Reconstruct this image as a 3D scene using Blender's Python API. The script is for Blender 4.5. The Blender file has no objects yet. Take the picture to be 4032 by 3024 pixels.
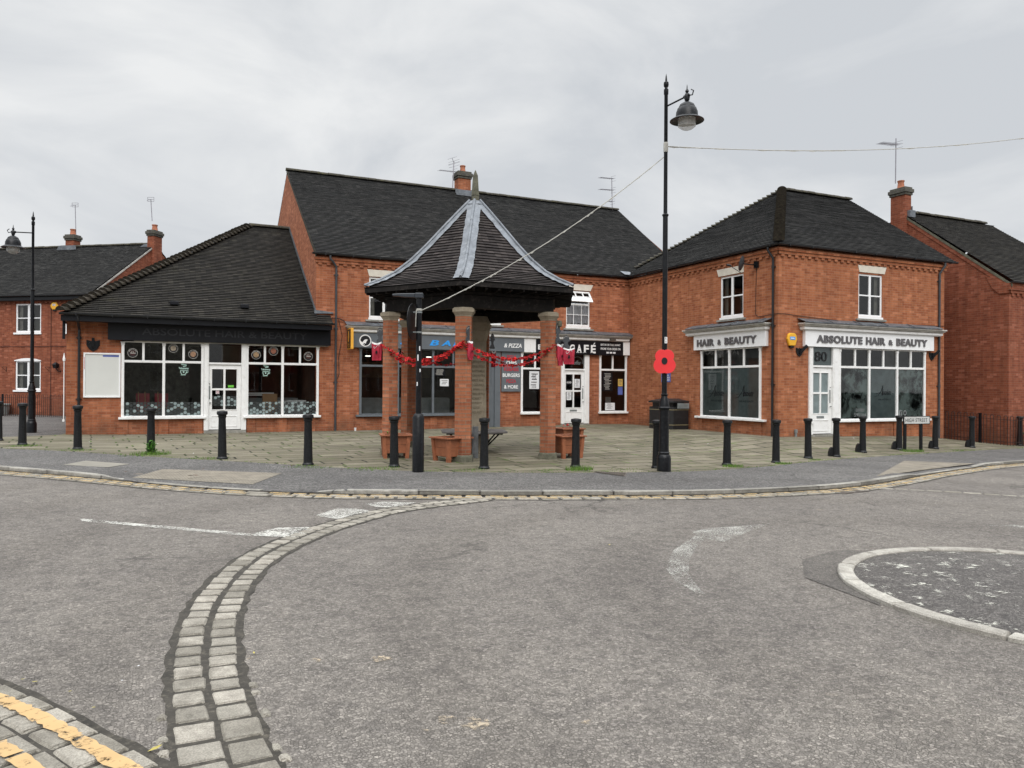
import bpy, math, random
from math import sin, cos, pi, radians, hypot, floor
from mathutils import Vector, Matrix
random.seed(7)
C = bpy.context.scene.collection
# ------------------------------------------------------------------ camera
FPX, PHI, ROLL, HOR, EYE = 3000.0, radians(24.9), .0065, 1520.0, 1.6   # measured from the photograph (4032 px wide)
PIT = math.atan((HOR-1512)/FPX)
def ray(x, y):
    dx, dy = x-2016, y-1512
    r = dx*cos(ROLL)+dy*sin(ROLL); d = -dx*sin(ROLL)+dy*cos(ROLL)
    f = cos(PIT)*FPX+sin(PIT)*d; u = sin(PIT)*FPX-cos(PIT)*d
    return Vector((r*cos(PHI)+f*sin(PHI), -r*sin(PHI)+f*cos(PHI), u))
cam = bpy.data.objects.new('camera', bpy.data.cameras.new('camera')); C.objects.link(cam)
cam.data.sensor_width = 36; cam.data.lens = FPX/4032*36; cam.data.clip_end = 2000; cam.data.clip_start = .05
_f = ray(2016, 1512).normalized(); _r = (ray(3016, 1512)-ray(2016, 1512)).normalized(); _u = _r.cross(_f)
cam.matrix_world = Matrix(((_r.x, _u.x, -_f.x, 0), (_r.y, _u.y, -_f.y, 0), (_r.z, _u.z, -_f.z, EYE), (0, 0, 0, 1)))
bpy.context.scene.camera = cam
# ------------------------------------------------------------------ world: overcast
SUN_EL, SUN_AZ = radians(44), radians(200)
W = bpy.data.worlds.new('World'); bpy.context.scene.world = W; W.use_nodes = True
nt = W.node_tree; nt.nodes.clear()
def N(tree, typ, ins=None, **kw):
    n = tree.nodes.new(typ)
    for k, v in kw.items(): setattr(n, k, v)
    for k, v in (ins or {}).items():
        if isinstance(v, bpy.types.NodeSocket): tree.links.new(v, n.inputs[k])
        else: n.inputs[k].default_value = v
    return n
sky = N(nt, 'ShaderNodeTexSky', sky_type='NISHITA', sun_disc=False, sun_elevation=SUN_EL, sun_rotation=SUN_AZ)
tc = N(nt, 'ShaderNodeTexCoord')
sep = N(nt, 'ShaderNodeSeparateXYZ', {0: tc.outputs['Generated']})
mp = N(nt, 'ShaderNodeMapping', {0: tc.outputs['Generated'], 'Scale': (1.0, 1.0, 2.0)})
ns = N(nt, 'ShaderNodeTexNoise', {'Vector': mp.outputs[0], 'Scale': 2.6, 'Detail': 7.0, 'Roughness': .55, 'Distortion': .5})
rp = N(nt, 'ShaderNodeValToRGB', {0: ns.outputs[0]})
rp.color_ramp.elements[0].position = .37; rp.color_ramp.elements[0].color = (.575, .60, .632, 1)
rp.color_ramp.elements[1].position = .64; rp.color_ramp.elements[1].color = (.79, .80, .805, 1)
# an overcast sky is up to three times brighter overhead than at the horizon
zr = N(nt, 'ShaderNodeMapRange', {0: sep.outputs[2], 1: .52, 2: .92, 3: 1.0, 4: 4.2})
cl = N(nt, 'ShaderNodeVectorMath', {0: rp.outputs[0], 'Scale': zr.outputs[0]}, operation='SCALE')
sk = N(nt, 'ShaderNodeVectorMath', {0: sky.outputs[0], 'Scale': .6}, operation='SCALE')
cs = N(nt, 'ShaderNodeVectorMath', {0: cl.outputs[0], 'Scale': 10.0}, operation='SCALE')
mx = N(nt, 'ShaderNodeMix', {0: .97, 6: sk.outputs[0], 7: cs.outputs[0]}, data_type='RGBA')
bg = N(nt, 'ShaderNodeBackground', {0: mx.outputs[2], 1: .1})
wo = N(nt, 'ShaderNodeOutputWorld', {0: bg.outputs[0]})
sun = bpy.data.objects.new('sun', bpy.data.lights.new('sun', 'SUN')); C.objects.link(sun)
sun.data.energy = 1.5; sun.data.angle = radians(40); sun.data.color = (1, .97, .93)
sun.rotation_euler = (pi/2-SUN_EL, 0, pi-SUN_AZ); sun.location = (0, -5, 30)
vs = bpy.context.scene.view_settings; vs.view_transform = 'Standard'; vs.look = 'None'; vs.exposure = 0.13; vs.gamma = 1
bpy.context.scene.cycles.max_bounces = 6; bpy.context.scene.cycles.transparent_max_bounces = 12
# ------------------------------------------------------------------ frames and mesh builder
class Frame:
    def __init__(s, o, e, n): s.o, s.e, s.n = o, e, n
    def __call__(s, u, w, z): return Vector((s.o[0]+s.e[0]*u+s.n[0]*w, s.o[1]+s.e[1]*u+s.n[1]*w, z))
WORLD = Frame((0, 0), (1, 0), (0, 1))
def rotframe(x, y, a): return Frame((x, y), (cos(a), sin(a)), (-sin(a), cos(a)))
class M:
    def __init__(s, F=WORLD): s.F, s.v, s.f, s.uv = F, [], [], []
    def face(s, pts, uv=None):
        i = len(s.v); s.v += [s.F(*p) for p in pts]; s.f.append(tuple(range(i, i+len(pts)))); s.uv.append(uv); return s
    def raw(s, pts, faces, uvs=None):
        i = len(s.v); s.v += [s.F(*p) for p in pts]
        for k, f in enumerate(faces): s.f.append(tuple(i+j for j in f)); s.uv.append(uvs[k] if uvs else None)
        return s
    def box(s, a, b, c, d, e, f):
        if a > b: a, b = b, a
        if c > d: c, d = d, c
        if e > f: e, f = f, e
        return s.raw([(a, c, e), (b, c, e), (b, d, e), (a, d, e), (a, c, f), (b, c, f), (b, d, f), (a, d, f)],
                     [(3, 2, 1, 0), (4, 5, 6, 7), (0, 1, 5, 4), (1, 2, 6, 5), (2, 3, 7, 6), (3, 0, 4, 7)])
    def prism(s, poly, z0, z1, top=None):      # poly of (u,w); top = scaled poly
        n = len(poly); t = top or poly
        return s.raw([(p[0], p[1], z0) for p in poly]+[(p[0], p[1], z1) for p in t],
                     [tuple(range(n-1, -1, -1)), tuple(range(n, 2*n))]+[(i, (i+1) % n, n+(i+1) % n, n+i) for i in range(n)])
    def plate(s, poly, w0, w1):                # poly of (u,z) extruded in w
        n = len(poly)
        return s.raw([(p[0], w0, p[1]) for p in poly]+[(p[0], w1, p[1]) for p in poly],
                     [tuple(range(n-1, -1, -1)), tuple(range(n, 2*n))]+[(i, (i+1) % n, n+(i+1) % n, n+i) for i in range(n)])
    def lathe(s, prof, c=(0, 0, 0), n=20, flute=0, fr=0, axis=None):
        pts, fc = [], []
        for (r, z) in prof:
            for i in range(n):
                a = 2*pi*i/n; rr = r
                if flute and z > fr[0] and z < fr[1]: rr = r*(1-.07*(.5+.5*cos(a*flute)))
                if axis is None: pts.append((c[0]+rr*cos(a), c[1]+rr*sin(a), c[2]+z))
                else:
                    q = Vector(c)+axis*z+axis.orthogonal().normalized()*rr*cos(a)+axis.cross(axis.orthogonal().normalized())*rr*sin(a)
                    pts.append(tuple(q))
        for k in range(len(prof)-1):
            for i in range(n):
                j = (i+1) % n; fc.append((k*n+i, k*n+j, (k+1)*n+j, (k+1)*n+i))
        if prof[0][0] > 1e-4: fc.append(tuple(range(n-1, -1, -1)))
        if prof[-1][0] > 1e-4: fc.append(tuple((len(prof)-1)*n+i for i in range(n)))
        return s.raw(pts, fc)
    def tube(s, path, r, n=8):
        path = [Vector(p) for p in path]; pts, fc = [], []; m = len(path)
        up0 = None
        for k, p in enumerate(path):
            d = (path[min(k+1, m-1)]-path[max(k-1, 0)]).normalized()
            if up0 is None: up0 = d.orthogonal().normalized()
            a = (up0-d*up0.dot(d)).normalized(); up0 = a; b = d.cross(a)
            rr = r[k] if isinstance(r, (list, tuple)) else r
            for i in range(n):
                t = 2*pi*i/n; pts.append(tuple(p+a*rr*cos(t)+b*rr*sin(t)))
        for k in range(m-1):
            for i in range(n):
                j = (i+1) % n; fc.append((k*n+i, k*n+j, (k+1)*n+j, (k+1)*n+i))
        fc += [tuple(range(n-1, -1, -1)), tuple((m-1)*n+i for i in range(n))]
        return s.raw(pts, fc)
    def text(s, t, u0, u1, z0, z1, w=0, ext=.01, bold=0, shear=0, space=1.0):
        cu = bpy.data.curves.new('tmp', 'FONT'); cu.body = t; cu.size = 1; cu.offset = bold; cu.shear = shear; cu.resolution_u = 3; cu.space_character = space
        ob = bpy.data.objects.new('tmp', cu); me = bpy.data.meshes.new_from_object(ob)
        xs = [v.co.x for v in me.vertices]; ys = [v.co.y for v in me.vertices]
        if not xs: return s
        x0, x1, y0, y1 = min(xs), max(xs), min(ys), max(ys)
        if u1 is None: u1 = u0+(x1-x0)*(z1-z0)/(y1-y0)
        P = [(u0+(v.co.x-x0)/(x1-x0)*(u1-u0), z0+(v.co.y-y0)/(y1-y0)*(z1-z0)) for v in me.vertices]
        n = len(P); fs = [tuple(p.vertices) for p in me.polygons]
        cnt = {}
        for f in fs:
            for a, b in zip(f, f[1:]+f[:1]): cnt[(a, b)] = 1
        side = [(a, b, b+n, a+n) for (a, b) in cnt if (b, a) not in cnt]
        s.raw([(p[0], w+ext, p[1]) for p in P]+[(p[0], w, p[1]) for p in P], fs+([(b, a, a2, b2) for (a, b, b2, a2) in side] if ext > .004 else []))
        bpy.data.objects.remove(ob); bpy.data.curves.remove(cu); bpy.data.meshes.remove(me); return s
    def build(s, name, mat, parent=None, smooth=False, local=False, bevel=0, label=None):
        root = parent
        while root is not None and root.parent is not None: root = root.parent
        inv = None
        if root is not None and not local:
            inv = (Matrix.Translation(root.location) @ root.rotation_euler.to_matrix().to_4x4()).inverted()
        vs_ = [inv @ v for v in s.v] if inv else s.v
        me = bpy.data.meshes.new(name); me.from_pydata([tuple(v) for v in vs_], [], s.f)
        uvl = me.uv_layers.new(name='UVMap'); k = 0
        dat = []
        for fi, f in enumerate(s.f):
            if s.uv[fi]: 
                for q in s.uv[fi]: dat += [q[0], q[1]]
                continue
            a = Vector((0, 0, 0)); L = len(f)
            for i in range(L):
                p, q = vs_[f[i]], vs_[f[(i+1) % L]]; a += Vector(((p.y-q.y)*(p.z+q.z), (p.z-q.z)*(p.x+q.x), (p.x-q.x)*(p.y+q.y)))
            a = a.normalized() if a.length > 1e-12 else Vector((0, 0, 1))
            if abs(a.z) > .95: tx, ty = Vector((1, 0, 0)), Vector((0, 1, 0))
            else:
                tx = Vector((-a.y, a.x, 0)).normalized(); ty = a.cross(tx)
                if abs(tx.x) >= abs(tx.y):
                    if tx.x < 0: tx = -tx
                elif tx.y < 0: tx = -tx
                if ty.z < 0: ty = -ty
            for i in f: dat += [vs_[i].dot(tx), vs_[i].dot(ty)]
        uvl.data.foreach_set('uv', dat)
        if smooth: me.polygons.foreach_set('use_smooth', [True]*len(me.polygons))
        me.materials.append(mat); me.update()
        o = bpy.data.objects.new(name, me); C.objects.link(o); o.parent = parent
        if smooth:
            me.set_sharp_from_angle(angle=radians(38))
        if bevel:
            b = o.modifiers.new('bevel', 'BEVEL'); b.width = bevel; b.segments = 2; b.limit_method = 'ANGLE'; b.angle_limit = radians(50)
        if label: o['label'] = label
        return o
def thing(name, label, cat, loc=(0, 0, 0), rz=0, group=None):
    o = bpy.data.objects.new(name, None); C.objects.link(o); o.location = loc; o.rotation_euler = (0, 0, rz); o.empty_display_size = .2
    o['label'] = label; o['category'] = cat
    if group: o['group'] = group
    return o
def tag(o, label, cat, group=None):
    o['label'] = label; o['category'] = cat
    if group: o['group'] = group
    return o
def kind(o, k, label=None):
    o['kind'] = k
    if label: o['label'] = label
    return o
def copy_tree(o, parent=None):
    c = o.copy(); C.objects.link(c); c.parent = parent
    for ch in list(o.children): copy_tree(ch, c)
    return c
# ------------------------------------------------------------------ materials
MATS = {}
def newmat(name):
    m = bpy.data.materials.new(name); m.use_nodes = True; t = m.node_tree; t.nodes.clear(); MATS[name] = m
    out = N(t, 'ShaderNodeOutputMaterial'); b = N(t, 'ShaderNodeBsdfPrincipled'); t.links.new(b.outputs[0], out.inputs[0]); return m, t, b
def ramp(t, fac, stops):
    r = N(t, 'ShaderNodeValToRGB', {0: fac}); e = r.color_ramp.elements
    while len(e) < len(stops): e.new(.5)
    for q, (p, c) in zip(e, stops): q.position = p; q.color = (*c, 1) if len(c) == 3 else c
    return r.outputs[0]
def mixc(t, fac, a, b, mode='MIX'):
    n = N(t, 'ShaderNodeMix', {0: fac}, data_type='RGBA', blend_type=mode)
    for k, v in ((6, a), (7, b)):
        if isinstance(v, bpy.types.NodeSocket): t.links.new(v, n.inputs[k])
        else: n.inputs[k].default_value = (*v, 1)
    return n.outputs[2]
def noise(t, vec, sc, det=4, rough=.6, dist=0):
    return N(t, 'ShaderNodeTexNoise', {'Vector': vec, 'Scale': sc, 'Detail': det, 'Roughness': rough, 'Distortion': dist}).outputs[0]
def plain(name, col, rough=.6, var=.25, sc=3.0, metal=0, bump=0, bsc=60, spec=.5, dirt=None, coat=0):
    m, t, b = newmat(name); tcn = N(t, 'ShaderNodeTexCoord').outputs['Object']
    n1 = noise(t, tcn, sc, 6)
    lo = tuple(c*(1-var) for c in col); hi = tuple(min(1, c*(1+var*.6)) for c in col)
    c = ramp(t, n1, [(.3, lo), (.7, hi)])
    if dirt:
        d = noise(t, tcn, sc*2.3, 8, .75)
        c = mixc(t, ramp(t, d, [(.52, (0, 0, 0)), (.72, (1, 1, 1))]), c, dirt)
    t.links.new(c, b.inputs['Base Color']); b.inputs['Roughness'].default_value = rough; b.inputs['Metallic'].default_value = metal
    b.inputs['Specular IOR Level'].default_value = spec; b.inputs['Coat Weight'].default_value = coat
    if bump:
        bn = N(t, 'ShaderNodeBump', {'Height': noise(t, tcn, bsc, 4), 'Strength': bump, 'Distance': .01}); t.links.new(bn.outputs[0], b.inputs['Normal'])
    return m
def brickmat(name, c1, c2, mortar, stain=(.10, .06, .04), msize=.007, off=(0, 0)):
    m, t, b = newmat(name); uv = N(t, 'ShaderNodeTexCoord').outputs['UV']; ob = N(t, 'ShaderNodeTexCoord').outputs['Object']
    mp = N(t, 'ShaderNodeMapping', {0: uv, 'Location': (off[0], off[1], 0)}).outputs[0]
    nv = N(t, 'ShaderNodeTexNoise', {'Vector': mp, 'Scale': 4.0, 'Detail': 2.0}).outputs[1]
    wob = N(t, 'ShaderNodeVectorMath', {0: nv, 1: (.5, .5, .5)}, operation='SUBTRACT').outputs[0]
    mv = N(t, 'ShaderNodeVectorMath', {0: wob, 'Scale': .008}, operation='SCALE').outputs[0]
    vec = N(t, 'ShaderNodeVectorMath', {0: mp, 1: mv}, operation='ADD').outputs[0]
    br = N(t, 'ShaderNodeTexBrick', {'Vector': vec, 'Color1': (0, 0, 0, 1), 'Color2': (1, 1, 1, 1), 'Mortar': (.5, .5, .5, 1), 'Scale': 1.0, 'Mortar Size': msize, 'Mortar Smooth': .3, 'Bias': 0.0, 'Brick Width': .225, 'Row Height': .075})
    mid = tuple((a+c)/2 for a, c in zip(c1, c2))
    pale = tuple(min(1, a*1.22+.03) for a in c1)
    bc = ramp(t, br.outputs[0], [(0, c2), (.35, mid), (.75, c1), (1, pale)])
    big = noise(t, ob, .55, 5, .6)
    bc = mixc(t, ramp(t, big, [(.35, (0, 0, 0)), (.75, (.5, .5, .5))]), bc, tuple(a*.72 for a in mid))
    fine = noise(t, uv, 30, 4, .7)
    bc = mixc(t, .35, bc, ramp(t, fine, [(.3, (.45, .45, .45)), (.7, (1, 1, 1))]), 'MULTIPLY')
    c = mixc(t, br.outputs[1], bc, mortar)
    sv = N(t, 'ShaderNodeMapping', {0: uv, 'Scale': (3.2, .35, 1)}).outputs[0]
    c = mixc(t, .55, c, ramp(t, noise(t, sv, 1.6, 7, .7), [(.36, (.58, .56, .55)), (.56, (1.06, 1.05, 1.04))]), 'MULTIPLY')
    # rain and soil stains with their own shape near the ground
    sx = N(t, 'ShaderNodeSeparateXYZ', {0: ob}).outputs[2]
    hz = N(t, 'ShaderNodeMapRange', {0: sx, 1: .0, 2: .8, 3: .75, 4: .0}).outputs[0]
    dn = N(t, 'ShaderNodeMath', {0: hz, 1: ramp(t, noise(t, ob, 1.8, 8, .7), [(.40, (0, 0, 0)), (.7, (1, 1, 1))])}, operation='MULTIPLY').outputs[0]
    c = mixc(t, dn, c, stain)
    t.links.new(c, b.inputs['Base Color']); b.inputs['Roughness'].default_value = .9; b.inputs['Specular IOR Level'].default_value = .25
    hgt = N(t, 'ShaderNodeMath', {0: 1.0, 1: br.outputs[1]}, operation='SUBTRACT').outputs[0]
    bn = N(t, 'ShaderNodeBump', {'Height': hgt, 'Strength': .6, 'Distance': .006}); t.links.new(bn.outputs[0], b.inputs['Normal'])
    return m
def tilemat(name, ca, cb, moss=(.10, .095, .03), mamt=.62, lichen=False):
    m, t, b = newmat(name); uv = N(t, 'ShaderNodeTexCoord').outputs['UV']; ob = N(t, 'ShaderNodeTexCoord').outputs['Object']
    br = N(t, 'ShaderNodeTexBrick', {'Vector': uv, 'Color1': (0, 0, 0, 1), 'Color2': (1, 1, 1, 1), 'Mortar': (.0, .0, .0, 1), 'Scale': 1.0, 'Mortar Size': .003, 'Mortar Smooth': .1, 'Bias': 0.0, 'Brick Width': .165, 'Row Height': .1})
    c = ramp(t, br.outputs[0], [(0, ca), (.85, cb), (1, tuple(q*1.5 for q in cb))])
    c = mixc(t, .6, c, ramp(t, noise(t, ob, 1.1, 6, .65), [(.25, (.6, .6, .6)), (.75, (1.25, 1.25, 1.25))]), 'MULTIPLY')
    c = mixc(t, ramp(t, noise(t, ob, 2.2, 9, .75), [(mamt, (0, 0, 0)), (mamt+.14, (.75, .75, .75))]), c, moss)
    spk = noise(t, ob, 17, 3, .5)
    c = mixc(t, ramp(t, spk, [(.745, (0, 0, 0)), (.76, (.8, .8, .8))]), c, (.13, .13, .12))
    c = mixc(t, br.outputs[1], c, (.004, .004, .004))  # near-black joints; course butt faces reuse this colour as painted shadow lines
    t.links.new(c, b.inputs['Base Color']); b.inputs['Roughness'].default_value = .8; b.inputs['Specular IOR Level'].default_value = .16
    bn = N(t, 'ShaderNodeBump', {'Height': noise(t, uv, 40, 4), 'Strength': .3, 'Distance': .004}); t.links.new(bn.outputs[0], b.inputs['Normal'])
    return m
def asphaltmat(name, dark, light, sc=62, warm=(1, 1, 1)):
    m, t, b = newmat(name); ob = N(t, 'ShaderNodeTexCoord').outputs['Object']
    vo = N(t, 'ShaderNodeTexVoronoi', {'Vector': ob, 'Scale': sc, 'Randomness': 1.0}, feature='F1')
    ve = N(t, 'ShaderNodeTexVoronoi', {'Vector': ob, 'Scale': sc, 'Randomness': 1.0}, feature='DISTANCE_TO_EDGE')
    rv = N(t, 'ShaderNodeSeparateColor', {0: vo.outputs['Color']}).outputs[0]
    stone = ramp(t, rv, [(0, dark), (.55, tuple((a+c)/2 for a, c in zip(dark, light))), (.93, light), (1, tuple(min(1, q*1.2) for q in light))])
    gap = ramp(t, ve.outputs[0], [(.02, (.8, .8, .8)), (.14, (0, 0, 0))])
    gap = N(t, 'ShaderNodeMath', {0: gap, 1: ramp(t, noise(t, ob, 14, 4, .7), [(.40, (.12, .12, .12)), (.62, (1, 1, 1))])}, operation='MULTIPLY').outputs[0]
    c = mixc(t, gap, stone, tuple(q*.45 for q in dark))
    n1 = noise(t, ob, .30, 7, .62)
    c = mixc(t, .9, c, ramp(t, n1, [(.3, (.74, .73, .73)), (.7, (1.14, 1.13, 1.10))]), 'MULTIPLY')
    trk = N(t, 'ShaderNodeVectorMath', {0: ob, 1: (6.88, 3.66, 0)}, operation='DISTANCE').outputs[1] if hasattr(bpy.types, 'ShaderNodeVectorMath') else 0
    tn = N(t, 'ShaderNodeMath', {0: trk, 1: noise(t, ob, .25, 2)}, operation='ADD').outputs[0]
    wv = N(t, 'ShaderNodeMath', {0: N(t, 'ShaderNodeMath', {0: tn, 1: 3.4}, operation='MULTIPLY').outputs[0]}, operation='SINE').outputs[0]
    c = mixc(t, .8, c, ramp(t, wv, [(.0, (1.0, 1.0, 1.0)), (1, (.87, .865, .86))]), 'MULTIPLY')
    crk = N(t, 'ShaderNodeTexVoronoi', {'Vector': N(t, 'ShaderNodeVectorMath', {0: ob, 1: N(t, 'ShaderNodeVectorMath', {0: N(t, 'ShaderNodeTexNoise', {'Vector': ob, 'Scale': 2.2, 'Detail': 5.0}).outputs[1], 'Scale': .55}, operation='SCALE').outputs[0]}, operation='ADD').outputs[0], 'Scale': .38}, feature='DISTANCE_TO_EDGE').outputs[0]
    cm = N(t, 'ShaderNodeMath', {0: ramp(t, crk, [(.0, (1, 1, 1)), (.011, (0, 0, 0))]), 1: ramp(t, noise(t, ob, .5, 2), [(.52, (0, 0, 0)), (.6, (.7, .7, .7))])}, operation='MULTIPLY').outputs[0]
    c = mixc(t, cm, c, tuple(q*.4 for q in dark))
    n2 = noise(t, ob, 7, 9, .8, .4)
    c = mixc(t, .95, c, ramp(t, n2, [(.36, (.64, .64, .65)), (.56, (1.08, 1.08, 1.07))]), 'MULTIPLY')
    n3 = noise(t, ob, 2.2, 3, .5)
    c = mixc(t, ramp(t, n3, [(.745, (0, 0, 0)), (.79, (.45, .45, .45))]), c, (.30, .25, .19))
    t.links.new(c, b.inputs['Base Color']); b.inputs['Roughness'].default_value = .85; b.inputs['Specular IOR Level'].default_value = .3
    h = N(t, 'ShaderNodeMath', {0: ve.outputs[0], 1: .14}, operation='MINIMUM').outputs[0]
    h2 = N(t, 'ShaderNodeMath', {0: h, 1: 5.0}, operation='MULTIPLY').outputs[0]
    h3 = N(t, 'ShaderNodeMath', {0: h2, 1: rv}, operation='ADD').outputs[0]
    bn = N(t, 'ShaderNodeBump', {'Height': h3, 'Strength': .8, 'Distance': .006}); t.links.new(bn.outputs[0], b.inputs['Normal'])
    return m
ROAD = asphaltmat('asphalt_road', (.150, .137, .124), (.278, .255, .231), 60)
FOOT = asphaltmat('asphalt_footway', (.085, .082, .080), (.225, .217, .209), 50)
PATCH = asphaltmat('asphalt_patch', (.085, .079, .075), (.175, .163, .155), 60)
BRICK = brickmat('brick_orange', (.45, .160, .075), (.305, .094, .046), (.33, .163, .102))
BRICKW = brickmat('brick_wing', (.47, .172, .077), (.325, .102, .047), (.352, .178, .108), off=(.11, .03))
BRICKR = brickmat('brick_red', (.32, .100, .052), (.225, .064, .036), (.25, .118, .075), off=(.05, .02))
BRICKP = brickmat('brick_pillar', (.44, .162, .080), (.30, .096, .050), (.245, .155, .105), msize=.009)
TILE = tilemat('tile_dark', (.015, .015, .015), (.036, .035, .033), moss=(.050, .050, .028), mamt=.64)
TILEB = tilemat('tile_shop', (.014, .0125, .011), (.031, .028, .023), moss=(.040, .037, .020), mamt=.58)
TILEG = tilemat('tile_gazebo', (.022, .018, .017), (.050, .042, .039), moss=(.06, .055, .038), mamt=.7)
RIDGE = plain('ridge_tile', (.06, .055, .045), .85, .5, 5, spec=.2, dirt=(.13, .12, .05))
BONNET = plain('bonnet_tile', (.045, .038, .030), .85, .6, 9, spec=.2, dirt=(.08, .072, .035))
LEAD = plain('lead_sheet', (.165, .18, .20), .5, .35, 4, metal=.3, bump=.6, bsc=9, dirt=(.27, .285, .30))
LEADD = plain('lead_dull', (.13, .14, .155), .5, .45, 3, metal=.35, bump=.6, bsc=6, dirt=(.30, .32, .34))
WHITE = plain('white_paint', (.86, .86, .85), .45, .06, 3, dirt=(.66, .65, .62))
UPVC = plain('white_upvc', (.88, .885, .89), .3, .03, 3)
CREAM = plain('stone_lintel', (.68, .63, .54), .85, .12, 5, bump=.2)
CORN = plain('cornice_paint', (.52, .50, .46), .7, .3, 4, dirt=(.27, .26, .24))
SILL = plain('stone_sill', (.28, .27, .24), .9, .35, 9, bump=.3, dirt=(.12, .12, .10))
GREY = plain('grey_paint', (.125, .14, .155), .45, .12, 4)
BLACKW = plain('black_board', (.008, .009, .012), .34, .3, 3, spec=.3)
BLACKM = plain('black_cast_iron', (.007, .008, .010), .34, .5, 9, bump=.15, bsc=40, spec=.28, dirt=(.024, .024, .025))
BOLL = plain('bollard_paint', (.007, .008, .0095), .42, .5, 11, bump=.2, bsc=50, spec=.35, dirt=(.022, .023, .023))
PIPE = plain('black_pipe', (.015, .016, .018), .35, .3, 6)
PIPEG = plain('grey_pipe', (.05, .055, .062), .4, .3, 6)
def stonemat(name, stops, dirt, sc=11):
    m, t, b = newmat(name); uv = N(t, 'ShaderNodeTexCoord').outputs['UV']; ob = N(t, 'ShaderNodeTexCoord').outputs['Object']
    c = ramp(t, N(t, 'ShaderNodeSeparateXYZ', {0: uv}).outputs[0], stops)
    c = mixc(t, .9, c, ramp(t, noise(t, ob, sc, 7, .7), [(.3, (.62, .61, .59)), (.7, (1.2, 1.19, 1.16))]), 'MULTIPLY')
    c = mixc(t, ramp(t, noise(t, ob, 3.1, 8, .75), [(.5, (0, 0, 0)), (.66, (.8, .8, .8))]), c, dirt)
    c = mixc(t, .8, c, ramp(t, noise(t, ob, 130, 3, .6), [(.35, (.6, .6, .6)), (.65, (1.15, 1.15, 1.15))]), 'MULTIPLY')
    t.links.new(c, b.inputs['Base Color']); b.inputs['Roughness'].default_value = .85; b.inputs['Specular IOR Level'].default_value = .25
    bn = N(t, 'ShaderNodeBump', {'Height': noise(t, ob, 45, 6, .7), 'Strength': .8, 'Distance': .012}); t.links.new(bn.outputs[0], b.inputs['Normal']); return m
GRAN = stonemat('granite_kerb', [(0, (.25, .24, .215)), (1, (.40, .385, .35))], (.17, .16, .14))
SETT = stonemat('granite_sett', [(0, (.25, .233, .20)), (.5, (.33, .31, .27)), (1, (.43, .40, .35))], (.19, .172, .142))
RING = stonemat('ring_kerb_stone', [(0, (.38, .36, .325)), (1, (.52, .50, .455))], (.27, .25, .22))
MORT = plain('sett_bedding', (.045, .040, .032), .95, .5, 11, bump=.6, bsc=60, dirt=(.13, .115, .09))
OAK = plain('dark_stained_timber', (.012, .010, .009), .7, .5, 4, bump=.3, spec=.2, dirt=(.05, .042, .036))
STONE = plain('sandstone', (.34, .29, .215), .9, .28, 3, bump=.3, bsc=40, dirt=(.22, .18, .12))
STONED = plain('weathered_stone', (.13, .125, .09), .9, .5, 8, bump=.5, dirt=(.07, .075, .04))
WOODP = plain('planter_wood', (.30, .105, .048), .55, .3, 6, bump=.2, dirt=(.20, .07, .035))
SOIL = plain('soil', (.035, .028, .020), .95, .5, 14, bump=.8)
RED = plain('poppy_red_felt', (.66, .02, .018), .7, .45, 14)
POPPY = plain('poppy_plastic', (.80, .035, .04), .45, .08, 2)
REDB = plain('burgundy_bag', (.42, .02, .045), .75, .25, 9)
DARKF = plain('flat_metal_grey', (.06, .065, .072), .5, .3, 8)
YEL = plain('alarm_yellow', (.80, .42, .03), .4, .08, 5)
YELS = plain('yellow_sign', (.78, .38, .04), .5, .1, 5)
BLUE = plain('blue_letters', (.03, .33, .85), .4, .06, 3)
WLET = plain('white_letters', (.85, .85, .84), .4, .03, 3)
GLET = plain('grey_letters', (.115, .11, .115), .4, .1, 3)
REDL = plain('red_letters', (.45, .03, .05), .4, .1, 3)
BLET = plain('black_letters', (.01, .01, .012), .4, .1, 3)
GHOST = plain('ghost_letters', (.017, .0185, .024), .55, .3, 9)
ENGR = plain('engraved_letters', (.19, .155, .105), .95, .2, 5)
PAPER = plain('paper_white', (.72, .73, .74), .7, .08, 4)
PAPERB = plain('paper_blue', (.10, .14, .42), .6, .2, 4)
PAPERY = plain('paper_yellow', (.62, .42, .10), .6, .2, 8)
GREEN = plain('sticker_green', (.15, .55, .05), .6, .05, 3)
POT = plain('chimney_pot', (.42, .16, .09), .9, .3, 6)
CAPD = plain('chimney_cap_brick', (.085, .08, .07), .9, .5, 9, dirt=(.15, .15, .06))
ALU = plain('aerial_metal', (.34, .33, .36), .4, .1, 3, metal=.6)
CABLE = plain('bunting_cord', (.45, .44, .40), .7, .2, 8)
HEX = plain('hexagon_vinyl', (.24, .30, .30), .6, .05, 3)
HEXD = plain('hexagon_vinyl_dark', (.03, .036, .036), .6, .05, 3)
MINT = plain('mint_vinyl', (.50, .72, .64), .6, .05, 3)
CURT = plain('curtain_cloth', (.36, .34, .30), .9, .3, 7)
LACE = plain('lace_cloth', (.62, .62, .66), .9, .25, 12)
ROOMD = plain('interior_dark', (.085, .08, .072), .9, .4, 2)
ROOML = plain('interior_light_wall', (.30, .30, .27), .9, .3, 1.5)
COUNT = plain('counter_steel', (.22, .24, .24), .4, .3, 3)
CARD = plain('cardboard', (.36, .22, .12), .9, .15, 4)
SEATR = plain('seat_red', (.25, .02, .03), .7, .2, 4)
TACT = plain('tactile_slab', (.215, .19, .15), .9, .3, 4, bump=.4, dirt=(.155, .138, .11))
SLAB = plain('concrete_slab', (.225, .21, .175), .9, .2, 4, bump=.3)
IRON = plain('iron_cover', (.09, .075, .06), .6, .35, 8, bump=.6, bsc=50)
RAIL = plain('rusty_railing', (.035, .015, .011), .6, .5, 12)
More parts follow.
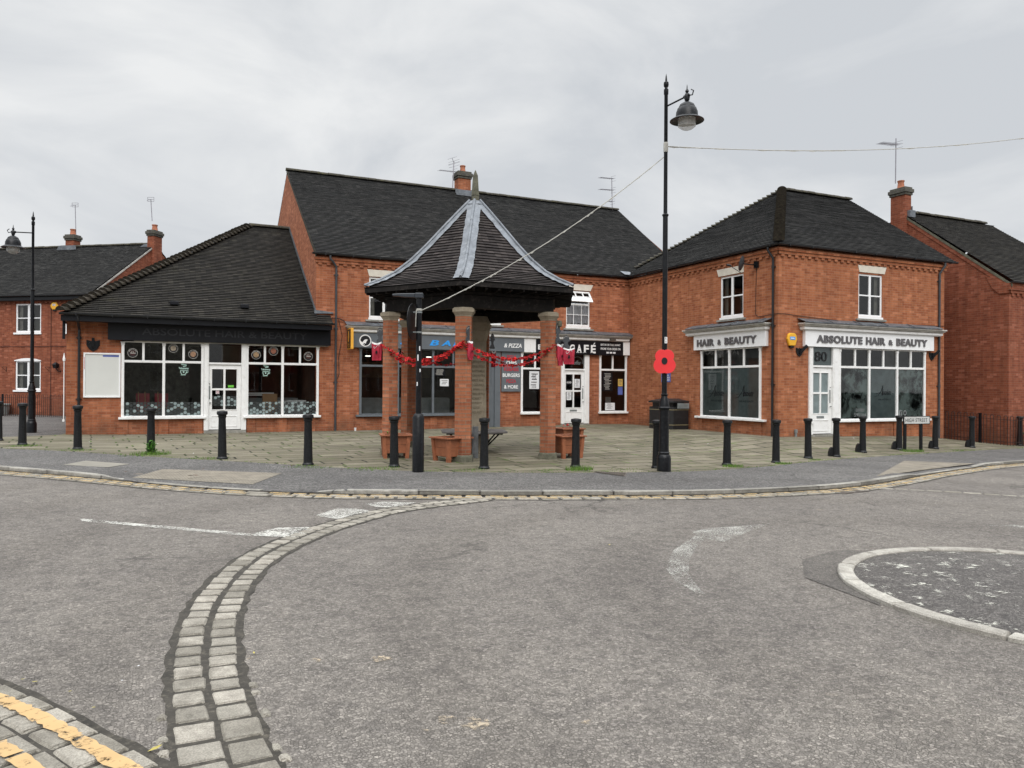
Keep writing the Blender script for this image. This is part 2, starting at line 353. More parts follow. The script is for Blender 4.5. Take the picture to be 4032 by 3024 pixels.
PITCHB = plain('binliner_black', (.012, .012, .013), .5, .4, 7)
GOLD = plain('bin_gold_line', (.25, .21, .12), .5, .1, 4)
LEAFY = plain('fallen_leaf', (.45, .38, .10), .8, .4, 9)
LEAFB = plain('brown_leaf', (.10, .055, .035), .8, .4, 9)
GRASS = plain('grass_blades', (.10, .20, .02), .8, .5, 14)
LEAF = plain('weed_leaf', (.09, .24, .03), .7, .4, 9)
FLOW = plain('flower_red', (.50, .03, .02), .7, .3, 9)
CONC = plain('render_pale', (.40, .38, .33), .9, .15, 1)
def wornpaint(name, col, th=.5, sc=26):
    m, t, b = newmat(name); ob = N(t, 'ShaderNodeTexCoord').outputs['Object']
    t.links.new(ramp(t, noise(t, ob, 6, 5), [(.3, tuple(c*.85 for c in col)), (.7, col)]), b.inputs['Base Color']); b.inputs['Roughness'].default_value = .8
    n = N(t, 'ShaderNodeTexNoise', {'Vector': ob, 'Scale': sc, 'Detail': 6.0, 'Roughness': .7}).outputs[0]
    n2 = noise(t, ob, 3.0, 3)
    s = N(t, 'ShaderNodeMix', {0: .27, 2: n, 3: n2}).outputs[0]
    a = ramp(t, s, [(th-.035, (0, 0, 0)), (th+.05, (.95, .95, .95))])
    t.links.new(a, b.inputs['Alpha']); return m
WPAINT = wornpaint('white_road_paint', (.58, .57, .52), .487, 45)
WPAINTW = wornpaint('white_road_paint_worn', (.44, .43, .39), .522, 60)
WPAINTI = wornpaint('white_island_paint', (.58, .57, .50), .592, 10)
YPAINT = wornpaint('yellow_line', (.56, .37, .17), .415, 20)
STAIN = wornpaint('road_stain', (.40, .33, .24), .53, 24)
def pavingmat():
    m, t, b = newmat('york_stone_paving'); ob = N(t, 'ShaderNodeTexCoord').outputs['Object']
    mp = N(t, 'ShaderNodeMapping', {0: ob, 'Rotation': (0, 0, radians(-4))}).outputs[0]
    nv = N(t, 'ShaderNodeTexNoise', {'Vector': mp, 'Scale': 1.3, 'Detail': 3.0}).outputs[1]
    mv = N(t, 'ShaderNodeVectorMath', {0: N(t, 'ShaderNodeVectorMath', {0: nv, 1: (.5, .5, .5)}, operation='SUBTRACT').outputs[0], 'Scale': .10}, operation='SCALE').outputs[0]
    vec = N(t, 'ShaderNodeVectorMath', {0: mp, 1: mv}, operation='ADD').outputs[0]
    br = N(t, 'ShaderNodeTexBrick', {'Vector': vec, 'Color1': (0, 0, 0, 1), 'Color2': (1, 1, 1, 1), 'Mortar': (.5, .5, .5, 1), 'Scale': 1.0, 'Mortar Size': .024, 'Mortar Smooth': .3, 'Bias': 0.0, 'Brick Width': .86, 'Row Height': .46}, offset=.37, squash=1.35, squash_frequency=3)
    c = ramp(t, br.outputs[0], [(0, (.14, .124, .090)), (.5, (.185, .165, .122)), (1, (.235, .21, .158))])
    c = mixc(t, .8, c, ramp(t, noise(t, ob, 1.6, 8, .7), [(.3, (.68, .68, .66)), (.7, (1.15, 1.14, 1.1))]), 'MULTIPLY')
    c = mixc(t, .7, c, ramp(t, noise(t, ob, 22, 5, .7), [(.3, (.72, .72, .72)), (.7, (1.1, 1.1, 1.1))]), 'MULTIPLY')
    alg = noise(t, ob, .55, 7, .65)
    c = mixc(t, ramp(t, alg, [(.46, (0, 0, 0)), (.72, (.5, .5, .5))]), c, (.095, .092, .048))
    jn = noise(t, ob, 1.4, 5, .7)
    jc = ramp(t, jn, [(.42, (.014, .013, .009)), (.54, (.035, .05, .010)), (.64, (.075, .15, .015))])
    c = mixc(t, br.outputs[1], c, jc)
    t.links.new(c, b.inputs['Base Color']); b.inputs['Roughness'].default_value = .85; b.inputs['Specular IOR Level'].default_value = .3
    inv = N(t, 'ShaderNodeMath', {0: 1.0, 1: br.outputs[1]}, operation='SUBTRACT').outputs[0]
    h = N(t, 'ShaderNodeMath', {0: inv, 1: noise(t, ob, 12, 5)}, operation='ADD').outputs[0]
    bn = N(t, 'ShaderNodeBump', {'Height': h, 'Strength': .7, 'Distance': .015}); t.links.new(bn.outputs[0], b.inputs['Normal'])
    return m
PAVE = pavingmat()
def glassmat(name, tint=(.90, .93, .925), rough=0.0):
    m = bpy.data.materials.new(name); m.use_nodes = True; t = m.node_tree; t.nodes.clear()
    o = N(t, 'ShaderNodeOutputMaterial'); fr = N(t, 'ShaderNodeFresnel', {0: 1.5})
    f2 = N(t, 'ShaderNodeMath', {0: fr.outputs[0], 1: 1.05}, operation='MULTIPLY'); f2.use_clamp = True
    tr = N(t, 'ShaderNodeBsdfTransparent', {0: (*tint, 1)}); gl = N(t, 'ShaderNodeBsdfGlossy', {0: (1, 1, 1, 1), 'Roughness': rough})
    gv = N(t, 'ShaderNodeTexCoord').outputs['Object']
    bn = N(t, 'ShaderNodeBump', {'Height': noise(t, gv, 1.3, 2), 'Strength': .03, 'Distance': .02}); t.links.new(bn.outputs[0], gl.inputs['Normal'])
    mx = N(t, 'ShaderNodeMixShader', {0: f2.outputs[0], 1: tr.outputs[0], 2: gl.outputs[0]}); t.links.new(mx.outputs[0], o.inputs[0]); return m
GLASS = glassmat('window_glass')
BOWLM, _t, _b = newmat('lamp_bowl_glass'); _b.inputs['Base Color'].default_value = (.80, .80, .77, 1); _b.inputs['Alpha'].default_value = .5; _b.inputs['Roughness'].default_value = .12
def frostmat(name, col, a0, a1):
    m, t, b = newmat(name); ob = N(t, 'ShaderNodeTexCoord').outputs['Object']
    n = noise(t, ob, 2.6, 5, .6, .6)
    t.links.new(ramp(t, n, [(.3, tuple(c*.7 for c in col)), (.75, col)]), b.inputs['Base Color']); b.inputs['Roughness'].default_value = .25
    t.links.new(ramp(t, noise(t, ob, 1.7, 6, .7), [(.42, (a0,)*3), (.56, (a1,)*3)]), b.inputs['Alpha']); return m
FROST = frostmat('frosted_film', (.26, .32, .325), .82, .96)
FROSTP = frostmat('patterned_film', (.32, .39, .375), .03, .94)
def emit(name, col, s):
    m = bpy.data.materials.new(name); m.use_nodes = True; t = m.node_tree; t.nodes.clear()
    o = N(t, 'ShaderNodeOutputMaterial'); e = N(t, 'ShaderNodeEmission', {0: (*col, 1), 1: s}); t.links.new(e.outputs[0], o.inputs[0]); return m
LIT = emit('lit_strip_lamp', (1, .97, .85), 2.2)
# ------------------------------------------------------------------ ground heights
def lerp(a, b, t): return a+(b-a)*t
def g0(x, y): return .067-.0149*x+.003*y
EDGE = [(-14, 28.5), (-8, 23.8), (-5, 21.4), (-3.11, 19.75), (-1.82, 18.75), (-.33, 17.26), (1.2, 15.92), (3.31, 13.96), (4.5, 13.15), (6.49, 12.45), (9.32, 11.98), (10.41, 12.12), (11.83, 12.42), (13.65, 13.0), (15.94, 13.6), (18.98, 14.15), (21.81, 14.62), (24.79, 15.01), (30, 15.6), (45, 17.4)]
KERB = [(-13, 27), (-7, 20.6), (-4, 17.4), (-2.46, 15.62), (-1.41, 14.55), (-.46, 13.5), (.4, 12.55), (1.22, 11.85), (2.28, 11.2), (3.3, 10.82), (4.62, 10.35), (5.94, 9.98), (6.97, 9.68), (7.83, 9.52), (8.68, 9.45), (9.8, 9.45), (10.79, 9.55), (11.9, 9.82), (13.3, 10.28), (14.6, 10.74), (16.2, 11.2), (17.73, 11.6), (19.5, 11.9), (24, 12.4), (30, 13.0), (45, 14.9)]
def smoothline(P, n):
    L = [0]
    for a, b in zip(P, P[1:]): L.append(L[-1]+hypot(b[0]-a[0], b[1]-a[1]))
    out = []
    for k in range(n+1):
        s = L[-1]*k/n; i = max(j for j in range(len(P)-1) if L[j] <= s+1e-9); t = (s-L[i])/(L[i+1]-L[i])
        p0, p1, p2, p3 = P[max(i-1, 0)], P[i], P[i+1], P[min(i+2, len(P)-1)]
        q = []
        for c in (0, 1):
            m1 = (p2[c]-p0[c])/2; m2 = (p3[c]-p1[c])/2
            a = hypot(p1[0]-p0[0], p1[1]-p0[1]) or 1; d = L[i+1]-L[i]; e = hypot(p3[0]-p2[0], p3[1]-p2[1]) or 1
            m1 = m1*2*d/(a+d) if i else p2[c]-p1[c]; m2 = m2*2*d/(d+e) if i+2 < len(P) else p2[c]-p1[c]
            q.append((2*t**3-3*t*t+1)*p1[c]+(t**3-2*t*t+t)*m1+(-2*t**3+3*t*t)*p2[c]+(t**3-t*t)*m2)
        out.append(tuple(q))
    return out
def yat(P, x):
    for a, b in zip(P, P[1:]):
        if a[0] <= x <= b[0]: return lerp(a[1], b[1], (x-a[0])/(b[0]-a[0]))
    return P[0][1] if x < P[0][0] else P[-1][1]
def sm(t): t = max(0, min(1, t)); return t*t*(3-2*t)
def zpl(x, y):
    d = y-yat(EDGE, x); D = lerp(8.0, 3.0, sm((x-11)/5)); t = sm(d/D) if d > 0 else 0
    tgt = .10 if x < 8 else lerp(.10, .17, min(1, (x-8)/7)) if x < 15 else lerp(.17, .07, min(1, (x-15)/8)) if x < 23 else lerp(.07, -.2, min(1, (x-23)/2.5))
    if x < 0: tgt = lerp(.10, .18, min(1, -x/6))
    return lerp(g0(x, y), tgt, t)
def dropf(x):
    def b(x, a0, a1, s): return sm((x-a0+s)/s)*sm((a1+s-x)/s)
    return max(b(x, -.3, 1.9, .7), b(x, 14.3, 17.0, 1.0))
def gnd(px, py, fn=zpl, off=0):
    v = ray(px, py); z = .05
    for _ in range(30):
        t = (z-EYE)/v.z; x, y = v.x*t, v.y*t; z = lerp(z, fn(x, y)+off, .7)
    return Vector((x, y, z))
def zroad(x, y): return g0(x, y)-.07
E_ = smoothline(EDGE, 150); K_ = smoothline(KERB, 150)
m = M(); R = 6
for (a, b), (c, d) in zip(zip(K_, K_[1:]), zip(E_, E_[1:])):
    for j in range(R):
        q = []
        for (k, e, t) in ((a, c, j/R), (b, d, j/R), (b, d, (j+1)/R), (a, c, (j+1)/R)):
            x, y = lerp(k[0], e[0], t), lerp(k[1], e[1], t); q.append((x, y, g0(x, y)-.05*dropf(x)*(1-t)))
        m.face(q)
kind(m.build('footway', FOOT, smooth=True), 'structure')
m = M()
for a, b in zip(E_, E_[1:]):
    nr = 26 if a[0] >= -2.6 else 5
    for j in range(nr):
        def P_(p, j):
            if a[0] < -2.6:
                y = lerp(p[1], max(p[1]+1.8, 25+(p[0]+2.36)*.9), j/5)
            else: y = lerp(p[1], 30.5, (j/nr)**1.3)
            return (p[0], y, zpl(p[0], y))
        m.face([P_(a, j), P_(b, j), P_(b, j+1), P_(a, j+1)])
kind(m.build('plaza_paving', PAVE, smooth=True), 'structure')
m = M()
for i in range(40):
    for j in range(34):
        x0, x1, y0, y1 = -40+i*1.0, -39+i*1.0, 17+j*.9, 17+(j+1)*.9
        if y0 < yat(EDGE, x0)+.5 or x0 > -2.0: continue
        m.face([(x, y, zpl(x, y)-.014) for x, y in ((x0, y0), (x1, y0), (x1, y1), (x0, y1))])
kind(m.build('lane', FOOT), 'structure')
m = M()
for a, b in zip(K_, K_[1:]):
    for j in range(12):
        t0, t1 = (j/12)**1.6, ((j+1)/12)**1.6
        def Q(p, t):
            x, y = p[0]*lerp(1, 1.0, t), lerp(p[1]+.12, -34, t); return (x, y, zroad(x, y))
        m.face([Q(a, t1), Q(b, t1), Q(b, t0), Q(a, t0)])
kind(m.build('road', ROAD, smooth=True), 'structure')
m = M(); m.lathe([(0.01, -1.6), (600, -1.6)], n=48); kind(m.build('ground', FOOT), 'structure')
# kerb stones and the sett channel with double yellow lines
def along(P):
    L = [0]
    for a, b in zip(P, P[1:]): L.append(L[-1]+hypot(b[0]-a[0], b[1]-a[1]))
    def f(s):
        s = max(0, min(L[-1]-1e-6, s)); i = 0; lo, hi = 0, len(L)-1
        while hi-lo > 1:
            i = (lo+hi)//2
            if L[i] <= s: lo = i
            else: hi = i
        i = lo; t = (s-L[i])/(L[i+1]-L[i]); a, b = P[i], P[i+1]; dx, dy = b[0]-a[0], b[1]-a[1]; l = hypot(dx, dy)
        return lerp(a[0], b[0], t), lerp(a[1], b[1], t), dx/l, dy/l
    return f, L[-1]
kf, KL = along(K_)
m = M(); s = 0; random.seed(3)
def slabstone(m, f, s0, s1, o0, o1, zt, zb, jit=.006, rnd=.012):
    # one stone following the line f from s0 to s1, offsets o0..o1 to the left, crowned top
    n = max(2, int((s1-s0)/.22)); top, low, bot = [], [], []
    jo = random.uniform(-jit, jit); jz = random.uniform(-jit, jit)*.6
    ring = []
    q_ = min(.2, rnd*1.1/max(.01, s1-s0)); ts = [0, q_]+[q_+(1-2*q_)*k/n for k in range(1, n)]+[1-q_, 1]; n = len(ts)-1
    for k in range(n+1):
        x, y, dx, dy = f(lerp(s0, s1, ts[k])); cc_ = rnd*.8 if k in (0, n) else random.uniform(-.004, .004)
        for o, dz in ((o0+cc_, -.2), (o0+cc_, -rnd), (o0+cc_+rnd, 0), (o1-cc_-rnd, 0), (o1-cc_, -rnd), (o1-cc_, -.2)):
            ex = rnd if k in (0, n) and dz == 0 else 0
            sg = 1 if k == 0 else -1
            X, Y = x-dy*(o+jo)+dx*ex*sg, y+dx*(o+jo)+dy*ex*sg
            z = zt(X, Y)+jz+dz if dz > -.1 else zt(X, Y)+zb
            if k in (0, n) and dz == 0: z -= rnd*.3
            ring.append((X, Y, z))
    fs = []; tone = (random.random(), random.random())
    for k in range(n):
        for j in range(5): fs.append((k*6+j, (k+1)*6+j, (k+1)*6+j+1, k*6+j+1))
    fs += [tuple(range(5, -1, -1)), tuple(n*6+j for j in range(6))]
    m.raw(ring, fs, [[tone]*len(f_) for f_ in fs])
while s < KL-1:
    l = random.choice((.72, .9, .95, 1.1, 1.25)); zt = lambda x, y: g0(x, y)+.004-.052*dropf(x)
    slabstone(m, kf, s, s+l-.012, -.0, .15, zt, -.12, .005); s += l
kind(m.build('kerb', GRAN), 'structure')
m = M(); my = M(); s = 0
while s < KL-1:
    x, y, dx, dy = kf(s)
    if x > 26: break
    l = random.uniform(.24, .36)
    for row, o in enumerate((-.045, -.215)):
        ds = .13*row; w = random.uniform(.145, .16)
        slabstone(m, kf, s+ds, s+ds+l-.022, o-w, o, lambda x, y: zroad(x, y)+.013, -.06, .008, .018)
        if random.random() < .93:
            b = M(); sa, sb = s+ds+.02, s+ds+l-.045; pts = []
            oo = o-.02+random.uniform(-.01, .012); wd = random.uniform(.075, .10)
            for t in (0, .33, .66, 1):
                X, Y, a, c = kf(lerp(sa, sb, t)); j1, j2 = random.uniform(-.008, .008), random.uniform(-.008, .008)
                pts.append(((X+c*(-oo+j1), Y-a*(-oo+j1)), (X+c*(-oo+wd+j2), Y-a*(-oo+wd+j2))))
            for p, q in zip(pts, pts[1:]): my.face([(*p[1], zroad(*p[1])+.0185), (*q[1], zroad(*q[1])+.0185), (*q[0], zroad(*q[0])+.0185), (*p[0], zroad(*p[0])+.0185)])
    s += l
kind(m.build('sett_channel', SETT), 'structure')
kind(my.build('double_yellow_lines', wornpaint('yellow_line_worn', (.52, .37, .17), .485, 30)), 'structure')
# bedding under the channel
def band(m, f, s0, s1, o0, o1, zf, step=.3):
    n = max(2, int((s1-s0)/step)); pr = None
    for k in range(n+1):
        x, y, dx, dy = f(lerp(s0, s1, k/n)); j = random.uniform(-.015, .015)
        a = (x-dy*(o0+j), y+dx*(o0+j)); b = (x-dy*(o1-j), y+dx*(o1-j)); cur = ((*a, zf(*a)), (*b, zf(*b)))
        if pr: m.face([pr[0], cur[0], cur[1], pr[1]])
        pr = cur
m = M(); band(m, kf, 0, KL-1, -.42, .0, lambda x, y: zroad(x, y)+.004); kind(m.build('channel_bedding', MORT), 'structure')
m = M(); band(m, kf, 0, KL-1, -.05, .02, lambda x, y: zroad(x, y)+.021, .12); kind(m.build('gutter_silt_shade', SOIL), 'structure')  # dark strip at kerb foot: silt, plus kerb-face shade put into its colour
# cobbled arc of two sett rows
ARC = [gnd(x, y, zroad) for x, y in ((1905, 1966), (1860, 1971), (1700, 1989), (1540, 2012), (1440, 2036), (1300, 2076), (1180, 2120), (1060, 2176), (965, 2240), (885, 2330), (838, 2420), (815, 2520), (810, 2620), (820, 2730), (845, 2840), (874, 2970), (950, 3150), (1080, 3350))]
ARC = smoothline([(p.x, p.y) for p in ARC], 90); af, AL = along(ARC)
m = M(); random.seed(11)
for row, o in enumerate((-.172, .015)):
    s = .05*row
    while s < AL-.3:
        big = s > AL*.86; l = random.uniform(.20, .24) if big else random.uniform(.165, .205); w = random.uniform(.148, .162)+(.02 if big else 0)
        slabstone(m, af, s, s+l-.026, o-(.012 if big and row == 0 else 0)+random.uniform(0, .006), o+w, lambda x, y: zroad(x, y)+.012, -.05, .005, .011); s += l
for k in range(12):
    s = AL-.15-k*.13; o = random.choice((-.25, .20)); l = random.uniform(.06, .1)
    if s > AL*.72: slabstone(m, af, s, s+l, o, o+.05, lambda x, y: zroad(x, y)+.012, -.05, .006, .012)
kind(m.build('sett_strip', SETT), 'structure')
m = M(); band(m, af, 0, AL, -.212, .212, lambda x, y: zroad(x, y)+.005, .12); kind(m.build('sett_strip_bedding', MORT), 'structure')
# near-corner setts with yellow paint
NC = [gnd(x, y, zroad) for x, y in ((-500, 2440), (0, 2690), (230, 2790), (400, 2880), (600, 2995), (900, 3170))]
NC = smoothline([(p.x, p.y) for p in NC], 40); nf, NL = along(NC)
m = M(); my = M(); mo = M()
for row, o in enumerate((-.115, -.232, -.352, -.468)):
    s = .08*row
    while s < NL-.3:
        l = random.uniform(.21, .27)
        slabstone(m, nf, s, s+l-.022, o, o+.105, lambda x, y: zroad(x, y)+.014, -.05, .006, .012)
        s += l
for o in (-.120, -.355):
    s = 0
    while s < NL-.4:
        l = random.uniform(.12, .26); pts = []; nn = 5
        for k in range(nn+1):
            X, Y, a, c = nf(lerp(s, s+l-.002, k/nn)); j1, j2 = random.uniform(-.008, .010), random.uniform(-.010, .008)
            pts.append(((X-c*(o+.036+j1), Y+a*(o+.036+j1)), (X-c*(o-.038+j2), Y+a*(o-.038+j2))))
        for p, q in zip(pts, pts[1:]): my.face([(*p[1], zroad(*p[1])+.024), (*q[1], zroad(*q[1])+.024), (*q[0], zroad(*q[0])+.024), (*p[0], zroad(*p[0])+.024)])
        s += l+(random.uniform(.02, .12) if o < -.3 and random.random() < .4 else 0)
kind(m.build('corner_setts', SETT), 'structure')
kind(my.build('corner_yellow_lines', YPAINT), 'structure')
band(mo, nf, 0, NL, -.50, .03, lambda x, y: zroad(x, y)+.004, .15); kind(mo.build('corner_sett_bedding', MORT), 'structure')
m = M(); band(m, nf, 0, NL, -2.5, -.49, lambda x, y: zroad(x, y)+.014, .15); kind(m.build('verge_soil', SOIL), 'structure')
# roundabout: kerb ring, cracked island with worn paint
RX, RY, RR = 6.81, 3.72, 1.78
m = M(); cir = [(RX+RR*cos(a*pi/60), RY+RR*sin(a*pi/60)) for a in range(121)]; cf, CL = along(cir)
s = 0; random.seed(5)
while s < CL-.2:
    l = random.uniform(.68, .86); l = min(l, CL-s); slabstone(m, cf, s, s+l-.012, 0.0, .135, lambda x, y: zroad(x, y)+.04, -.04, .005, .012); s += l
kind(m.build('roundabout_kerb', RING), 'structure')
m = M(); pr = None
for k in range(9):
    for j in range(60):
        a0, a1 = 2*pi*j/60, 2*pi*(j+1)/60; r0, r1 = (RR-.13)*k/9, (RR-.13)*(k+1)/9
        z = lambda r: .045*(1-(r/RR)**2)+.012
        P_ = lambda r, a: (RX+r*cos(a), RY+r*sin(a), zroad(RX+r*cos(a), RY+r*sin(a))+z(r))
        m.face([P_(r0, a0), P_(r1, a0), P_(r1, a1), P_(r0, a1)] if k else [P_(r1, a0), P_(r1, a1), P_(0, 0)])
kind(m.build('roundabout_island', PATCH, smooth=True), 'structure')
m = M()
for k in range(3, 9):
    for j in range(60):
        a0, a1 = 2*pi*j/60, 2*pi*(j+1)/60; r0, r1 = (RR-.15)*k/9, (RR-.15)*(k+1)/9
        z = lambda r: .045*(1-(r/RR)**2)+.017
        P_ = lambda r, a: (RX+r*cos(a), RY+r*sin(a), zroad(RX+r*cos(a), RY+r*sin(a))+z(r))
        m.face([P_(r0, a0), P_(r1, a0), P_(r1, a1), P_(r0, a1)])
kind(m.build('island_paint', WPAINTI, smooth=True), 'structure')
# dark repair beside the ring
m = M(); pts = [(RX+(RR+.0)*cos(a), RY+(RR+.0)*sin(a)) for a in [radians(q) for q in (88, 104, 122, 142, 166)]]; out = [(RX+(RR+w)*cos(a), RY+(RR+w)*sin(a)) for a, w in [(radians(86), .05), (radians(103), .28), (radians(122), .35), (radians(143), .30), (radians(168), .05)]]
for i in range(4): m.face([(*p, zroad(*p)+.005) for p in (out[i], out[i+1], pts[i+1], pts[i])][::-1])
kind(m.build('road_patch', asphaltmat('asphalt_repair', (.115, .106, .098), (.205, .19, .175), 75)), 'structure')
# painted marks
def gpoly(m, pts, off=.005, fn=zroad):
    P = [gnd(x, y, fn) for x, y in pts]; q = [(p.x, p.y, fn(p.x, p.y)+off) for p in P]
    a = sum(q[i][0]*q[(i+1) % len(q)][1]-q[(i+1) % len(q)][0]*q[i][1] for i in range(len(q)))
    m.face(q if a > 0 else q[::-1])
m = M()
gpoly(m, [(315, 2045), (330, 2044), (985, 2102), (1000, 2112), (980, 2112), (320, 2053)])
gpoly(m, [(985, 2106), (1095, 2080), (1215, 2078), (1235, 2086), (1170, 2119), (1000, 2112)], .007)
gpoly(m, [(1245, 2030), (1330, 2003), (1400, 2004), (1470, 2014), (1400, 2040), (1345, 2048), (1260, 2034)])
gpoly(m, [(1440, 1985), (1500, 1977), (1640, 1979), (1590, 1992), (1550, 1999), (1480, 1997)])
kind(m.build('road_markings', WPAINT), 'structure')
m = M()
gpoly(m, [(2725, 2096), (2790, 2080), (2880, 2076), (3035, 2062), (2960, 2090), (2850, 2134), (2760, 2125)])
gpoly(m, [(2790, 2110), (2745, 2106), (2650, 2170), (2622, 2240), (2660, 2290), (2740, 2335), (2775, 2342), (2745, 2310), (2710, 2260), (2715, 2200), (2750, 2150)])
gpoly(m, [(3870, 2068), (3990, 2068), (4090, 2078), (4000, 2082)])
kind(m.build('worn_arrow_marking', WPAINTW), 'structure')
m = M()
for cx, cy, rx, ry in ((965, 2592, 34, 12), (1240, 2602, 26, 9), (1502, 2596, 42, 14), (1870, 2850, 60, 26), (1760, 2835, 40, 18), (2310, 2845, 26, 8), (1690, 2870, 30, 10)): gpoly(m, [(cx+rx*cos(a), cy+ry*sin(a)) for a in [2*pi*k/12 for k in range(12)]], .004)
kind(m.build('road_stains', STAIN), 'structure')
# thin line of setts crossing the road at right
RL = smoothline([(p.x, p.y) for p in [gnd(x, y, zroad) for x, y in ((3400, 1921), (3600, 1929), (3800, 1941), (4032, 1955), (4300, 1972))]], 20); rf, RLn = along(RL)
m = M(); s = 0
while s < RLn-.3:
    l = random.uniform(.2, .3); slabstone(m, rf, s, s+l-.02, -.06, .07, lambda x, y: zroad(x, y)+.008, -.05, .008, .015); s += l
kind(m.build('sett_line', SETT), 'structure')
# tactile slabs, cover slabs, manholes, gullies
def quadpatch(name, mat, pts, label, cat, off, bumps=0, rows=8, cols=22):
    P = [gnd(x, y, lambda a, b: g0(a, b)-.05*dropf(a)*max(0, min(1, 1-(b-yat(KERB, a))/(yat(EDGE, a)-yat(KERB, a))))) for x, y in pts]
    m = M()
    n = 8
    def at(u, v):
        a = P[0].lerp(P[1], u); b = P[3].lerp(P[2], u); return a.lerp(b, v)+Vector((0, 0, off))
    for i in range(n):
        for j in range(n): m.face([tuple(at(i/n, j/n)), tuple(at((i+1)/n, j/n)), tuple(at((i+1)/n, (j+1)/n)), tuple(at(i/n, (j+1)/n))])
    if bumps:
        for i in range(cols):
            for j in range(rows):
                p = at((i+.5)/cols, (j+.5)/rows); m.lathe([(.013, 0), (.010, .005), (.001, .006)], tuple(p), 6)
    return kind(m.build(name, mat), 'structure')
quadpatch('tactile_paving', TACT, [(520, 1882), (994, 1908), (1110, 1864), (640, 1848)], '', '', .006, 1, 13, 34)
quadpatch('tactile_paving', TACT, [(3450, 1876), (3650, 1850), (3840, 1826), (3560, 1815)], '', '', .006, 1, 10, 40)
quadpatch('cover_slab', SLAB, [(247, 1831), (425, 1841), (512, 1828), (340, 1815)], '', '', .006)
m = M(); z_ = lambda x, y: zpl(x, y) if y > yat(EDGE, x) else g0(x, y)
def coverpatch(name, pts, mat, fn, label, off=.006, bars=9):
    P = [gnd(x, y, fn) for x, y in pts]; m = M()
    at = lambda u, v: P[0].lerp(P[1], u).lerp(P[3].lerp(P[2], u), v)
    c = [at(0, 0), at(1, 0), at(1, 1), at(0, 1)]
    m.face([(p.x, p.y, p.z+off) for p in c])
    for k in range(bars):
        a, b, c_, d = at(.04, (k+.25)/bars), at(.96, (k+.25)/bars), at(.96, (k+.75)/bars), at(.04, (k+.75)/bars)
        m.raw([(p.x, p.y, p.z+off) for p in (a, b, c_, d)]+[(p.x, p.y, p.z+off+.006) for p in (a, b, c_, d)], [(4, 5, 6, 7), (0, 1, 5, 4), (1, 2, 6, 5), (2, 3, 7, 6), (3, 0, 4, 7)])
    return tag(m.build(name, mat), label, 'cover')
coverpatch('manhole_cover', [(2350, 1862), (2462, 1877), (2470, 1862), (2335, 1858)], IRON, g0, 'rusty iron cover in the footway beside the tall lamp column', .006)
coverpatch('drain_grate', [(2585, 1953), (2690, 1953), (2690, 1945), (2590, 1945)], PITCHB, zroad, 'black drain grate in the gutter below the tall lamp column', .02, 5)
coverpatch('manhole_cover', [(3255, 1935), (3325, 1946), (3430, 1935), (3350, 1924)], IRON, zroad, 'grey iron cover in the road beside the right end of the setts', .007, 2)
# ------------------------------------------------------------------ building kit
def wall(m, F, u0, u1, z0, z1, holes=(), reveal=.12, w=0):
    us = sorted({u0, u1, *[h[0] for h in holes], *[h[1] for h in holes]}); zs = sorted({z0, z1, *[h[2] for h in holes], *[h[3] for h in holes]})
    us = [u for u in us if u0 <= u <= u1]; zs = [z for z in zs if z0 <= z <= z1]
    m.F = F
    for a, b in zip(us, us[1:]):
        for c, d in zip(zs, zs[1:]):
            x, z = (a+b)/2, (c+d)/2
            if any(h[0] < x < h[1] and h[2] < z < h[3] for h in holes): continue
            m.face([(a, w, c), (b, w, c), (b, w, d), (a, w, d)])
    for a, b, c, d in holes:
        m.face([(a, w, c), (a, w-reveal, c), (a, w-reveal, d), (a, w, d)]); m.face([(b, w-reveal, c), (b, w, c), (b, w, d), (b, w-reveal, d)])
        m.face([(a, w, d), (a, w-reveal, d), (b, w-reveal, d), (b, w, d)]); m.face([(a, w-reveal, c), (a, w, c), (b, w, c), (b, w-reveal, c)])
def room(F, u0, u1, z0, z1, depth, mat, parent, w=-.13):
    m = M(F); a, b = w, w-depth
    m.face([(u0, b, z0), (u1, b, z0), (u1, b, z1), (u0, b, z1)]); m.face([(u0, a, z0), (u1, a, z0), (u1, b, z0), (u0, b, z0)])
    m.face([(u0, b, z1), (u1, b, z1), (u1, a, z1), (u0, a, z1)]); m.face([(u0, a, z0), (u0, b, z0), (u0, b, z1), (u0, a, z1)])
    m.face([(u1, b, z0), (u1, a, z0), (u1, a, z1), (u1, b, z1)]); return m.build('interior', mat, parent)
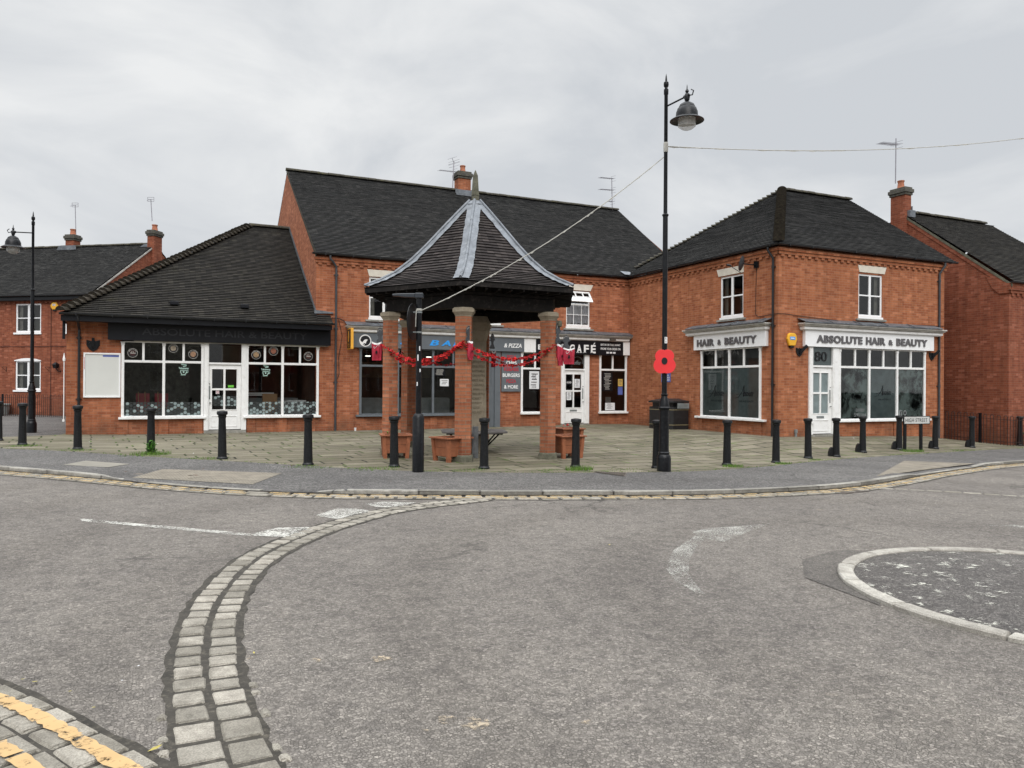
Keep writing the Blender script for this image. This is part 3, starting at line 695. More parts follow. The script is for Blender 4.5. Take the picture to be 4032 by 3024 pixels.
def slope(m, F, el, er, rr, rl, gauge=.112, lift=.024, seg=.45, seed=1):
    """plain tiles in courses: el/er eave corners, rl/rr ridge corners, all (u,w,z)"""
    m.F = F; rnd = random.Random(seed); el, er, rr, rl = (Vector(p) for p in (el, er, rr, rl))
    L = max((rl-el).length, (rr-er).length); e = (er-el).normalized()
    nrm = e.cross(((rl+rr)-(el+er))/2).normalized()
    H = abs((((rl+rr)-(el+er))/2-e*(((rl+rr)-(el+er))/2).dot(e)).length); n = max(3, int(H/gauge)); up = nrm if F(*nrm).z-F(0, 0, 0).z > 0 else -nrm
    for k in range(n):
        v0, v1 = k/n, (k+1)/n
        a, b, c, d = el.lerp(rl, v0), er.lerp(rr, v0), er.lerp(rr, v1), el.lerp(rl, v1)
        W_ = (b-a).length; s = max(1, int(W_/seg)); js = [rnd.uniform(-.0035, .0035) for _ in range(s+1)]
        lo = [a.lerp(b, i/s)+up*(lift+js[i]) for i in range(s+1)]; hi = [d.lerp(c, i/s)+up*(.002) for i in range(s+1)]; bt = [a.lerp(b, i/s) for i in range(s+1)]
        uo = (k % 2)*.0825; ub = a.dot(e); vv = k*.1
        for i in range(s):
            u0_, u1_ = lo[i].dot(e)+uo, lo[i+1].dot(e)+uo
            m.face([lo[i], lo[i+1], hi[i+1], hi[i]], [(u0_, vv+.006), (u1_, vv+.006), (hi[i+1].dot(e)+uo, vv+.094), (hi[i].dot(e)+uo, vv+.094)])
            m.face([bt[i], bt[i+1], lo[i+1], lo[i]], [(u0_, vv), (u1_, vv), (u1_, vv), (u0_, vv)])  # butt face takes the near-black joint colour: shade painted under each course
def ridgeline(m, p, q, r=.12, step=.33, n=8, over=.0, lift=.0):
    p, q = Vector(p), Vector(q); L = (q-p).length; d = (q-p)/L; k = max(1, int(L/step)); side = d.cross(Vector((0, 0, 1))).normalized(); up = side.cross(d)
    for i in range(k):
        a, b = p+d*(L*i/k), p+d*(L*(i+1)/k-.012); rr = r*random.uniform(.95, 1.05); j = random.uniform(-.006, .006)
        ring = []
        for c, s_ in ((a, 1.0), (b, 1.0)):
            for t in range(n+1): ang = pi*t/n; ring.append(tuple(c+side*rr*cos(ang)+up*(rr*.85*sin(ang)-.03+j+lift)))
        m.raw(ring, [(t, t+1, n+2+t, n+1+t) for t in range(n)]+[tuple(range(n, -1, -1)), tuple(range(n+1, 2*n+2))])
def bonnets(m, lo, hi, r=.16, step=.105):
    """hip tiles: overlapping half cones stepping up the hip, from lo to hi"""
    lo, hi = Vector(lo), Vector(hi); L = (hi-lo).length; d = (hi-lo)/L; side = d.cross(Vector((0, 0, 1))).normalized(); up = side.cross(d); k = int(L/step); n = 7
    for i in range(k):
        a = lo+d*(L*i/k-.05); b = a+d*.22; j = random.uniform(-.008, .008); ring = []
        for c, rr, lf in ((a, r, .07+j), (b, r*.7, .0)):
            for t in range(n+1): ang = pi*t/n; ring.append(tuple(c+side*rr*cos(ang)+up*(rr*.75*sin(ang)+lf-.05)))
        m.raw(ring, [(t, t+1, n+2+t, n+1+t) for t in range(n)]+[tuple(range(n, -1, -1))])
def sash(F, u0, u1, z0, z1, root, rows=2, cols=2, mat=UPVC, curtain=CURT, w=-.075, lintel=None, sill=True, fr=.055, split=.5, hidebar=False, lintmat=CREAM, cur=True):
    m = M(F); d = .05
    m.box(u0, u1, w, w+d, z0, z0+fr*1.2); m.box(u0, u1, w, w+d, z1-fr, z1); m.box(u0, u0+fr, w, w+d, z0+fr*1.2, z1-fr); m.box(u1-fr, u1, w, w+d, z0+fr*1.2, z1-fr)
    for i in range(1, cols):
        c = lerp(u0, u1, i/cols); m.box(c-fr*.75, c+fr*.75, w+.002, w+d+.004, z0+fr*1.2, z1-fr)
    zz = lerp(z0, z1, split)
    for i in range(cols): 
        a, b = lerp(u0, u1, i/cols)+fr*.75, lerp(u0, u1, (i+1)/cols)-fr*.75
        m.box(a, b, w+.004, w+d-.004, zz-.022, zz+.022)
    win = m.build('window', mat, root, bevel=.006)
    M(F).face([(u0+.02, w+.02, z0+.03), (u1-.02, w+.02, z0+.03), (u1-.02, w+.02, z1-.03), (u0+.02, w+.02, z1-.03)]).build('pane', GLASS, win)
    if cur:
        m = M(F); wq = (u1-u0)*random.uniform(.16, .24)
        for a, b in ((u0, u0+wq), (u1-wq*.8, u1)):
            n = 10
            for i in range(n):
                x0, x1 = lerp(a, b, i/n), lerp(a, b, (i+1)/n); q0, q1 = w-.10-.02*(i % 2), w-.10-.02*((i+1) % 2)
                m.face([(x0, q0, z0), (x1, q1, z0), (x1, q1, z1), (x0, q0, z1)])
        m.build('curtain', curtain, win)
    if lintel:
        a, b, c, d2, e, f = lintel; M(F).plate([(a, e), (b, e), (c, f), (d2, f)], -.02, .022).build('lintel', lintmat, win, bevel=.004)
    if sill: M(F).box(u0-.12, u1+.12, -.05, .07, z0-.135, z0-.07).build('sill', SILL, win, bevel=.006); M(F).box(u0-.02, u1+.02, -.07, .02, z0-.07, z0-.002).build('sill', mat, win)
    return win
def shopfront(F, u0, u1, z0, z1, mains, halves, ztr, root, mat=WHITE, paneskip=(), sillw=.12, paint=None, ext=.07):
    """timber shop window: jambs, mullions, transom, sill; mains/halves = centre u of full and top-only bars"""
    m = M(F); w0, w1 = -.03, .045
    cols = [u0+.035]+list(mains)+[u1-.035]
    for c in cols:
        m.box(c-.038, c+.038, w0, w1, z0, z1-.10); m.box(c-.048, c+.048, w0-.002, w1+.008, z1-.10, z1-.05)
        for sg in (-1, 1): m.plate([(c, z1-.05), (c+sg*.04, z1-.05), (c+sg*.075, z1+.0), (c, z1+.0)][::sg], w0, w1+.004)
    for c in halves: m.box(c-.032, c+.032, w0+.004, w1-.006, ztr, z1)
    for a, b in zip(cols, cols[1:]): m.box(a+.038, b-.038, w0+.003, w1-.002, ztr-.05, ztr+.02); m.box(a+.038, b-.038, w0+.003, w1-.012, z0, z0+.03); m.box(a+.038, b-.038, w0+.003, w1-.012, z1-.02, z1+.01)
    o = m.build('shop_window', mat, root, bevel=.005)
    M(F).box(u0-ext, u1+ext, -.06, sillw, z0-.07, z0-.004).build('sill', paint or mat, o, bevel=.01)
    for i, (a, b) in enumerate(zip(cols, cols[1:])):
        M(F).face([(a+.03, .0, z0+.02), (b-.03, .0, z0+.02), (b-.03, .0, ztr-.04), (a+.03, .0, ztr-.04)]).build('pane', GLASS, o)
        M(F).face([(a+.03, .0, ztr+.01), (b-.03, .0, ztr+.01), (b-.03, .0, z1), (a+.03, .0, z1)]).build('pane', GLASS, o)
    return o
def shopdoor(F, u0, u1, zb, zt, z1, g, root, mat=WHITE, handle='l', jl=.12, jr=.12, lb=True, film=None):
    """door with jambs, transom light, 2x2 glazing g=(ua,ub,za,zb), letterbox and bottom panel"""
    m = M(F); m.box(u0-jl, u0-.004, -.05, .055, zb, z1); m.box(u1+.004, u1+jr, -.05, .055, zb, z1); m.box(u0-.004, u1+.004, -.045, .04, zt+.01, zt+.07); m.box(u0-jl+.02, u0-.03, -.04, .068, zb, z1-.05)
    if jr > .16: m.box(u1+.03, u1+jr-.02, -.04, .068, zb, z1-.05)
    fr = m.build('door_frame', mat, root, bevel=.005); M(F).box(u0-jl, u1+jr, -.06, .08, zb-.3, zb-.002).build('threshold', SILL, fr)
    M(F).face([(u0, -.01, zt+.07), (u1, -.01, zt+.07), (u1, -.01, z1), (u0, -.01, z1)]).build('pane', GLASS, fr)
    ga, gb, gc, gd = g; m = M(F); w0, w1 = -.045, .0; um, zm = (ga+gb)/2, (gc+gd)/2
    m.box(u0, ga, w0, w1, zb+.02, zt); m.box(gb, u1, w0, w1, zb+.02, zt); m.box(ga, gb, w0, w1, gd, zt); m.box(ga, gb, w0, w1, zb+.02, gc)
    m.box(um-.03, um+.03, w0+.004, w1+.008, gc, gd); m.box(ga, um-.03, w0+.004, w1+.006, zm-.03, zm+.03); m.box(um+.03, gb, w0+.004, w1+.006, zm-.03, zm+.03)
    for a, b, c, d in ((ga-.02, gb+.02, gc-.02, gc), (ga-.02, gb+.02, gd, gd+.02), (ga-.02, ga, gc, gd), (gb, gb+.02, gc, gd)): m.box(a, b, w1, w1+.012, c, d)
    pz = zb+.12; pt = zb+.42
    for a, b, c, d in ((ga, gb, pz-.02, pz), (ga, gb, pt, pt+.02), (ga-.02, ga, pz-.02, pt+.02), (gb, gb+.02, pz-.02, pt+.02)): m.box(a, b, w1+.001, w1+.013, c, d)
    o = m.build('door', mat, root, bevel=.004)
    M(F).face([(ga, -.02, gc), (gb, -.02, gc), (gb, -.02, gd), (ga, -.02, gd)]).build('pane', film or GLASS, o)
    if lb: M(F).box(um-.15, um+.15, .0, .012, gc-.15, gc-.08).build('letterbox', COUNT, o, bevel=.003)
    hx = ga-.07 if handle == 'l' else gb+.07
    h = M(F).box(hx-.02, hx+.02, .0, .012, zm-.3, zm+.1); h.box(hx-.012, hx+.012, .012, .035, zm+.16, zm+.185); h.box(hx-.012, hx+.04, .012, .04, zm-.42, zm-.395); h.build('handle', COUNT, o)
    return o
def cornice(F, u0, u1, root, zt=3.69, over=.0, lead=(0, 0), matw=WHITE):
    m = M(F)
    m.box(u0+.10, u1-.10, 0, .15, 3.335, 3.36); m.box(u0+.08, u1-.08, 0, .19, 3.36, 3.43); m.build('cornice', matw, root, bevel=.004)
    m = M(F); m.box(u0+.06, u1-.06, 0, .205, 3.43, 3.46); m.box(u0+.03, u1-.03, 0, .25, 3.46, 3.50); m.box(u0, u1, 0, .29, 3.50, 3.545); m.build('cornice', CORN, root, bevel=.008)
    m = M(F); a, b = u0-.02+lead[0], u1+.02-lead[1]; n = max(4, int((b-a)/.28)); rr = random.Random(int(a*10)); pv = None
    for i in range(n+1):
        u = lerp(a, b, i/n); j = rr.uniform(-.012, .012); k = rr.uniform(-.01, .008)
        cur = [(u, .002, zt), (u, .10, zt-.035+j), (u, .22, zt-.075+j), (u, .315+k, 3.585+j*.5), (u, .318+k, 3.548+k)]
        if pv:
            for q in range(4): m.face([pv[q+1], cur[q+1], cur[q], pv[q]])
        pv = cur
    for u in [a+x for x in (1.1, 2.3, 3.5, 4.7, 5.9, 7.1, 8.3, 9.5) if a+x < b-.2]:
        m.tube([(u, .02, zt-.0), (u, .12, zt-.03), (u, .22, zt-.065), (u, .33, 3.58)], .018, 6)
    m.build('lead_capping', LEADD, root, smooth=True)
def dentils(F, u0, u1, root, zt=5.74, mat=BRICK, step=.27, ends=(0, 0)):
    m = M(F); m.box(u0-ends[0], u1+ends[1], 0, .05, 5.56, 5.655); m.box(u0-ends[0]*1.3, u1+ends[1]*1.3, 0, .085, 5.655, zt); u = u0+.06
    while u < u1-.1: m.box(u, u+.125, .0, .045, 5.485, 5.559); u += step
    m.build('dentil_course', mat, root, bevel=.003)
def gutter(F, u0, u1, z, w, root, mat=PIPE, brackets=True):
    m = M(F); n = 8; pr = []
    for u in (u0, u1):
        pr.append([(u, w+.055-.055*cos(pi*i/n), z-.055*sin(pi*i/n)-.0) for i in range(n+1)])
    for i in range(n): m.face([pr[0][i], pr[1][i], pr[1][i+1], pr[0][i+1]])
    m.raw([p for p in pr[0]]+[p for p in pr[1]], [tuple(range(n, -1, -1)), tuple(range(n+1, 2*n+2))]); m.box(u0, u1, w+.104, w+.114, z-.012, z+.006)
    u = u0+.4
    while brackets and u < u1-.1: m.box(u, u+.03, w-.01, w+.118, z-.066, z-.05); m.box(u, u+.03, w+.108, w+.121, z-.05, z+.01); u += .9
    m.build('gutter', mat, root, smooth=True)
def downpipe(F, u, w, ztop, zbot, root, mat=PIPE, swan=.14, r=.036, side=0):
    m = M(F); m.tube([(u-side, w+swan, ztop), (u-side, w+swan, ztop-.10), (u-side*.6, w+swan*.7, ztop-.18), (u, w, ztop-.34), (u, w, ztop-.45)], r, 10)
    m.tube([(u, w, ztop-.44), (u, w, zbot)], r, 10)
    z = ztop-.6
    while z > zbot+.2: m.tube([(u, w, z-.045), (u, w, z+.045)], r*1.25, 10); m.box(u-.075, u+.075, w-.07, w-.01, z-.012, z+.012); z -= 1.75
    m.build('downpipe', mat, root, smooth=True)
def chimney(F, u0, u1, w0, w1, z0, zc, root, mat=BRICK, pot=True, potr=.13, cap=.30):
    m = M(F); m.box(u0, u1, w0, w1, z0, zc); o = m.build('chimney', mat, root)
    m = M(F); m.box(u0-.04, u1+.04, w0-.04, w1+.04, zc, zc+cap*.3); m.box(u0-.075, u1+.075, w0-.075, w1+.075, zc+cap*.3, zc+cap*.75); m.box(u0-.03, u1+.03, w0-.03, w1+.03, zc+cap*.75, zc+cap); m.build('chimney_cap', CAPD, o, bevel=.012)
    c = ((u0+u1)/2, (w0+w1)/2, zc+cap-.01)
    M(F).lathe([(potr*1.15, 0), (potr*1.0, .04), (potr*.82, .22), (potr*.86, .25), (potr*.98, .27), (potr*.98, .31), (potr*.8, .31), (potr*.75, .1)], c, 14).build('chimney_pot', POT, o, smooth=True)
    return o
def flash(m, pts, w=.012): m.plate(pts, 0, w)
FA = Frame((0, 25), (1, 0), (0, -1)); FS = Frame((0, 17.1), (1, 0), (0, -1)); FW = Frame((16.6, 0), (0, -1), (-1, 0))
ESH = (.8045, -.594); TP = (-4.4, 39.5)
FT = Frame(TP, ESH, (-.594, -.8045)); GT = (-2.68, 38.23)
# ------------------------------------------------------------------ the single-storey shop at left
B1 = thing('corner_shop_building', 'single-storey red brick shop with black fascia and hipped dark tiled roof at left', 'shop building', (-2.38, 25, .1))
UL, UR = -2.38, 4.6
H1 = [(-.98, 1.27, .62, 2.95), (1.27, 2.45, .15, 2.95), (2.45, 4.70, .62, 2.95)]
H1 = [(-.98, 4.60, .62, 2.95), (1.27, 2.45, -.1, .62)]
m = M(); wall(m, FA, UL, UR, -.1, 3.45, H1, .06)
FL = Frame((UL, 25), (0, -1), (-1, 0))
wall(m, FL, -12.0, 0, -.1, 3.4, [], .1)
m.F = WORLD; m.face([(UR, 37, -.1), (UL, 37, -.1), (UL, 37, 3.45), (UR, 37, 3.45)]); m.face([(UR, 37, 3.45), (UL, 37, 3.45), (UL, 25, 3.45), (UR, 25, 3.45)])
m.F = FA
for a, b in ((-1.08, -.80), (.02, .28), (1.0, 1.22), (2.52, 2.75), (3.42, 3.72), (4.38, 4.6)): m.box(a, b, 0, .035, -.1, .545)
m.build('wall', BRICK, B1)
room(FA, -1.1, 4.58, .12, 2.96, 5.0, ROOMD, B1, -.06)
m = M(FA); m.box(2.7, 4.3, -2.2, -1.5, .12, 1.15); m.build('counter', COUNT, B1); M(FA).box(3.05, 3.5, -.75, -.6, .5, 1.3).build('cardboard_box', CARD, B1)
m = M(FA); m.box(3.5, 3.75, -.55, -.3, .62, 1.08); m.box(3.75, 4.35, -.5, -.25, .62, 1.1); m.build('paper_roll', PAPER, B1)
m = M(FA)
for u in (-.62, -.1): m.box(u, u+.38, -1.0, -.95, .75, 1.3)
m.build('chair', SEATR, B1)
m = M(FA)
for u in (-.52, -.34, .02, .2): m.tube([(u, -.93, .2), (u-.03, -.93, 1.35)], .014, 6)
m.build('chair_frame', CARD, B1); M(FA).box(-.2, .75, -.8, -1.3, .83, .87).build('table_top', CARD, B1)
M(FA).box(2.75, 3.5, -2.3, -1.6, 1.25, 1.29).box(2.65, 3.5, -1.45, -1.42, 1.28, 1.33).box(2.65, 3.5, -1.45, -1.42, 1.22, 1.25).build('shelf', WLET, B1)
shopfront(FA, -.98, 1.25, .62, 2.83, [.145], [-.405, .685], 2.27, B1)
shopfront(FA, 2.47, 4.70, .62, 2.83, [3.57], [3.03, 4.105], 2.27, B1)
shopdoor(FA, 1.40, 2.33, .19, 2.19, 2.84, (1.49, 2.20, .82, 2.06), B1, handle='l', jl=.14, jr=.15, lb=False)
WALLP = plain('leaf_wallpaper', (.10, .105, .09), .9, .75, 5.5, dirt=(.20, .19, .16))
M(FA).box(-1.0, .95, -2.6, -2.55, .12, 2.95).build('partition', WALLP, B1); M(FA).box(2.0, 2.7, -3.6, -3.5, .12, 2.95).build('partition', ROOML, B1)
for u in (-.3, .9, 3.0, 4.1): M(FA).box(u, u+.3, -1.9, -1.6, 2.80, 2.84).build('ceiling_panel', ROOML, B1)
# fascia (soffit board), sign is a thing of its own
M(FA).box(UL-.08, 5.02, .12, .50, 3.345, 3.355).box(UL-.08, 5.02, .50, .53, 3.345, 3.50).build('soffit', BLACKW, B1)
M(Frame((UL, 25), (0, -1), (-1, 0))).box(-12, .5, .08, .095, 3.345, 3.50).build('soffit', BLACKW, B1)
gutter(FA, UL-.13, 5.08, 3.555, .535, B1)
downpipe(FA, -2.06, .06, 3.50, .12, B1, swan=.5)
RZ1, RY1 = 7.66, 5.67
m = M(); ov = .52
slope(m, FA, (UL-.10, ov, 3.56), (4.6, ov, 3.56), (4.6, -RY1, RZ1), (3.16, -RY1, RZ1), seed=3)
slope(m, FA, (4.6, ov, 3.56), (5.05, ov, 3.56), (5.05, .06, 3.86), (4.6, .06, 3.86), seed=4)
slope(m, FL, (-12, .10, 3.56), (ov, .10, 3.56), (-RY1, -(3.16-UL), RZ1), (-RY1-.6, -(3.16-UL), RZ1), seed=5)
slope(m, Frame((0, 25), (-1, 0), (0, 1)), (-4.6, 12, 3.56), (-UL+ov*.5, 12, 3.56), (-3.16, RY1, RZ1), (-4.6, RY1, RZ1), .3)
rf = m.build('roof', TILEB, B1)
m = M(); bonnets(m, (UL-.06, 25-ov+.02, 3.62), (3.16, 25+RY1, RZ1+.03), .18, .2); m.build('hip_tiles', BONNET, rf)
m = M(); ridgeline(m, (3.1, 25+RY1, RZ1+.04), (4.6, 25+RY1, RZ1+.04)); m.build('ridge_tiles', RIDGE, rf)
m = M(WORLD)      # stepped lead flashing against the gable
for i in range(46):
    t0, t1 = i/46, (i+1)/46; y0, y1 = lerp(25+.0, 25+RY1, t0), lerp(25, 25+RY1, t1); z0, z1 = lerp(3.92, RZ1, t0), lerp(3.92, RZ1, t1)
    m.box(4.585, 4.598, y0, y1, z0-.06, z1+.09)
m.build('flashing', LEAD, rf)
m = M(FA); m.plate([(4.55, 3.9), (5.15, 3.92), (5.15, 3.96), (4.55, 4.02)], .0, .06); m.build('flashing', LEAD, rf)
for px, py in ((686, 1195), (962, 1208)):
    u = 0; v = ray(px, py); 
    # point on the front slope
    n_ = Vector((0, -(RZ1-3.56), RY1+ov)); p0 = Vector((0, 25-ov, 3.56)); t = n_.dot(p0-Vector((0, 0, EYE)))/n_.dot(v); p = v*t+Vector((0, 0, EYE))
    M().box(p.x-.12, p.x+.12, p.y-.18, p.y+.12, p.z-.05, p.z+.06).build('roof_vent', BLACKW, rf, bevel=.01)
# ------------------------------------------------------------------ the two-storey main range
B2 = thing('main_shop_building', 'two-storey orange brick building with long dark tiled roof behind the gazebo', 'building', (4.6, 25, .1))
X0, X1 = 4.6, 16.6; RYM, RZM = 6.32, 10.13; ZE = 5.84
WU = [(13.82, 14.84, 3.85, 5.20), (6.34, 7.36, 3.85, 5.20), (10.1, 11.12, 3.85, 5.20)]
H2 = [(6.03, 10.0, .62, 2.95), (10.6, 11.12, -.1, 2.95), (11.95, 13.25, .62, 2.95), (13.62, 14.80, -.1, 2.95), (15.27, 16.50, .62, 2.95)]
m = M(); wall(m, FA, X0, X1, -.1, 5.80, H2+WU, .10)
FG = Frame((X0, 25), (0, -1), (-1, 0))
m.F = FG; m.face([(-12.64, 0, -.1), (0, 0, -.1), (0, 0, 5.8), (-12.64, 0, 5.8)]); m.face([(-12.64, 0, 5.8), (0, 0, 5.8), (-RYM, 0, RZM-.05)])
m.F = WORLD; m.face([(20.1, 37.64, -.1), (4.6, 37.64, -.1), (4.6, 37.64, 5.8), (20.1, 37.64, 5.8)]); m.face([(20.1, 25, -.1), (20.1, 37.64, -.1), (20.1, 37.64, 5.8), (20.1, 31.3, RZM-.05), (20.1, 25, 5.8)])
m.F = FA
for a, b in ((5.90, 6.20), (7.2, 7.5), (8.50, 8.73), (9.7, 10.0), (11.0, 11.22)): m.box(a, b, 0, .035, -.1, .53)
m.build('wall', BRICK, B2)
m = M(FG); v = []
m.plate([(-RYM-.0, RZM-.10), (.08, 5.70), (.08, 5.83), (-RYM, RZM+.02)], .0, .03); m.build('verge', RIDGE, B2)
room(FA, 5.9, 10.9, .12, 2.96, 4.2, ROOMD, B2, -.1); room(FA, 11.9, 16.5, .12, 2.96, 3.2, plain('cafe_interior', (.06, .03, .028), .8, .3), B2, -.1)
for i, wv in enumerate(WU): room(FA, wv[0]-.3, wv[1]+.3, wv[2]-.1, wv[3]+.1, 1.5, ROOMD, B2, -.1)
m = M(FA); m.box(6.3, 9.8, -2.2, -1.6, .12, 1.12); m.box(6.3, 9.8, -2.1, -1.7, 1.12, 1.15); m.build('counter', COUNT, B2)
m = M(FA); m.box(6.2, 9.9, -4.2, -4.1, 1.9, 2.5); m.build('menu_board', plain('menu_board_dim', (.16, .13, .09), .6, .5, 3), B2)
for u, w_, z in ((6.55, -1.2, 2.6), (8.85, -1.4, 2.62), (6.25, -1.9, 1.66)): M(FA).box(u, u+.16, w_, w_-.1, z, z+.03 if z > 2 else z+.14).build('ceiling_light', LIT, B2)
m = M(FA); m.box(15.4, 15.75, -.5, -.52, 1.0, 1.9); m.build('dark_menu_panel', BLACKW, B2)
shopfront(FA, 6.03, 10.0, .62, 2.83, [7.34, 8.59], [9.33], 2.26, B2, mat=GREY, ext=.12)
shopfront(FA, 11.95, 13.25, .64, 2.83, [], [12.52], 2.26, B2, ext=.02)
shopfront(FA, 15.27, 16.50, .64, 2.83, [], [15.86], 2.26, B2, ext=.04)
shopdoor(FA, 13.75, 14.60, .21, 2.19, 2.84, (13.82, 14.48, .81, 2.05), B2, handle='r', jl=.14, jr=.21)
m = M(FA); m.box(10.6, 10.72, -.05, .05, .12, 2.84); m.box(10.90, 11.12, -.05, .06, .12, 2.84); m.box(10.72, 10.90, -.06, .0, .12, 2.84); m.box(10.80, 10.90, .0, .01, 1.6, 2.2); m.build('door', GREY, B2, bevel=.006)
cornice(FA, 5.55, 16.60, B2)
for c in (WU[0],):
    pass
# cafe upper window: top light pushed open, lace curtain behind the lower panes
u0, u1, z0, z1 = WU[0]
m = M(FA); w = -.075; d = .05
m.box(u0, u1, w, w+d, z0, z0+.09); m.box(u0, u1, w, w+d, z1-.05, z1); m.box(u0, u0+.05, w, w+d, z0+.09, z1-.05); m.box(u1-.05, u1, w, w+d, z0+.09, z1-.05); m.box(u0+.05, u1-.05, w, w+d, 4.66, 4.72)
for i in (1, 2): c = lerp(u0, u1, i/3); m.box(c-.013, c+.013, w+.01, w+.04, z0+.09, 4.66)
m.box(u0+.05, u1-.05, w+.012, w+.038, 4.29, 4.315)
o = m.build('window', WHITE, B2, bevel=.005)
M(FA).face([(u0+.03, w+.02, z0+.05), (u1-.03, w+.02, z0+.05), (u1-.03, w+.02, 4.68), (u0+.03, w+.02, 4.68)]).build('pane', GLASS, o)
m = M(FA)
for i in range(26):
    x0, x1 = lerp(u0, u1, i/26), lerp(u0, u1, (i+1)/26); q = lambda i: w-.05-.02*sin(i*1.7); m.face([(x0, q(i), z0+.13+.02*sin(i*.9)), (x1, q(i+1), z0+.13+.02*sin(i*.9+.9)), (x1, q(i+1), 4.75), (x0, q(i), 4.75)])
m.build('curtain', LACE, o)
m = M(FA); A = radians(38)          # the open top light, hinged at its head
def op(u, t, w_): return (u, w+.05+t*sin(A)+w_*cos(A), z1-.05-t*cos(A)+w_*sin(A))
def obox(a, b, t0, t1): m.raw([op(a, t0, 0), op(b, t0, 0), op(b, t1, 0), op(a, t1, 0), op(a, t0, .035), op(b, t0, .035), op(b, t1, .035), op(a, t1, .035)], [(3, 2, 1, 0), (4, 5, 6, 7), (0, 1, 5, 4), (1, 2, 6, 5), (2, 3, 7, 6), (3, 0, 4, 7)])
T_ = .50; ua, ub = u0+.03, u1-.03
obox(ua, ub, 0, .05); obox(ua, ub, T_-.05, T_); obox(ua, ua+.05, .05, T_-.05); obox(ub-.05, ub, .05, T_-.05); obox(ua+.05, ub-.05, T_*.5-.013, T_*.5+.013)
for i in (1, 2): c = lerp(ua, ub, i/3); obox(c-.013, c+.013, .05, T_*.5-.013); obox(c-.013, c+.013, T_*.5+.013, T_-.05)
sh = m.build('top_light', WHITE, o); m = M(FA); m.face([op(ua+.03, .03, .015), op(ub-.03, .03, .015), op(ub-.03, T_-.03, .015), op(ua+.03, T_-.03, .015)]); m.build('pane', GLASS, o)
M(FA).plate([(u0-.02, 5.22), (u1+.02, 5.22), (u1+.13, 5.45), (u0-.13, 5.45)], -.02, .022).build('lintel', CREAM, o, bevel=.004)
M(FA).box(u0-.12, u1+.14, -.05, .07, z0-.14, z0-.075).build('sill', SILL, o, bevel=.006); M(FA).box(u0-.02, u1+.02, -.07, .02, z0-.075, z0-.002).build('sill', WHITE, o)
for c in WU[1:]:
    u0, u1, z0, z1 = c; sash(FA, u0, u1, z0, z1, B2, mat=WHITE, lintel=(u0-.0, u1+.0, u1+.07, u0-.07, 5.22, 5.45))
dentils(FA, X0, X1-.02, B2, ends=(.05, 0)); gutter(FA, X0-.15, X1-.12, 5.85, .10, B2); downpipe(FA, 5.24, .05, 5.79, .1, B2, mat=PIPEG, swan=.11, side=.22)
m = M(); slope(m, FA, (X0-.04, .17, 5.86), (19.6, .17, 5.86), (20.15, -RYM, RZM), (X0-.04, -RYM, RZM), seed=8)
slope(m, Frame((0, 25), (-1, 0), (0, 1)), (-20.15, 12.8, 5.86), (-X0, 12.8, 5.86), (-X0, RYM, RZM), (-20.15, RYM, RZM), .3)
rf = m.build('roof', TILE, B2)
m = M(); ridgeline(m, (X0-.05, 25+RYM, RZM+.04), (20.15, 25+RYM, RZM+.04)); m.build('ridge_tiles', RIDGE, rf)
ch = chimney(WORLD, 11.80, 12.38, 31.1, 31.60, 9.5, 10.66, rf, cap=.32)
m = M(FA); m.box(11.66, 12.54, -6.07, -6.09, 9.90, 10.16); m.box(11.64, 12.56, -5.9, -6.07, 9.82, 9.93); m.build('flashing', LEAD, rf)
m = M(FA); m.face([(16.28, .2, 5.93), (16.62, .2, 5.93), (16.72, -.12, 6.10), (16.24, -.10, 6.10)]); m.build('flashing', LEAD, rf)
# ------------------------------------------------------------------ the corner wing
B3 = thing('corner_wing_building', 'two-storey orange brick corner building with white salon shopfronts on two sides', 'building', (16.6, 17.1, .05))
XR = 23.92; WS_ = (19.90, 20.96, 3.86, 5.20); WW_ = (-19.67, -18.60, 3.86, 5.18)
H3 = [(17.83, 22.97, .62, 2.95)]; H3d = [(17.83, 18.88, -.1, .62)]
m = M(); wall(m, FS, 16.6, XR, -.35, 5.80, H3+H3d+[WS_], .10)
wall(m, FW, -25, -17.1, -.35, 5.80, [(-20.60, -17.78, .62, 2.95), WW_], .10)
FE = Frame((XR, 17.1), (0, 1), (1, 0)); AY, AZ = 4.6, 9.02
m.F = FE; m.face([(0, 0, -.5), (9.2, 0, -.5), (9.2, 0, 5.8), (0, 0, 5.8)]); m.face([(0, 0, 5.8), (9.2, 0, 5.8), (AY, 0, AZ-.05)])
m.F = WORLD; m.face([(16.6, 26.3, 2), (16.6, 25, 2), (16.6, 25, 5.8), (16.6, 26.3, 5.8)]); m.face([(XR, 26.3, -.3), (16.6, 26.3, -.3), (16.6, 26.3, 5.8), (XR, 26.3, 5.8)])
m.F = FS
for a, b in ((19.05, 19.32), (20.22, 20.50), (21.50, 21.78), (22.72, 23.0)): m.box(a, b, 0, .035, -.35, .53)
m.F = FW
for a, b in ((-20.78, -20.5), (-18.05, -17.75)): m.box(a, b, 0, .035, -.35, .53)
m.build('wall', BRICKW, B3)
room(FS, 16.8, 23.8, .12, 2.96, 6.5, ROOMD, B3, -.1); room(FS, 19.6, 21.2, 3.7, 5.4, 1.5, ROOMD, B3, -.1); room(FW, -20.0, -18.3, 3.7, 5.4, 1.5, ROOMD, B3, -.1)
m = M(FS); m.box(17.0, 23.7, -3.5, -3.45, .12, 2.9); m.build('partition', ROOML, B3)
M(FS).box(19.2, 20.2, -1.6, -1.5, .12, 1.35).build('reception_desk', BLACKW, B3); M(FW).box(-20.9, -17.4, -1.9, -1.85, .12, 2.9).build('partition', ROOML, B3)
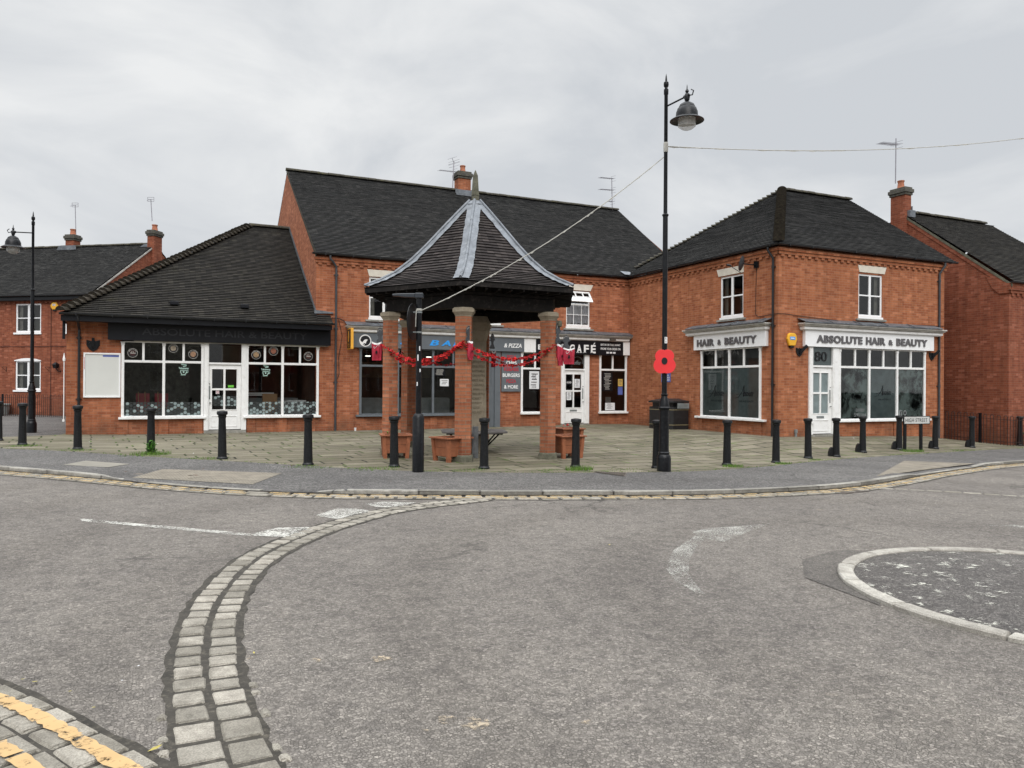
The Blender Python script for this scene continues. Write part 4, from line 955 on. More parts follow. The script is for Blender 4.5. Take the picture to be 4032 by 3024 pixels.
m = M(FS); m.box(22.3, 23.6, -1.0, -.95, .12, 2.9); m.build('partition', ROOML, B3)
shopfront(FS, 19.04, 22.97, .62, 2.83, [20.36, 21.63], [19.735, 20.995, 22.27], 2.27, B3, ext=.20)
M(FS).box(17.66, 17.98, -.03, .10, .52, .60).build('sill', WHITE, B3)
shopdoor(FS, 17.95, 18.76, .19, 2.22, 2.84, (17.97, 18.62, .83, 2.06), B3, handle='r', jl=.16, jr=.27, film=FROST)
shopfront(FW, -20.60, -17.78, .64, 2.83, [-19.195], [-19.855, -18.53], 2.27, B3, ext=.22)
cornice(FS, 17.36, 23.68, B3, lead=(0, .28)); cornice(FW, -21.30, -17.36, B3, lead=(.22, 0))
u0, u1, z0, z1 = WS_; sash(FS, u0, u1, z0, z1, B3, lintel=(u0+.02, u1+.08, u1+.17, u0-.04, 5.25, 5.47))
u0, u1, z0, z1 = WW_; sash(FW, u0, u1, z0, z1, B3, lintel=(u0-.08, u1+.02, u1+.03, u0-.17, 5.21, 5.44))
dentils(FS, 16.6, XR, B3, mat=BRICKW, ends=(.05, .05)); dentils(FW, -24.95, -17.1, B3, mat=BRICKW, ends=(0, .045))
gutter(FS, 16.42, 24.35, 5.85, .10, B3); gutter(FW, -24.85, -16.93, 5.85, .10, B3)
downpipe(FS, 23.62, .05, 5.79, -.05, B3, mat=PIPEG, swan=.11, side=-.12); downpipe(FW, -17.28, .05, 5.79, .05, B3, swan=.11, side=.10)
m = M()
slope(m, FS, (16.45, .17, 5.86), (24.25, .17, 5.86), (24.75, -AY, AZ), (21.2, -AY, AZ), seed=12)
slope(m, FW, (-25.3, .17, 5.86), (-16.93, .17, 5.86), (-21.7, -AY, AZ), (-21.8, -AY, AZ), seed=13)
slope(m, Frame((0, 26.3), (-1, 0), (0, 1)), (-24.75, 0, 5.86), (-16.6, 0, 5.86), (-21.2, -AY, AZ), (-24.75, -AY, AZ), .3)
rf = m.build('roof', TILE, B3)
m = M(); bonnets(m, (16.40, 16.9, 5.90), (21.2, 21.7, AZ+.05), .17, .105); o = m.build('hip_tiles', BONNET, rf)
m = M(); bonnets(m, (17.0, 25.9, 6.14), (21.2, 21.7, AZ+.02), .12, .17); m.build('hip_tiles', RIDGE, rf)
m = M(); ridgeline(m, (21.15, 21.7, AZ+.05), (24.78, 21.7, AZ+.05)); m.build('ridge_tiles', RIDGE, rf)
# ------------------------------------------------------------------ house at far right
B4 = thing('right_house', 'red brick house with gable wall and dark roof at the right edge', 'house', (25.6, 16.0, -.25))
HX, HY, HZ, HR, HRZ = 25.6, 16.0, 5.12, 20.1, 8.33
m = M(WORLD); m.face([(HX, 24.2, -.6), (HX, HY, -.6), (HX, HY, HZ), (HX, 24.2, HZ)]); m.face([(HX, 24.2, HZ), (HX, HY, HZ), (HX, HR, HRZ-.05)])
wall(m, Frame((0, HY), (1, 0), (0, -1)), HX, 31.2, -.6, HZ, [(28.0, 29.1, 1.0, 2.2), (28.0, 29.1, 3.3, 4.6)], .1)
m.F = WORLD; m.face([(31.2, HY, -.6), (31.2, 24.2, -.6), (31.2, 24.2, HZ), (31.2, HR, HRZ-.05), (31.2, HY, HZ)]); m.face([(31.2, 24.2, -.6), (HX, 24.2, -.6), (HX, 24.2, HZ), (31.2, 24.2, HZ)])
m.build('wall', BRICKR, B4)
FH = Frame((0, HY), (1, 0), (0, -1)); FHW = Frame((HX, 0), (0, -1), (-1, 0))
for z0, z1 in ((1.0, 2.2), (3.3, 4.6)): room(FH, 27.8, 29.3, z0-.1, z1+.1, 1.0, ROOMD, B4, -.1); sash(FH, 28.0, 29.1, z0, z1, B4, lintel=(28.0, 29.1, 29.2, 27.9, z1, z1+.2))
m = M(FH); m.box(HX-.04, 31.2, 0, .05, 4.80, 4.9); m.box(HX-.08, 31.2, 0, .09, 4.9, HZ)
u = HX+.1
while u < 31: m.box(u, u+.12, 0, .04, 4.70, 4.799); u += .27
m.F = FHW; m.plate([(-HY+.05, 4.80), (-HY+.05, HZ-.02), (-HY-.75, HZ+.33), (-HY-.55, 5.02), (-HY-.3, 4.80)][::-1], 0, .045)
m.plate([(-HR, HRZ-.26), (-HY+.1, HZ-.26), (-HY+.1, HZ-.12), (-HR, HRZ-.12)], .0, .03); m.build('dentil_course', BRICKR, B4)
m = M(FHW); m.plate([(-HR, HRZ-.12), (-HY+.12, HZ-.12), (-HY+.12, HZ-.03), (-HR, HRZ-.03)], .0, .045); m.build('verge', STONED, B4)
gutter(FH, HX-.1, 31.2, HZ+.06, .10, B4, brackets=False)
m = M(); slope(m, FH, (HX-.05, .18, HZ+.05), (31.2, .18, HZ+.05), (30.9, -(HR-HY), HRZ), (HX-.05, -(HR-HY), HRZ), seed=21)
slope(m, Frame((0, HY), (-1, 0), (0, 1)), (-31.2, 8.3, HZ), (-HX, 8.3, HZ), (-HX, HR-HY, HRZ), (-31.2, HR-HY, HRZ), .3); rf = m.build('roof', TILEB, B4)
m = M(); ridgeline(m, (HX+.2, HR, HRZ+.04), (30.6, HR, HRZ+.04)); m.build('ridge_tiles', RIDGE, rf)
chimney(WORLD, HX-.14, HX+.20, 19.80, 20.42, 4.0, 8.92, rf, mat=BRICKR, cap=.30)
m = M(); m.box(HX+.20, HX+.24, 19.76, 20.46, 8.0, 8.5); m.box(HX-.02, HX+.26, 19.66, 19.79, 8.06, 8.32); m.build('flashing', LEAD, rf)
# ------------------------------------------------------------------ terrace at far left
B5 = thing('left_terrace', 'red brick terraced house with white windows behind the railings at far left', 'house', (GT[0], GT[1], .1), math.atan2(-.594, .8045))
TE, TG, TR = 5.45, 4.2, 8.50; U1 = 2.12
HT = [(-1.8, -.47, 3.86, 5.16), (-1.8, -.47, 1.28, 2.60), (.78, 2.0, 3.86, 5.16)]
m = M(); wall(m, FT, -14, U1, -.2, 5.3, HT, .1)
FTG = Frame((GT[0], GT[1]), (.594, .8045), (.8045, -.594))
m.F = FTG; m.face([(0, 0, -.2), (8.4, 0, -.2), (8.4, 0, 5.4), (0, 0, 5.4)]); m.face([(0, 0, 5.4), (8.4, 0, 5.4), (8.4, 0, 5.56), (TG, 0, TR-.04), (0, 0, 5.56)])
m.F = FT; m.face([(-14, 0, -.2), (-14, -8.4, -.2), (-14, -8.4, 5.4), (-14, -4.2, TR), (-14, 0, 5.4)]); m.face([(-14, -8.4, -.2), (U1, -8.4, -.2), (U1, -8.4, 5.4), (-14, -8.4, 5.4)])
m.box(-14, U1, 0, .03, 5.22, 5.28); u = -13.9
while u < U1-.1: m.box(u, u+.1, 0, .05, 5.16, 5.219); u += .24
m.build('wall', BRICKR, B5)
for a, b, c, d in HT: room(FT, a-.2, b+.2, c-.1, d+.1, 1.0, ROOML, B5, -.1); sash(FT, a, b, c, d, B5, cols=2, sill=False, fr=.07); M(FT).box(a-.08, b+.04, -.03, .05, c-.08, c-.002).build('window_sill', UPVC, B5)
m = M(FT); n = 12; arc = [(lerp(-1.84, -.44, i/n), 2.61+.10*(1-(2*i/n-1)**2)) for i in range(n+1)]; m.plate([(-1.84, 2.58), (-.44, 2.58)]+arc[::-1], -.05, .03); m.build('window_head', UPVC, B5)
M(FT).box(-14, U1+.05, .03, .22, 5.28, 5.42).build('fascia_board', BLACKW, B5); gutter(FT, -14, U1+.1, 5.50, .22, B5, brackets=False)
M(FT).tube([(.08, .03, 0), (.08, .03, 5.2)], .012, 6).tube([(-14, .02, 3.23), (2.1, .02, 3.23)], .010, 6).build('wall_cable', RAIL, B5)
m = M(); slope(m, FT, (-14, .25, TE+.03), (U1+.05, .25, TE+.03), (U1+.05, -TG, TR), (-14, -TG, TR), seed=31)
slope(m, FT, (U1+.05, -8.6, TE), (-14, -8.6, TE), (-14, -TG, TR), (U1+.05, -TG, TR), .3); rf = m.build('roof', TILE, B5)
def wt(u, w, z): return tuple(FT(u, w, z))
m = M(); ridgeline(m, wt(-14, -TG, TR+.03), wt(U1, -TG, TR+.03), .11); m.build('ridge_tiles', RIDGE, rf)
m = M(FTG); m.plate([(-.05, TE+.02), (TG, TR-.11), (TG, TR-.03), (-.05, TE+.10)], .0, .045); m.build('verge', CORN, B5)
chimney(FTG, 3.90, 4.52, -.22, .14, 4.9, 8.86, rf, mat=BRICKR, potr=.14)
chimney(FT, -2.88, -2.40, -4.5, -4.05, 7.9, 8.82, rf, mat=BRICKR, potr=.14)
m = M(FT); m.plate([(-3.2, 8.30), (-2.1, 8.30), (-2.1, 8.52), (-3.1, 8.52)], -3.86, -3.84); m.plate([(1.3, 8.25), (2.1, 8.25), (2.1, 8.48), (1.75, 8.48)], -3.95, -3.93); m.build('flashing', LEAD, rf)
# ------------------------------------------------------------------ buildings across the street (seen in the shop glass)
for k, (x, w_, h, mt, lab) in enumerate(((-26, 16, 6.2, BRICKR, 'long brick terrace across the street, reflected in the left shop glass'), (-8, 11, 6.8, CONC, 'pale rendered building across the street, reflected in the shop glass'), (5, 13, 6.0, BRICKR, 'brick building with white windows across the street, reflected in the salon glass'), (20, 15, 6.4, CONC, 'pale rendered terrace across the street at right, reflected in the salon glass'))):
    r_ = thing('opposite_building', lab, 'building', (x, -12, 0), 0, 'buildings across the street'); Fo = Frame((x, -12), (1, 0), (0, 1)); m = M()
    holes = [(a, a+1.1, z, z+1.4) for a in [1.2+3.1*i for i in range(int((w_-2)/3.1)+1)] for z in (1.1, 3.9)]
    m.F = Fo
    us = sorted({0, w_, *[q[0] for q in holes], *[q[1] for q in holes]}); zs = sorted({-.3, h, *[q[2] for q in holes], *[q[3] for q in holes]})
    for a, b in zip(us, us[1:]):
        for c, d in zip(zs, zs[1:]):
            if not any(q[0] <= (a+b)/2 <= q[1] and q[2] <= (c+d)/2 <= q[3] for q in holes): m.face([(b, 0, c), (a, 0, c), (a, 0, d), (b, 0, d)])
    m.box(0, w_, -8, -.3, -.3, h); m.build('wall', mt, r_)
    m = M(Fo)
    for a, b, c, d in holes: m.box(a, b, -.1, -.05, c, c+.07); m.box(a, b, -.1, -.05, d-.07, d); m.box(a, a+.07, -.1, -.05, c+.07, d-.07); m.box(b-.07, b, -.1, -.05, c+.07, d-.07); m.box((a+b)/2-.03, (a+b)/2+.03, -.1, -.052, c+.07, d-.07)
    m.build('window', UPVC, r_)
    m = M(Fo); m.face([(w_, .3, h), (-.2, .3, h), (-.2, -4, h+3), (w_, -4, h+3)]); m.face([(-.2, -8, h), (w_, -8, h), (w_, -4, h+3), (-.2, -4, h+3)]); m.build('roof', TILE, r_)
# ================================================================== objects
def atp(px, py, P, ex=None):
    """point seen at pixel (px,py) on the vertical plane through P facing the viewer (or along ex)"""
    e = Vector((cos(PHI), -sin(PHI))) if ex is None else Vector(ex); n = Vector((-e.y, e.x)); v = ray(px, py)
    t = n.dot(Vector(P[:2]))/n.dot(v.xy); return v*t+Vector((0, 0, EYE))
# ---- shop signs
sg = thing('shop_sign', 'long black boarded shop sign with ghost letters under the hipped roof at left', 'sign', (-1.33, 25, 2.85))
M(FA).box(-1.33, -.66, .10, .19, 2.86, 3.345).box(3.9, 5.05, .10, .188, 2.86, 3.345).box(-.66, 3.9, .10, .185, 2.86, 3.345).build('board', BLACKW, sg, bevel=.004)
m = M(FA); m.text('ABSOLUTE HAIR & BEAUTY', -.45, 4.30, 3.03, 3.24, .186, .003, bold=.01); m.build('lettering', GHOST, sg)
M(FA).box(-.66, 5.0, .04, .10, 2.835, 2.858).build('trim', CORN, sg)
sg = thing('shop_sign', 'grey fish bar sign with a round fish logo and blue letters', 'sign', (5.76, 25, 2.83))
m = M(FA); m.box(5.76, 8.7, 0, .13, 2.84, 3.32); m.box(8.7, 10.4, 0, .128, 2.84, 3.32); m.box(10.4, 12.02, 0, .13, 2.84, 3.32); m.build('board', GREY, sg, bevel=.004)
c = (6.19, 3.07)
M(FA).plate([(c[0]+.20*cos(2*pi*i/28), c[1]+.20*sin(2*pi*i/28)) for i in range(28)], .13, .139).build('logo_disc', WLET, sg)
m = M(FA)
m.plate([(c[0]+.165*cos(a), c[1]+.01+.155*sin(a)) for a in [radians(q) for q in range(20, 200, 15)]]+[(c[0]-.10, c[1]-.06), (c[0]-.04, c[1]+.02), (c[0]+.03, c[1]+.05), (c[0]+.09, c[1]+.03)], .139, .143)
m.plate([(c[0]+.17*cos(a), c[1]+.17*sin(a)) for a in [radians(q) for q in range(255, 380, 15)]]+[(c[0]+.12, c[1]+.06), (c[0]+.05, c[1]-.01), (c[0]+.02, c[1]-.08)], .139, .143)
m.plate([(c[0]-.09, c[1]-.16), (c[0]-.03, c[1]-.12), (c[0]+.03, c[1]-.17), (c[0]+.0, c[1]-.10), (c[0]-.04, c[1]-.08)][::-1], .139, .143); m.build('logo_fish', BLET, sg)
m = M(FA)
for t, a, b in (('F', 6.87, 7.12), ('I', 7.20, 7.29), ('S', 7.38, 7.68), ('H', 7.78, 8.13), ('B', 8.42, 8.76), ('A', 8.84, 9.19), ('R', 9.27, 9.62)): m.text(t, a, b, 2.97, 3.16, .13, .012, bold=.03, shear=.25)
m.build('lettering', BLUE, sg)
M(FA).text('& PIZZA', 11.22, 11.92, 2.98, 3.13, .13, .01, bold=.02, shear=.2).build('lettering', WLET, sg)
sg = thing('blank_sign', 'plain white panel between the grey fish bar sign and the black cafe sign', 'sign', (12.03, 25, 2.83)); M(FA).box(12.03, 12.50, 0, .125, 2.84, 3.325).build('board', WHITE, sg)
sg = thing('cafe_sign', 'black sign with ornate white cafe lettering above the white door', 'sign', (12.5, 25, 2.8))
M(FA).box(12.50, 16.26, 0, .14, 2.80, 3.325).build('board', BLACKW, sg, bevel=.003)
m = M(FA)
m.text('BUTTER', 12.58, 13.78, 2.94, 3.13, .14, .008, bold=.025)
for i, t in enumerate(('C', 'A', 'F', 'E')):
    a = 13.90+i*.305; m.text(t, a, a+.21, 2.86, 3.17, .14, .010, bold=.03)
    if t != 'C':
        for q in (a-.015, a+.125) if t == 'A' else (a-.015,): m.box(q, q+.10, .14, .15, 2.86, 2.885)
m.plate([(14.92, 3.19), (14.95, 3.185), (15.0, 3.25), (14.965, 3.26)], .14, .15)
m.text('EAT IN OR TAKE AWAY', 15.25, 16.13, 3.155, 3.235, .14, .006, bold=.012); m.text('PHONE YOUR ORDER ON', 15.25, 16.13, 3.0, 3.085, .14, .006, bold=.012)
m.build('lettering', WLET, sg)
m = M(FA)
for i in range(3): a = 15.50+i*.15; m.box(a, a+.11, .14, .146, 2.865, 2.93)
m.build('payment_logos', PAPER, sg)
M(FA).box(16.27, 16.57, 0, .13, 2.82, 3.325).build('end_block', WHITE, sg, bevel=.004)
FSB = .115
sg = thing('salon_sign', 'wide white sign ABSOLUTE HAIR & BEAUTY in grey letters above door 80', 'sign', (17.56, 17.1, 2.85))
M(FS).box(17.56, 23.27, 0, FSB, 2.85, 3.333).build('board', UPVC, sg, bevel=.004); M(FS).text('ABSOLUTE', 18.0, 19.93, 2.97, 3.205, FSB, .03, bold=.042, space=1.1).text('HAIR', 20.09, 20.95, 2.97, 3.205, FSB, .03, bold=.042, space=1.1).text('&', 21.10, 21.29, 2.98, 3.15, FSB, .03, bold=.06).text('BEAUTY', 21.46, 22.92, 2.97, 3.205, FSB, .03, bold=.042, space=1.1).build('lettering', GLET, sg)
sg = thing('salon_sign', 'shorter white sign HAIR & BEAUTY in grey letters on the left side of the corner building', 'sign', (16.6, 20.88, 2.85))
M(FW).box(-20.88, -17.50, 0, FSB, 2.85, 3.333).build('board', UPVC, sg, bevel=.004); M(FW).text('HAIR', -20.68, -19.81, 2.96, 3.195, FSB, .03, bold=.042, space=1.1).text('&', -19.64, -19.48, 2.98, 3.15, FSB, .03, bold=.06).text('BEAUTY', -19.30, -17.87, 2.96, 3.195, FSB, .03, bold=.042, space=1.1).build('lettering', GLET, sg)
# number 80, film, script, phone number
m = M(FS); m.text('80', 18.07, 18.56, 2.41, 2.71, .004, .006); tag(m.build('house_number', BLET), 'large black number 80 on the glass above the salon door', 'number')
tag(M(FS).face([(17.96, -.03, 2.30), (18.75, -.03, 2.30), (18.75, -.03, 2.84), (17.96, -.03, 2.84)]).build('window_film', FROST), 'grey film behind the glass above the salon door 80', 'window film')
FILMS = ((FS, 19.13, 20.32, FROSTP, 'patchy frosted film in the left pane of the right salon window'), (FS, 20.41, 21.59, FROST, 'cloudy grey film in the middle pane of the right salon window'), (FS, 21.68, 22.87, FROSTP, 'patchy leaf film in the right pane of the right salon window'), (FW, -20.52, -19.24, FROST, 'grey film in the left pane of the HAIR & BEAUTY window'), (FW, -19.15, -17.86, FROST, 'grey film in the right pane of the HAIR & BEAUTY window'))
for F_, a, b, mt, lb in FILMS: tag(M(F_).face([(a, -.008, .66), (b, -.008, .66), (b, -.008, 2.21), (a, -.008, 2.21)]).build('window_film', mt), lb, 'window film', 'films on the salon glass')
def script(F_, u, z, s, lb):
    m = M(F_); m.text('bsolute', u-.08*s, u+.36*s, z-.03*s, z+.16*s, .006, .003, shear=.5)
    m.tube([(u-.46*s, .008, z-.10*s), (u-.30*s, .008, z-.06*s), (u-.14*s, .008, z+.10*s), (u-.05*s, .008, z+.30*s), (u-.07*s, .008, z+.12*s), (u-.09*s, .008, z-.06*s)], .007, 5)
    m.tube([(u-.40*s, .008, z+.02*s), (u-.2*s, .008, z+.04*s), (u+.02*s, .008, z+.05*s)], .006, 5); m.text('HAIR AND BEAUTY', u-.28*s, u+.36*s, z-.22*s, z-.165*s, .006, .002)
    tag(m.build('window_lettering', BLACKW), lb, 'window lettering', 'script logos on the salon glass')
script(FW, -19.83, 1.36, 1.0, 'dark Absolute script on the left pane of the HAIR & BEAUTY window'); script(FW, -18.48, 1.36, 1.0, 'dark Absolute script on the right pane of the HAIR & BEAUTY window'); script(FS, 21.05, 1.42, .9, 'dark Absolute script on the middle pane of the right salon window')
m = M(FS); m.text('01889', 19.80, 20.17, .86, .97, .006, .003, bold=.01); m.text('590364', 19.73, 20.25, .71, .82, .006, .003, bold=.01); tag(m.build('phone_number', COUNT), 'grey phone number low on the left pane of the salon window', 'window lettering')
m = M(FS); m.box(21.75, 21.90, .002, .006, .71, .90); s1 = m.build('social_sticker', COUNT); tag(s1, 'square sticker with a letter f low on the right salon pane', 'sticker'); M(FS).text('f', 21.80, 21.87, .72, .88, .007, .003, bold=.03).build('letter', BLET, s1, local=True)
m = M(FS); m.plate([(22.03+.075*cos(2*pi*i/20), .81+.09*sin(2*pi*i/20)) for i in range(20)], .002, .006); s1 = m.build('social_sticker', COUNT); tag(s1, 'round sticker with a camera outline low on the right salon pane', 'sticker')
M(FS).plate([(22.03+.045*cos(2*pi*i/16), .81+.05*sin(2*pi*i/16)) for i in range(16)], .007, .009).build('ring', BLET, s1, local=True)
M_ = M(FS); M_.plate([(22.11+.02+.15*cos(a), 1.55+.33*sin(a)) for a in [2*pi*i/24 for i in range(24)]], -.5, -.49); tag(M_.build('leaf_shaped_mirror', PAPER), 'pale oval mirror inside the right salon pane', 'mirror')
m = M(FW); m.box(-19.14, -17.88, -.02, -.015, .66, .98); p_ = m.build('window_poster', plain('poster_pale_blue', (.34, .46, .5), .6, .2, 5)); tag(p_, 'pale blue poster with slanted words at the bottom right of the HAIR & BEAUTY window', 'poster')
m = M(FW); 
for i in range(4): m.text(('Lookfa', 'Billing', 'Kindn', 'Thank')[i], -19.0+i*.28, -18.78+i*.28, .74, .88, -.014, .002, shear=-.4 if i < 2 else .4)
m.build('words', PAPERB, p_, local=True)
# ---- kebab menu board, cafe papers
sg = thing('menu_sign', 'tall grey board listing kebabs, burgers and pizza between the fish bar door and cafe window', 'sign', (11.18, 25, 1.4))
M(FA).box(11.17, 11.93, 0, .05, 1.40, 2.83).build('board', GREY, sg, bevel=.004)
mw, mr = M(FA), M(FA)
for t, z, q, a, b in (('FISH', 2.585, mr, 11.38, 11.72), ('CHIPS', 2.37, mw, 11.35, 11.76), ('KEBABS', 2.14, mr, 11.26, 11.84), ('BURGERS', 1.925, mw, 11.21, 11.89), ('PIZZA', 1.715, mr, 11.36, 11.74), ('& MORE', 1.505, mw, 11.27, 11.82)): q.text(t, a, b, z, z+.13, .05, .006, bold=.02)
mw.build('lettering', WLET, sg); mr.build('lettering', REDL, sg)
def paper(F_, a, b, c, d, mt, lb, cat='notice', lines=6, w=.006, group=None, lm=None, frame=None):
    o = M(F_).box(a, b, w-.004, w, c, d).build('notice', mt); tag(o, lb, cat, group); m = M(F_); rr = random.Random(int(a*100)); h = (d-c)/(lines+1.5)
    for i in range(lines):
        z = d-h*(i+1.2); x0 = lerp(a, b, rr.uniform(.12, .3)); x1 = lerp(a, b, rr.uniform(.6, .88)); m.box(x0, x1, w, w+.0015, z, z+h*.35)
    if lines: m.build('printed_lines', lm or GLET, o, local=True)
    return o
GP = 'papers behind the shop glass'
o = paper(FA, 12.30, 12.70, 1.50, 2.15, PAPER, 'handwritten white price poster in the cafe window left of the door', 'poster', 5, group=GP)
M(FA).text('£5.50', 12.42, 12.58, 1.86, 1.92, .01, .003).text('£9.50', 12.42, 12.58, 1.97, 2.03, .01, .003).text('£5.50', 12.40, 12.58, 1.54, 1.61, .01, .003).build('prices', BLET, o, local=True)
paper(FA, 14.20, 14.43, 1.55, 1.88, PAPER, 'white notice in the upper right pane of the cafe door', 'notice', 6, -.004, GP)
paper(FA, 13.86, 14.07, 1.09, 1.39, PAPER, 'white paper in the lower left pane of the cafe door', 'notice', 5, -.004, GP)
paper(FA, 16.12, 16.33, 1.62, 1.90, PAPERY, 'orange poster at the right edge of the right cafe window', 'poster', 4, group=GP)
paper(FA, 16.12, 16.33, 1.29, 1.60, PAPERB, 'blue and white leaflet under the orange poster in the cafe window', 'leaflet', 0, group=GP)
paper(FA, 15.55, 15.98, .70, .98, PAPER, 'open menu standing on the sill of the right cafe window', 'menu', 6, group=GP)
paper(FA, 15.58, 15.82, 1.0, 1.2, COUNT, 'grey card behind the open menu in the right cafe window', 'card', 3, -.03, GP)
paper(FA, 15.42, 15.88, 1.43, 2.15, BLACKW, 'dark menu panel hanging in the right cafe window', 'menu board', 12, .004, GP, lm=CORN)
o = paper(FA, 13.84, 14.08, 1.66, 1.84, BLACKW, 'dark closed sign hanging in the upper left pane of the cafe door', 'closed sign', 0, -.002, GP); M(FA).text('CLOSED', 13.855, 14.065, 1.72, 1.78, -.002, .003, bold=.02).build('lettering', WLET, o, local=True)
m = M(FA); m.text('Coffee', 14.08, 14.45, 2.42, 2.58, .0, .003, shear=.4); m.tube([(14.1+.22+.22*cos(a), .002, 2.52+.2*sin(a)) for a in [radians(q) for q in range(-20, 200, 20)]], .008, 5); tag(m.build('window_lettering', COUNT), 'curly grey coffee lettering above the cafe door', 'window lettering')
paper(FA, 8.63, 9.04, 1.93, 2.19, BLACKW, 'small dark opening hours panel in the fish bar window', 'notice', 7, group=GP, lm=CORN)
paper(FA, 8.85, 9.17, 1.58, 1.83, PAPER, 'white paper with a no dogs mark in the fish bar window', 'notice', 3, group=GP)
# ---- left shop stickers
def arctext(m, t, c, r, a0, a1, h, w):
    for i, ch in enumerate(t):
        a = radians(lerp(a0, a1, i/(len(t)-1)));
        if ch == ' ': continue
        q = M(FA); q.text(ch, -h*.35, h*.35, 0, h, w, .002, bold=.02); ang = a-pi/2; F0 = m.F
        pts = []
        for p in q.v:
            x, z = p.x, p.z; pts.append((c[0]+r*cos(a)+x*cos(ang)-z*sin(ang), 25-p.y, c[1]+r*sin(a)+x*sin(ang)+z*cos(ang)))
        m.raw(pts, q.f)
RND = ((-.69, 2.50, .135, 'BEAN TO CUP', (.05, .01, .01), 'round dark coffee cup sticker in the far left top pane of the left shop'), (.40, 2.665, .13, 'PASTRIES', (.33, .27, .20), 'round pastry sticker in the third top pane of the left shop'), (.95, 2.50, .135, 'BURGERS', (.35, .20, .12), 'round burger sticker in the fourth top pane of the left shop'), (2.77, 2.525, .14, 'COOKED DINNER', (.40, .26, .14), 'round breakfast sticker in the top pane just right of the white door'), (3.29, 2.655, .14, 'HOT SNACKS', (.33, .12, .07), 'round reddish food sticker in the second top pane right of the white door'), (4.37, 2.515, .14, 'BEAN TO CUP', (.06, .015, .01), 'round dark coffee cup sticker in the far right top pane of the left shop'))
for i, (u, z, r, t, col, lb) in enumerate(RND):
    circ = lambda q, n=26: [(u+q*cos(2*pi*k/n), z+q*sin(2*pi*k/n)) for k in range(n)]
    o = M(FA).plate(circ(r), .004, .006).build('round_sticker', CORN); tag(o, lb, 'sticker', 'round food stickers'); M(FA).plate(circ(r*.93), .006, .008).build('dark_ring', BLET, o, local=True)
    M(FA).plate(circ(r*.60), .008, .010).build('picture', plain('sticker_picture_%d' % i, col, .6, .5, 14), o, local=True)
    m = M(FA); arctext(m, t, (u, z), r*.66, 150, 30, r*.2, .010)
    if 'COFFEE' in t or 'BEAN' in t: m.box(u-.06, u+.08, .010, .013, z-.015, z+.005); m.tube([(u-.05, .012, z+.0), (u-.02, .012, z+.05), (u+.02, .012, z+.05), (u+.02, .012, z+.0)], .006, 5)
    m.build('lettering', CORN, o, local=True)
for u, z, lb in ((.69, 2.0, 'pale green takeaway cup sticker on the glass left of the white door'), (3.06, 2.0, 'pale green takeaway cup sticker on the glass right of the white door')):
    m = M(FA); w = .012
    m.tube([(u-.02, w, z+.12), (u+.07, w, z+.14), (u+.08, w, z+.17), (u-.06, w, z+.18), (u-.07, w, z+.21), (u+.04, w, z+.235), (u+.03, w, z+.255), (u-.01, w, z+.26)], .011, 6)
    m.text('Takeaway', u-.14, u+.14, z+.03, z+.10, .004, .003, bold=.02)
    m.tube([(u-.08, w, z+.01), (u-.085, w, z-.05), (u-.05, w, z-.12), (u+.04, w, z-.12), (u+.075, w, z-.05), (u+.07, w, z+.01), (u-.08, w, z+.01)], .010, 6); m.tube([(u+.07, w, z-.01), (u+.12, w, z-.0), (u+.12, w, z-.05), (u+.07, w, z-.07)], .009, 6)
    m.plate([(u-.07, z-.125), (u-.09, z-.14), (u+.06, z-.14), (u+.05, z-.125)][::-1], .004, .008); m.plate([(u-.03, z-.02), (u-.015, z-.06), (u+.01, z-.07), (u+.025, z-.02)][::-1], .004, .008)
    tag(m.build('cup_sticker', MINT), lb, 'sticker', 'takeaway cup stickers')
def hexband(u0, u1, z0, z1, lb, seed, dens=.5, w=.004, mt=None):
    rr = random.Random(seed); m = M(FA); md = M(FA); r = .060; dx, dz = r*1.56, r*1.80; i = 0
    u = u0
    while u < u1+r:
        z = z0-.02+(dz/2 if i % 2 else 0)
        while z < z1+.02:
            p = [(max(u0, min(u1, u+r*.84*cos(pi*k/3))), max(z0, min(z1, z+r*.84*sin(pi*k/3)))) for k in range(6)]
            if max(q[1] for q in p)-min(q[1] for q in p) > .02 and max(q[0] for q in p)-min(q[0] for q in p) > .02:
                (m if rr.random() < dens else md).face([(a, w, b) for a, b in p])
            z += dz
        u += dx; i += 1
    o = m.build('hexagon_band', mt or HEX); tag(o, lb, 'window vinyl', 'hexagon vinyls along the left shop glass'); md.build('dark_hexagons', HEXD, o, local=True)
hexband(-.91, .11, .65, 1.05, 'pale hexagon vinyl band in the far left pane', 3, .34); hexband(.18, 1.20, .65, 1.05, 'pale hexagon vinyl band in the pane left of the white door', 5, .34)
hexband(2.54, 3.53, .65, 1.05, 'pale hexagon vinyl band in the pane right of the white door', 7, .4); hexband(3.61, 4.63, .65, 1.05, 'pale hexagon vinyl band in the far right pane', 9, .42)
hexband(1.50, 1.81, .93, 1.24, 'hexagon vinyl in the left lower pane of the white shop door', 11, .35, -.015); hexband(1.88, 2.19, .93, 1.24, 'hexagon vinyl in the right lower pane of the white shop door', 13, .4, -.015)
o = tag(M(FA).box(1.60, 1.70, -.018, -.014, 1.30, 1.40).build('door_sticker', PAPER), 'small white no dogs sticker on the left shop door', 'sticker')
M(FA).tube([(1.65+.036*cos(2*pi*k/14), -.012, 1.35+.036*sin(2*pi*k/14)) for k in range(15)], .005, 5).tube([(1.625, -.012, 1.375), (1.675, -.012, 1.325)], .004, 5).build('red_ring', REDL, o, local=True)
tag(M(FA).box(1.95, 2.12, -.018, -.012, 1.50, 1.57).build('door_sticker', GREEN), 'bright green sticker on the left shop door', 'sticker')
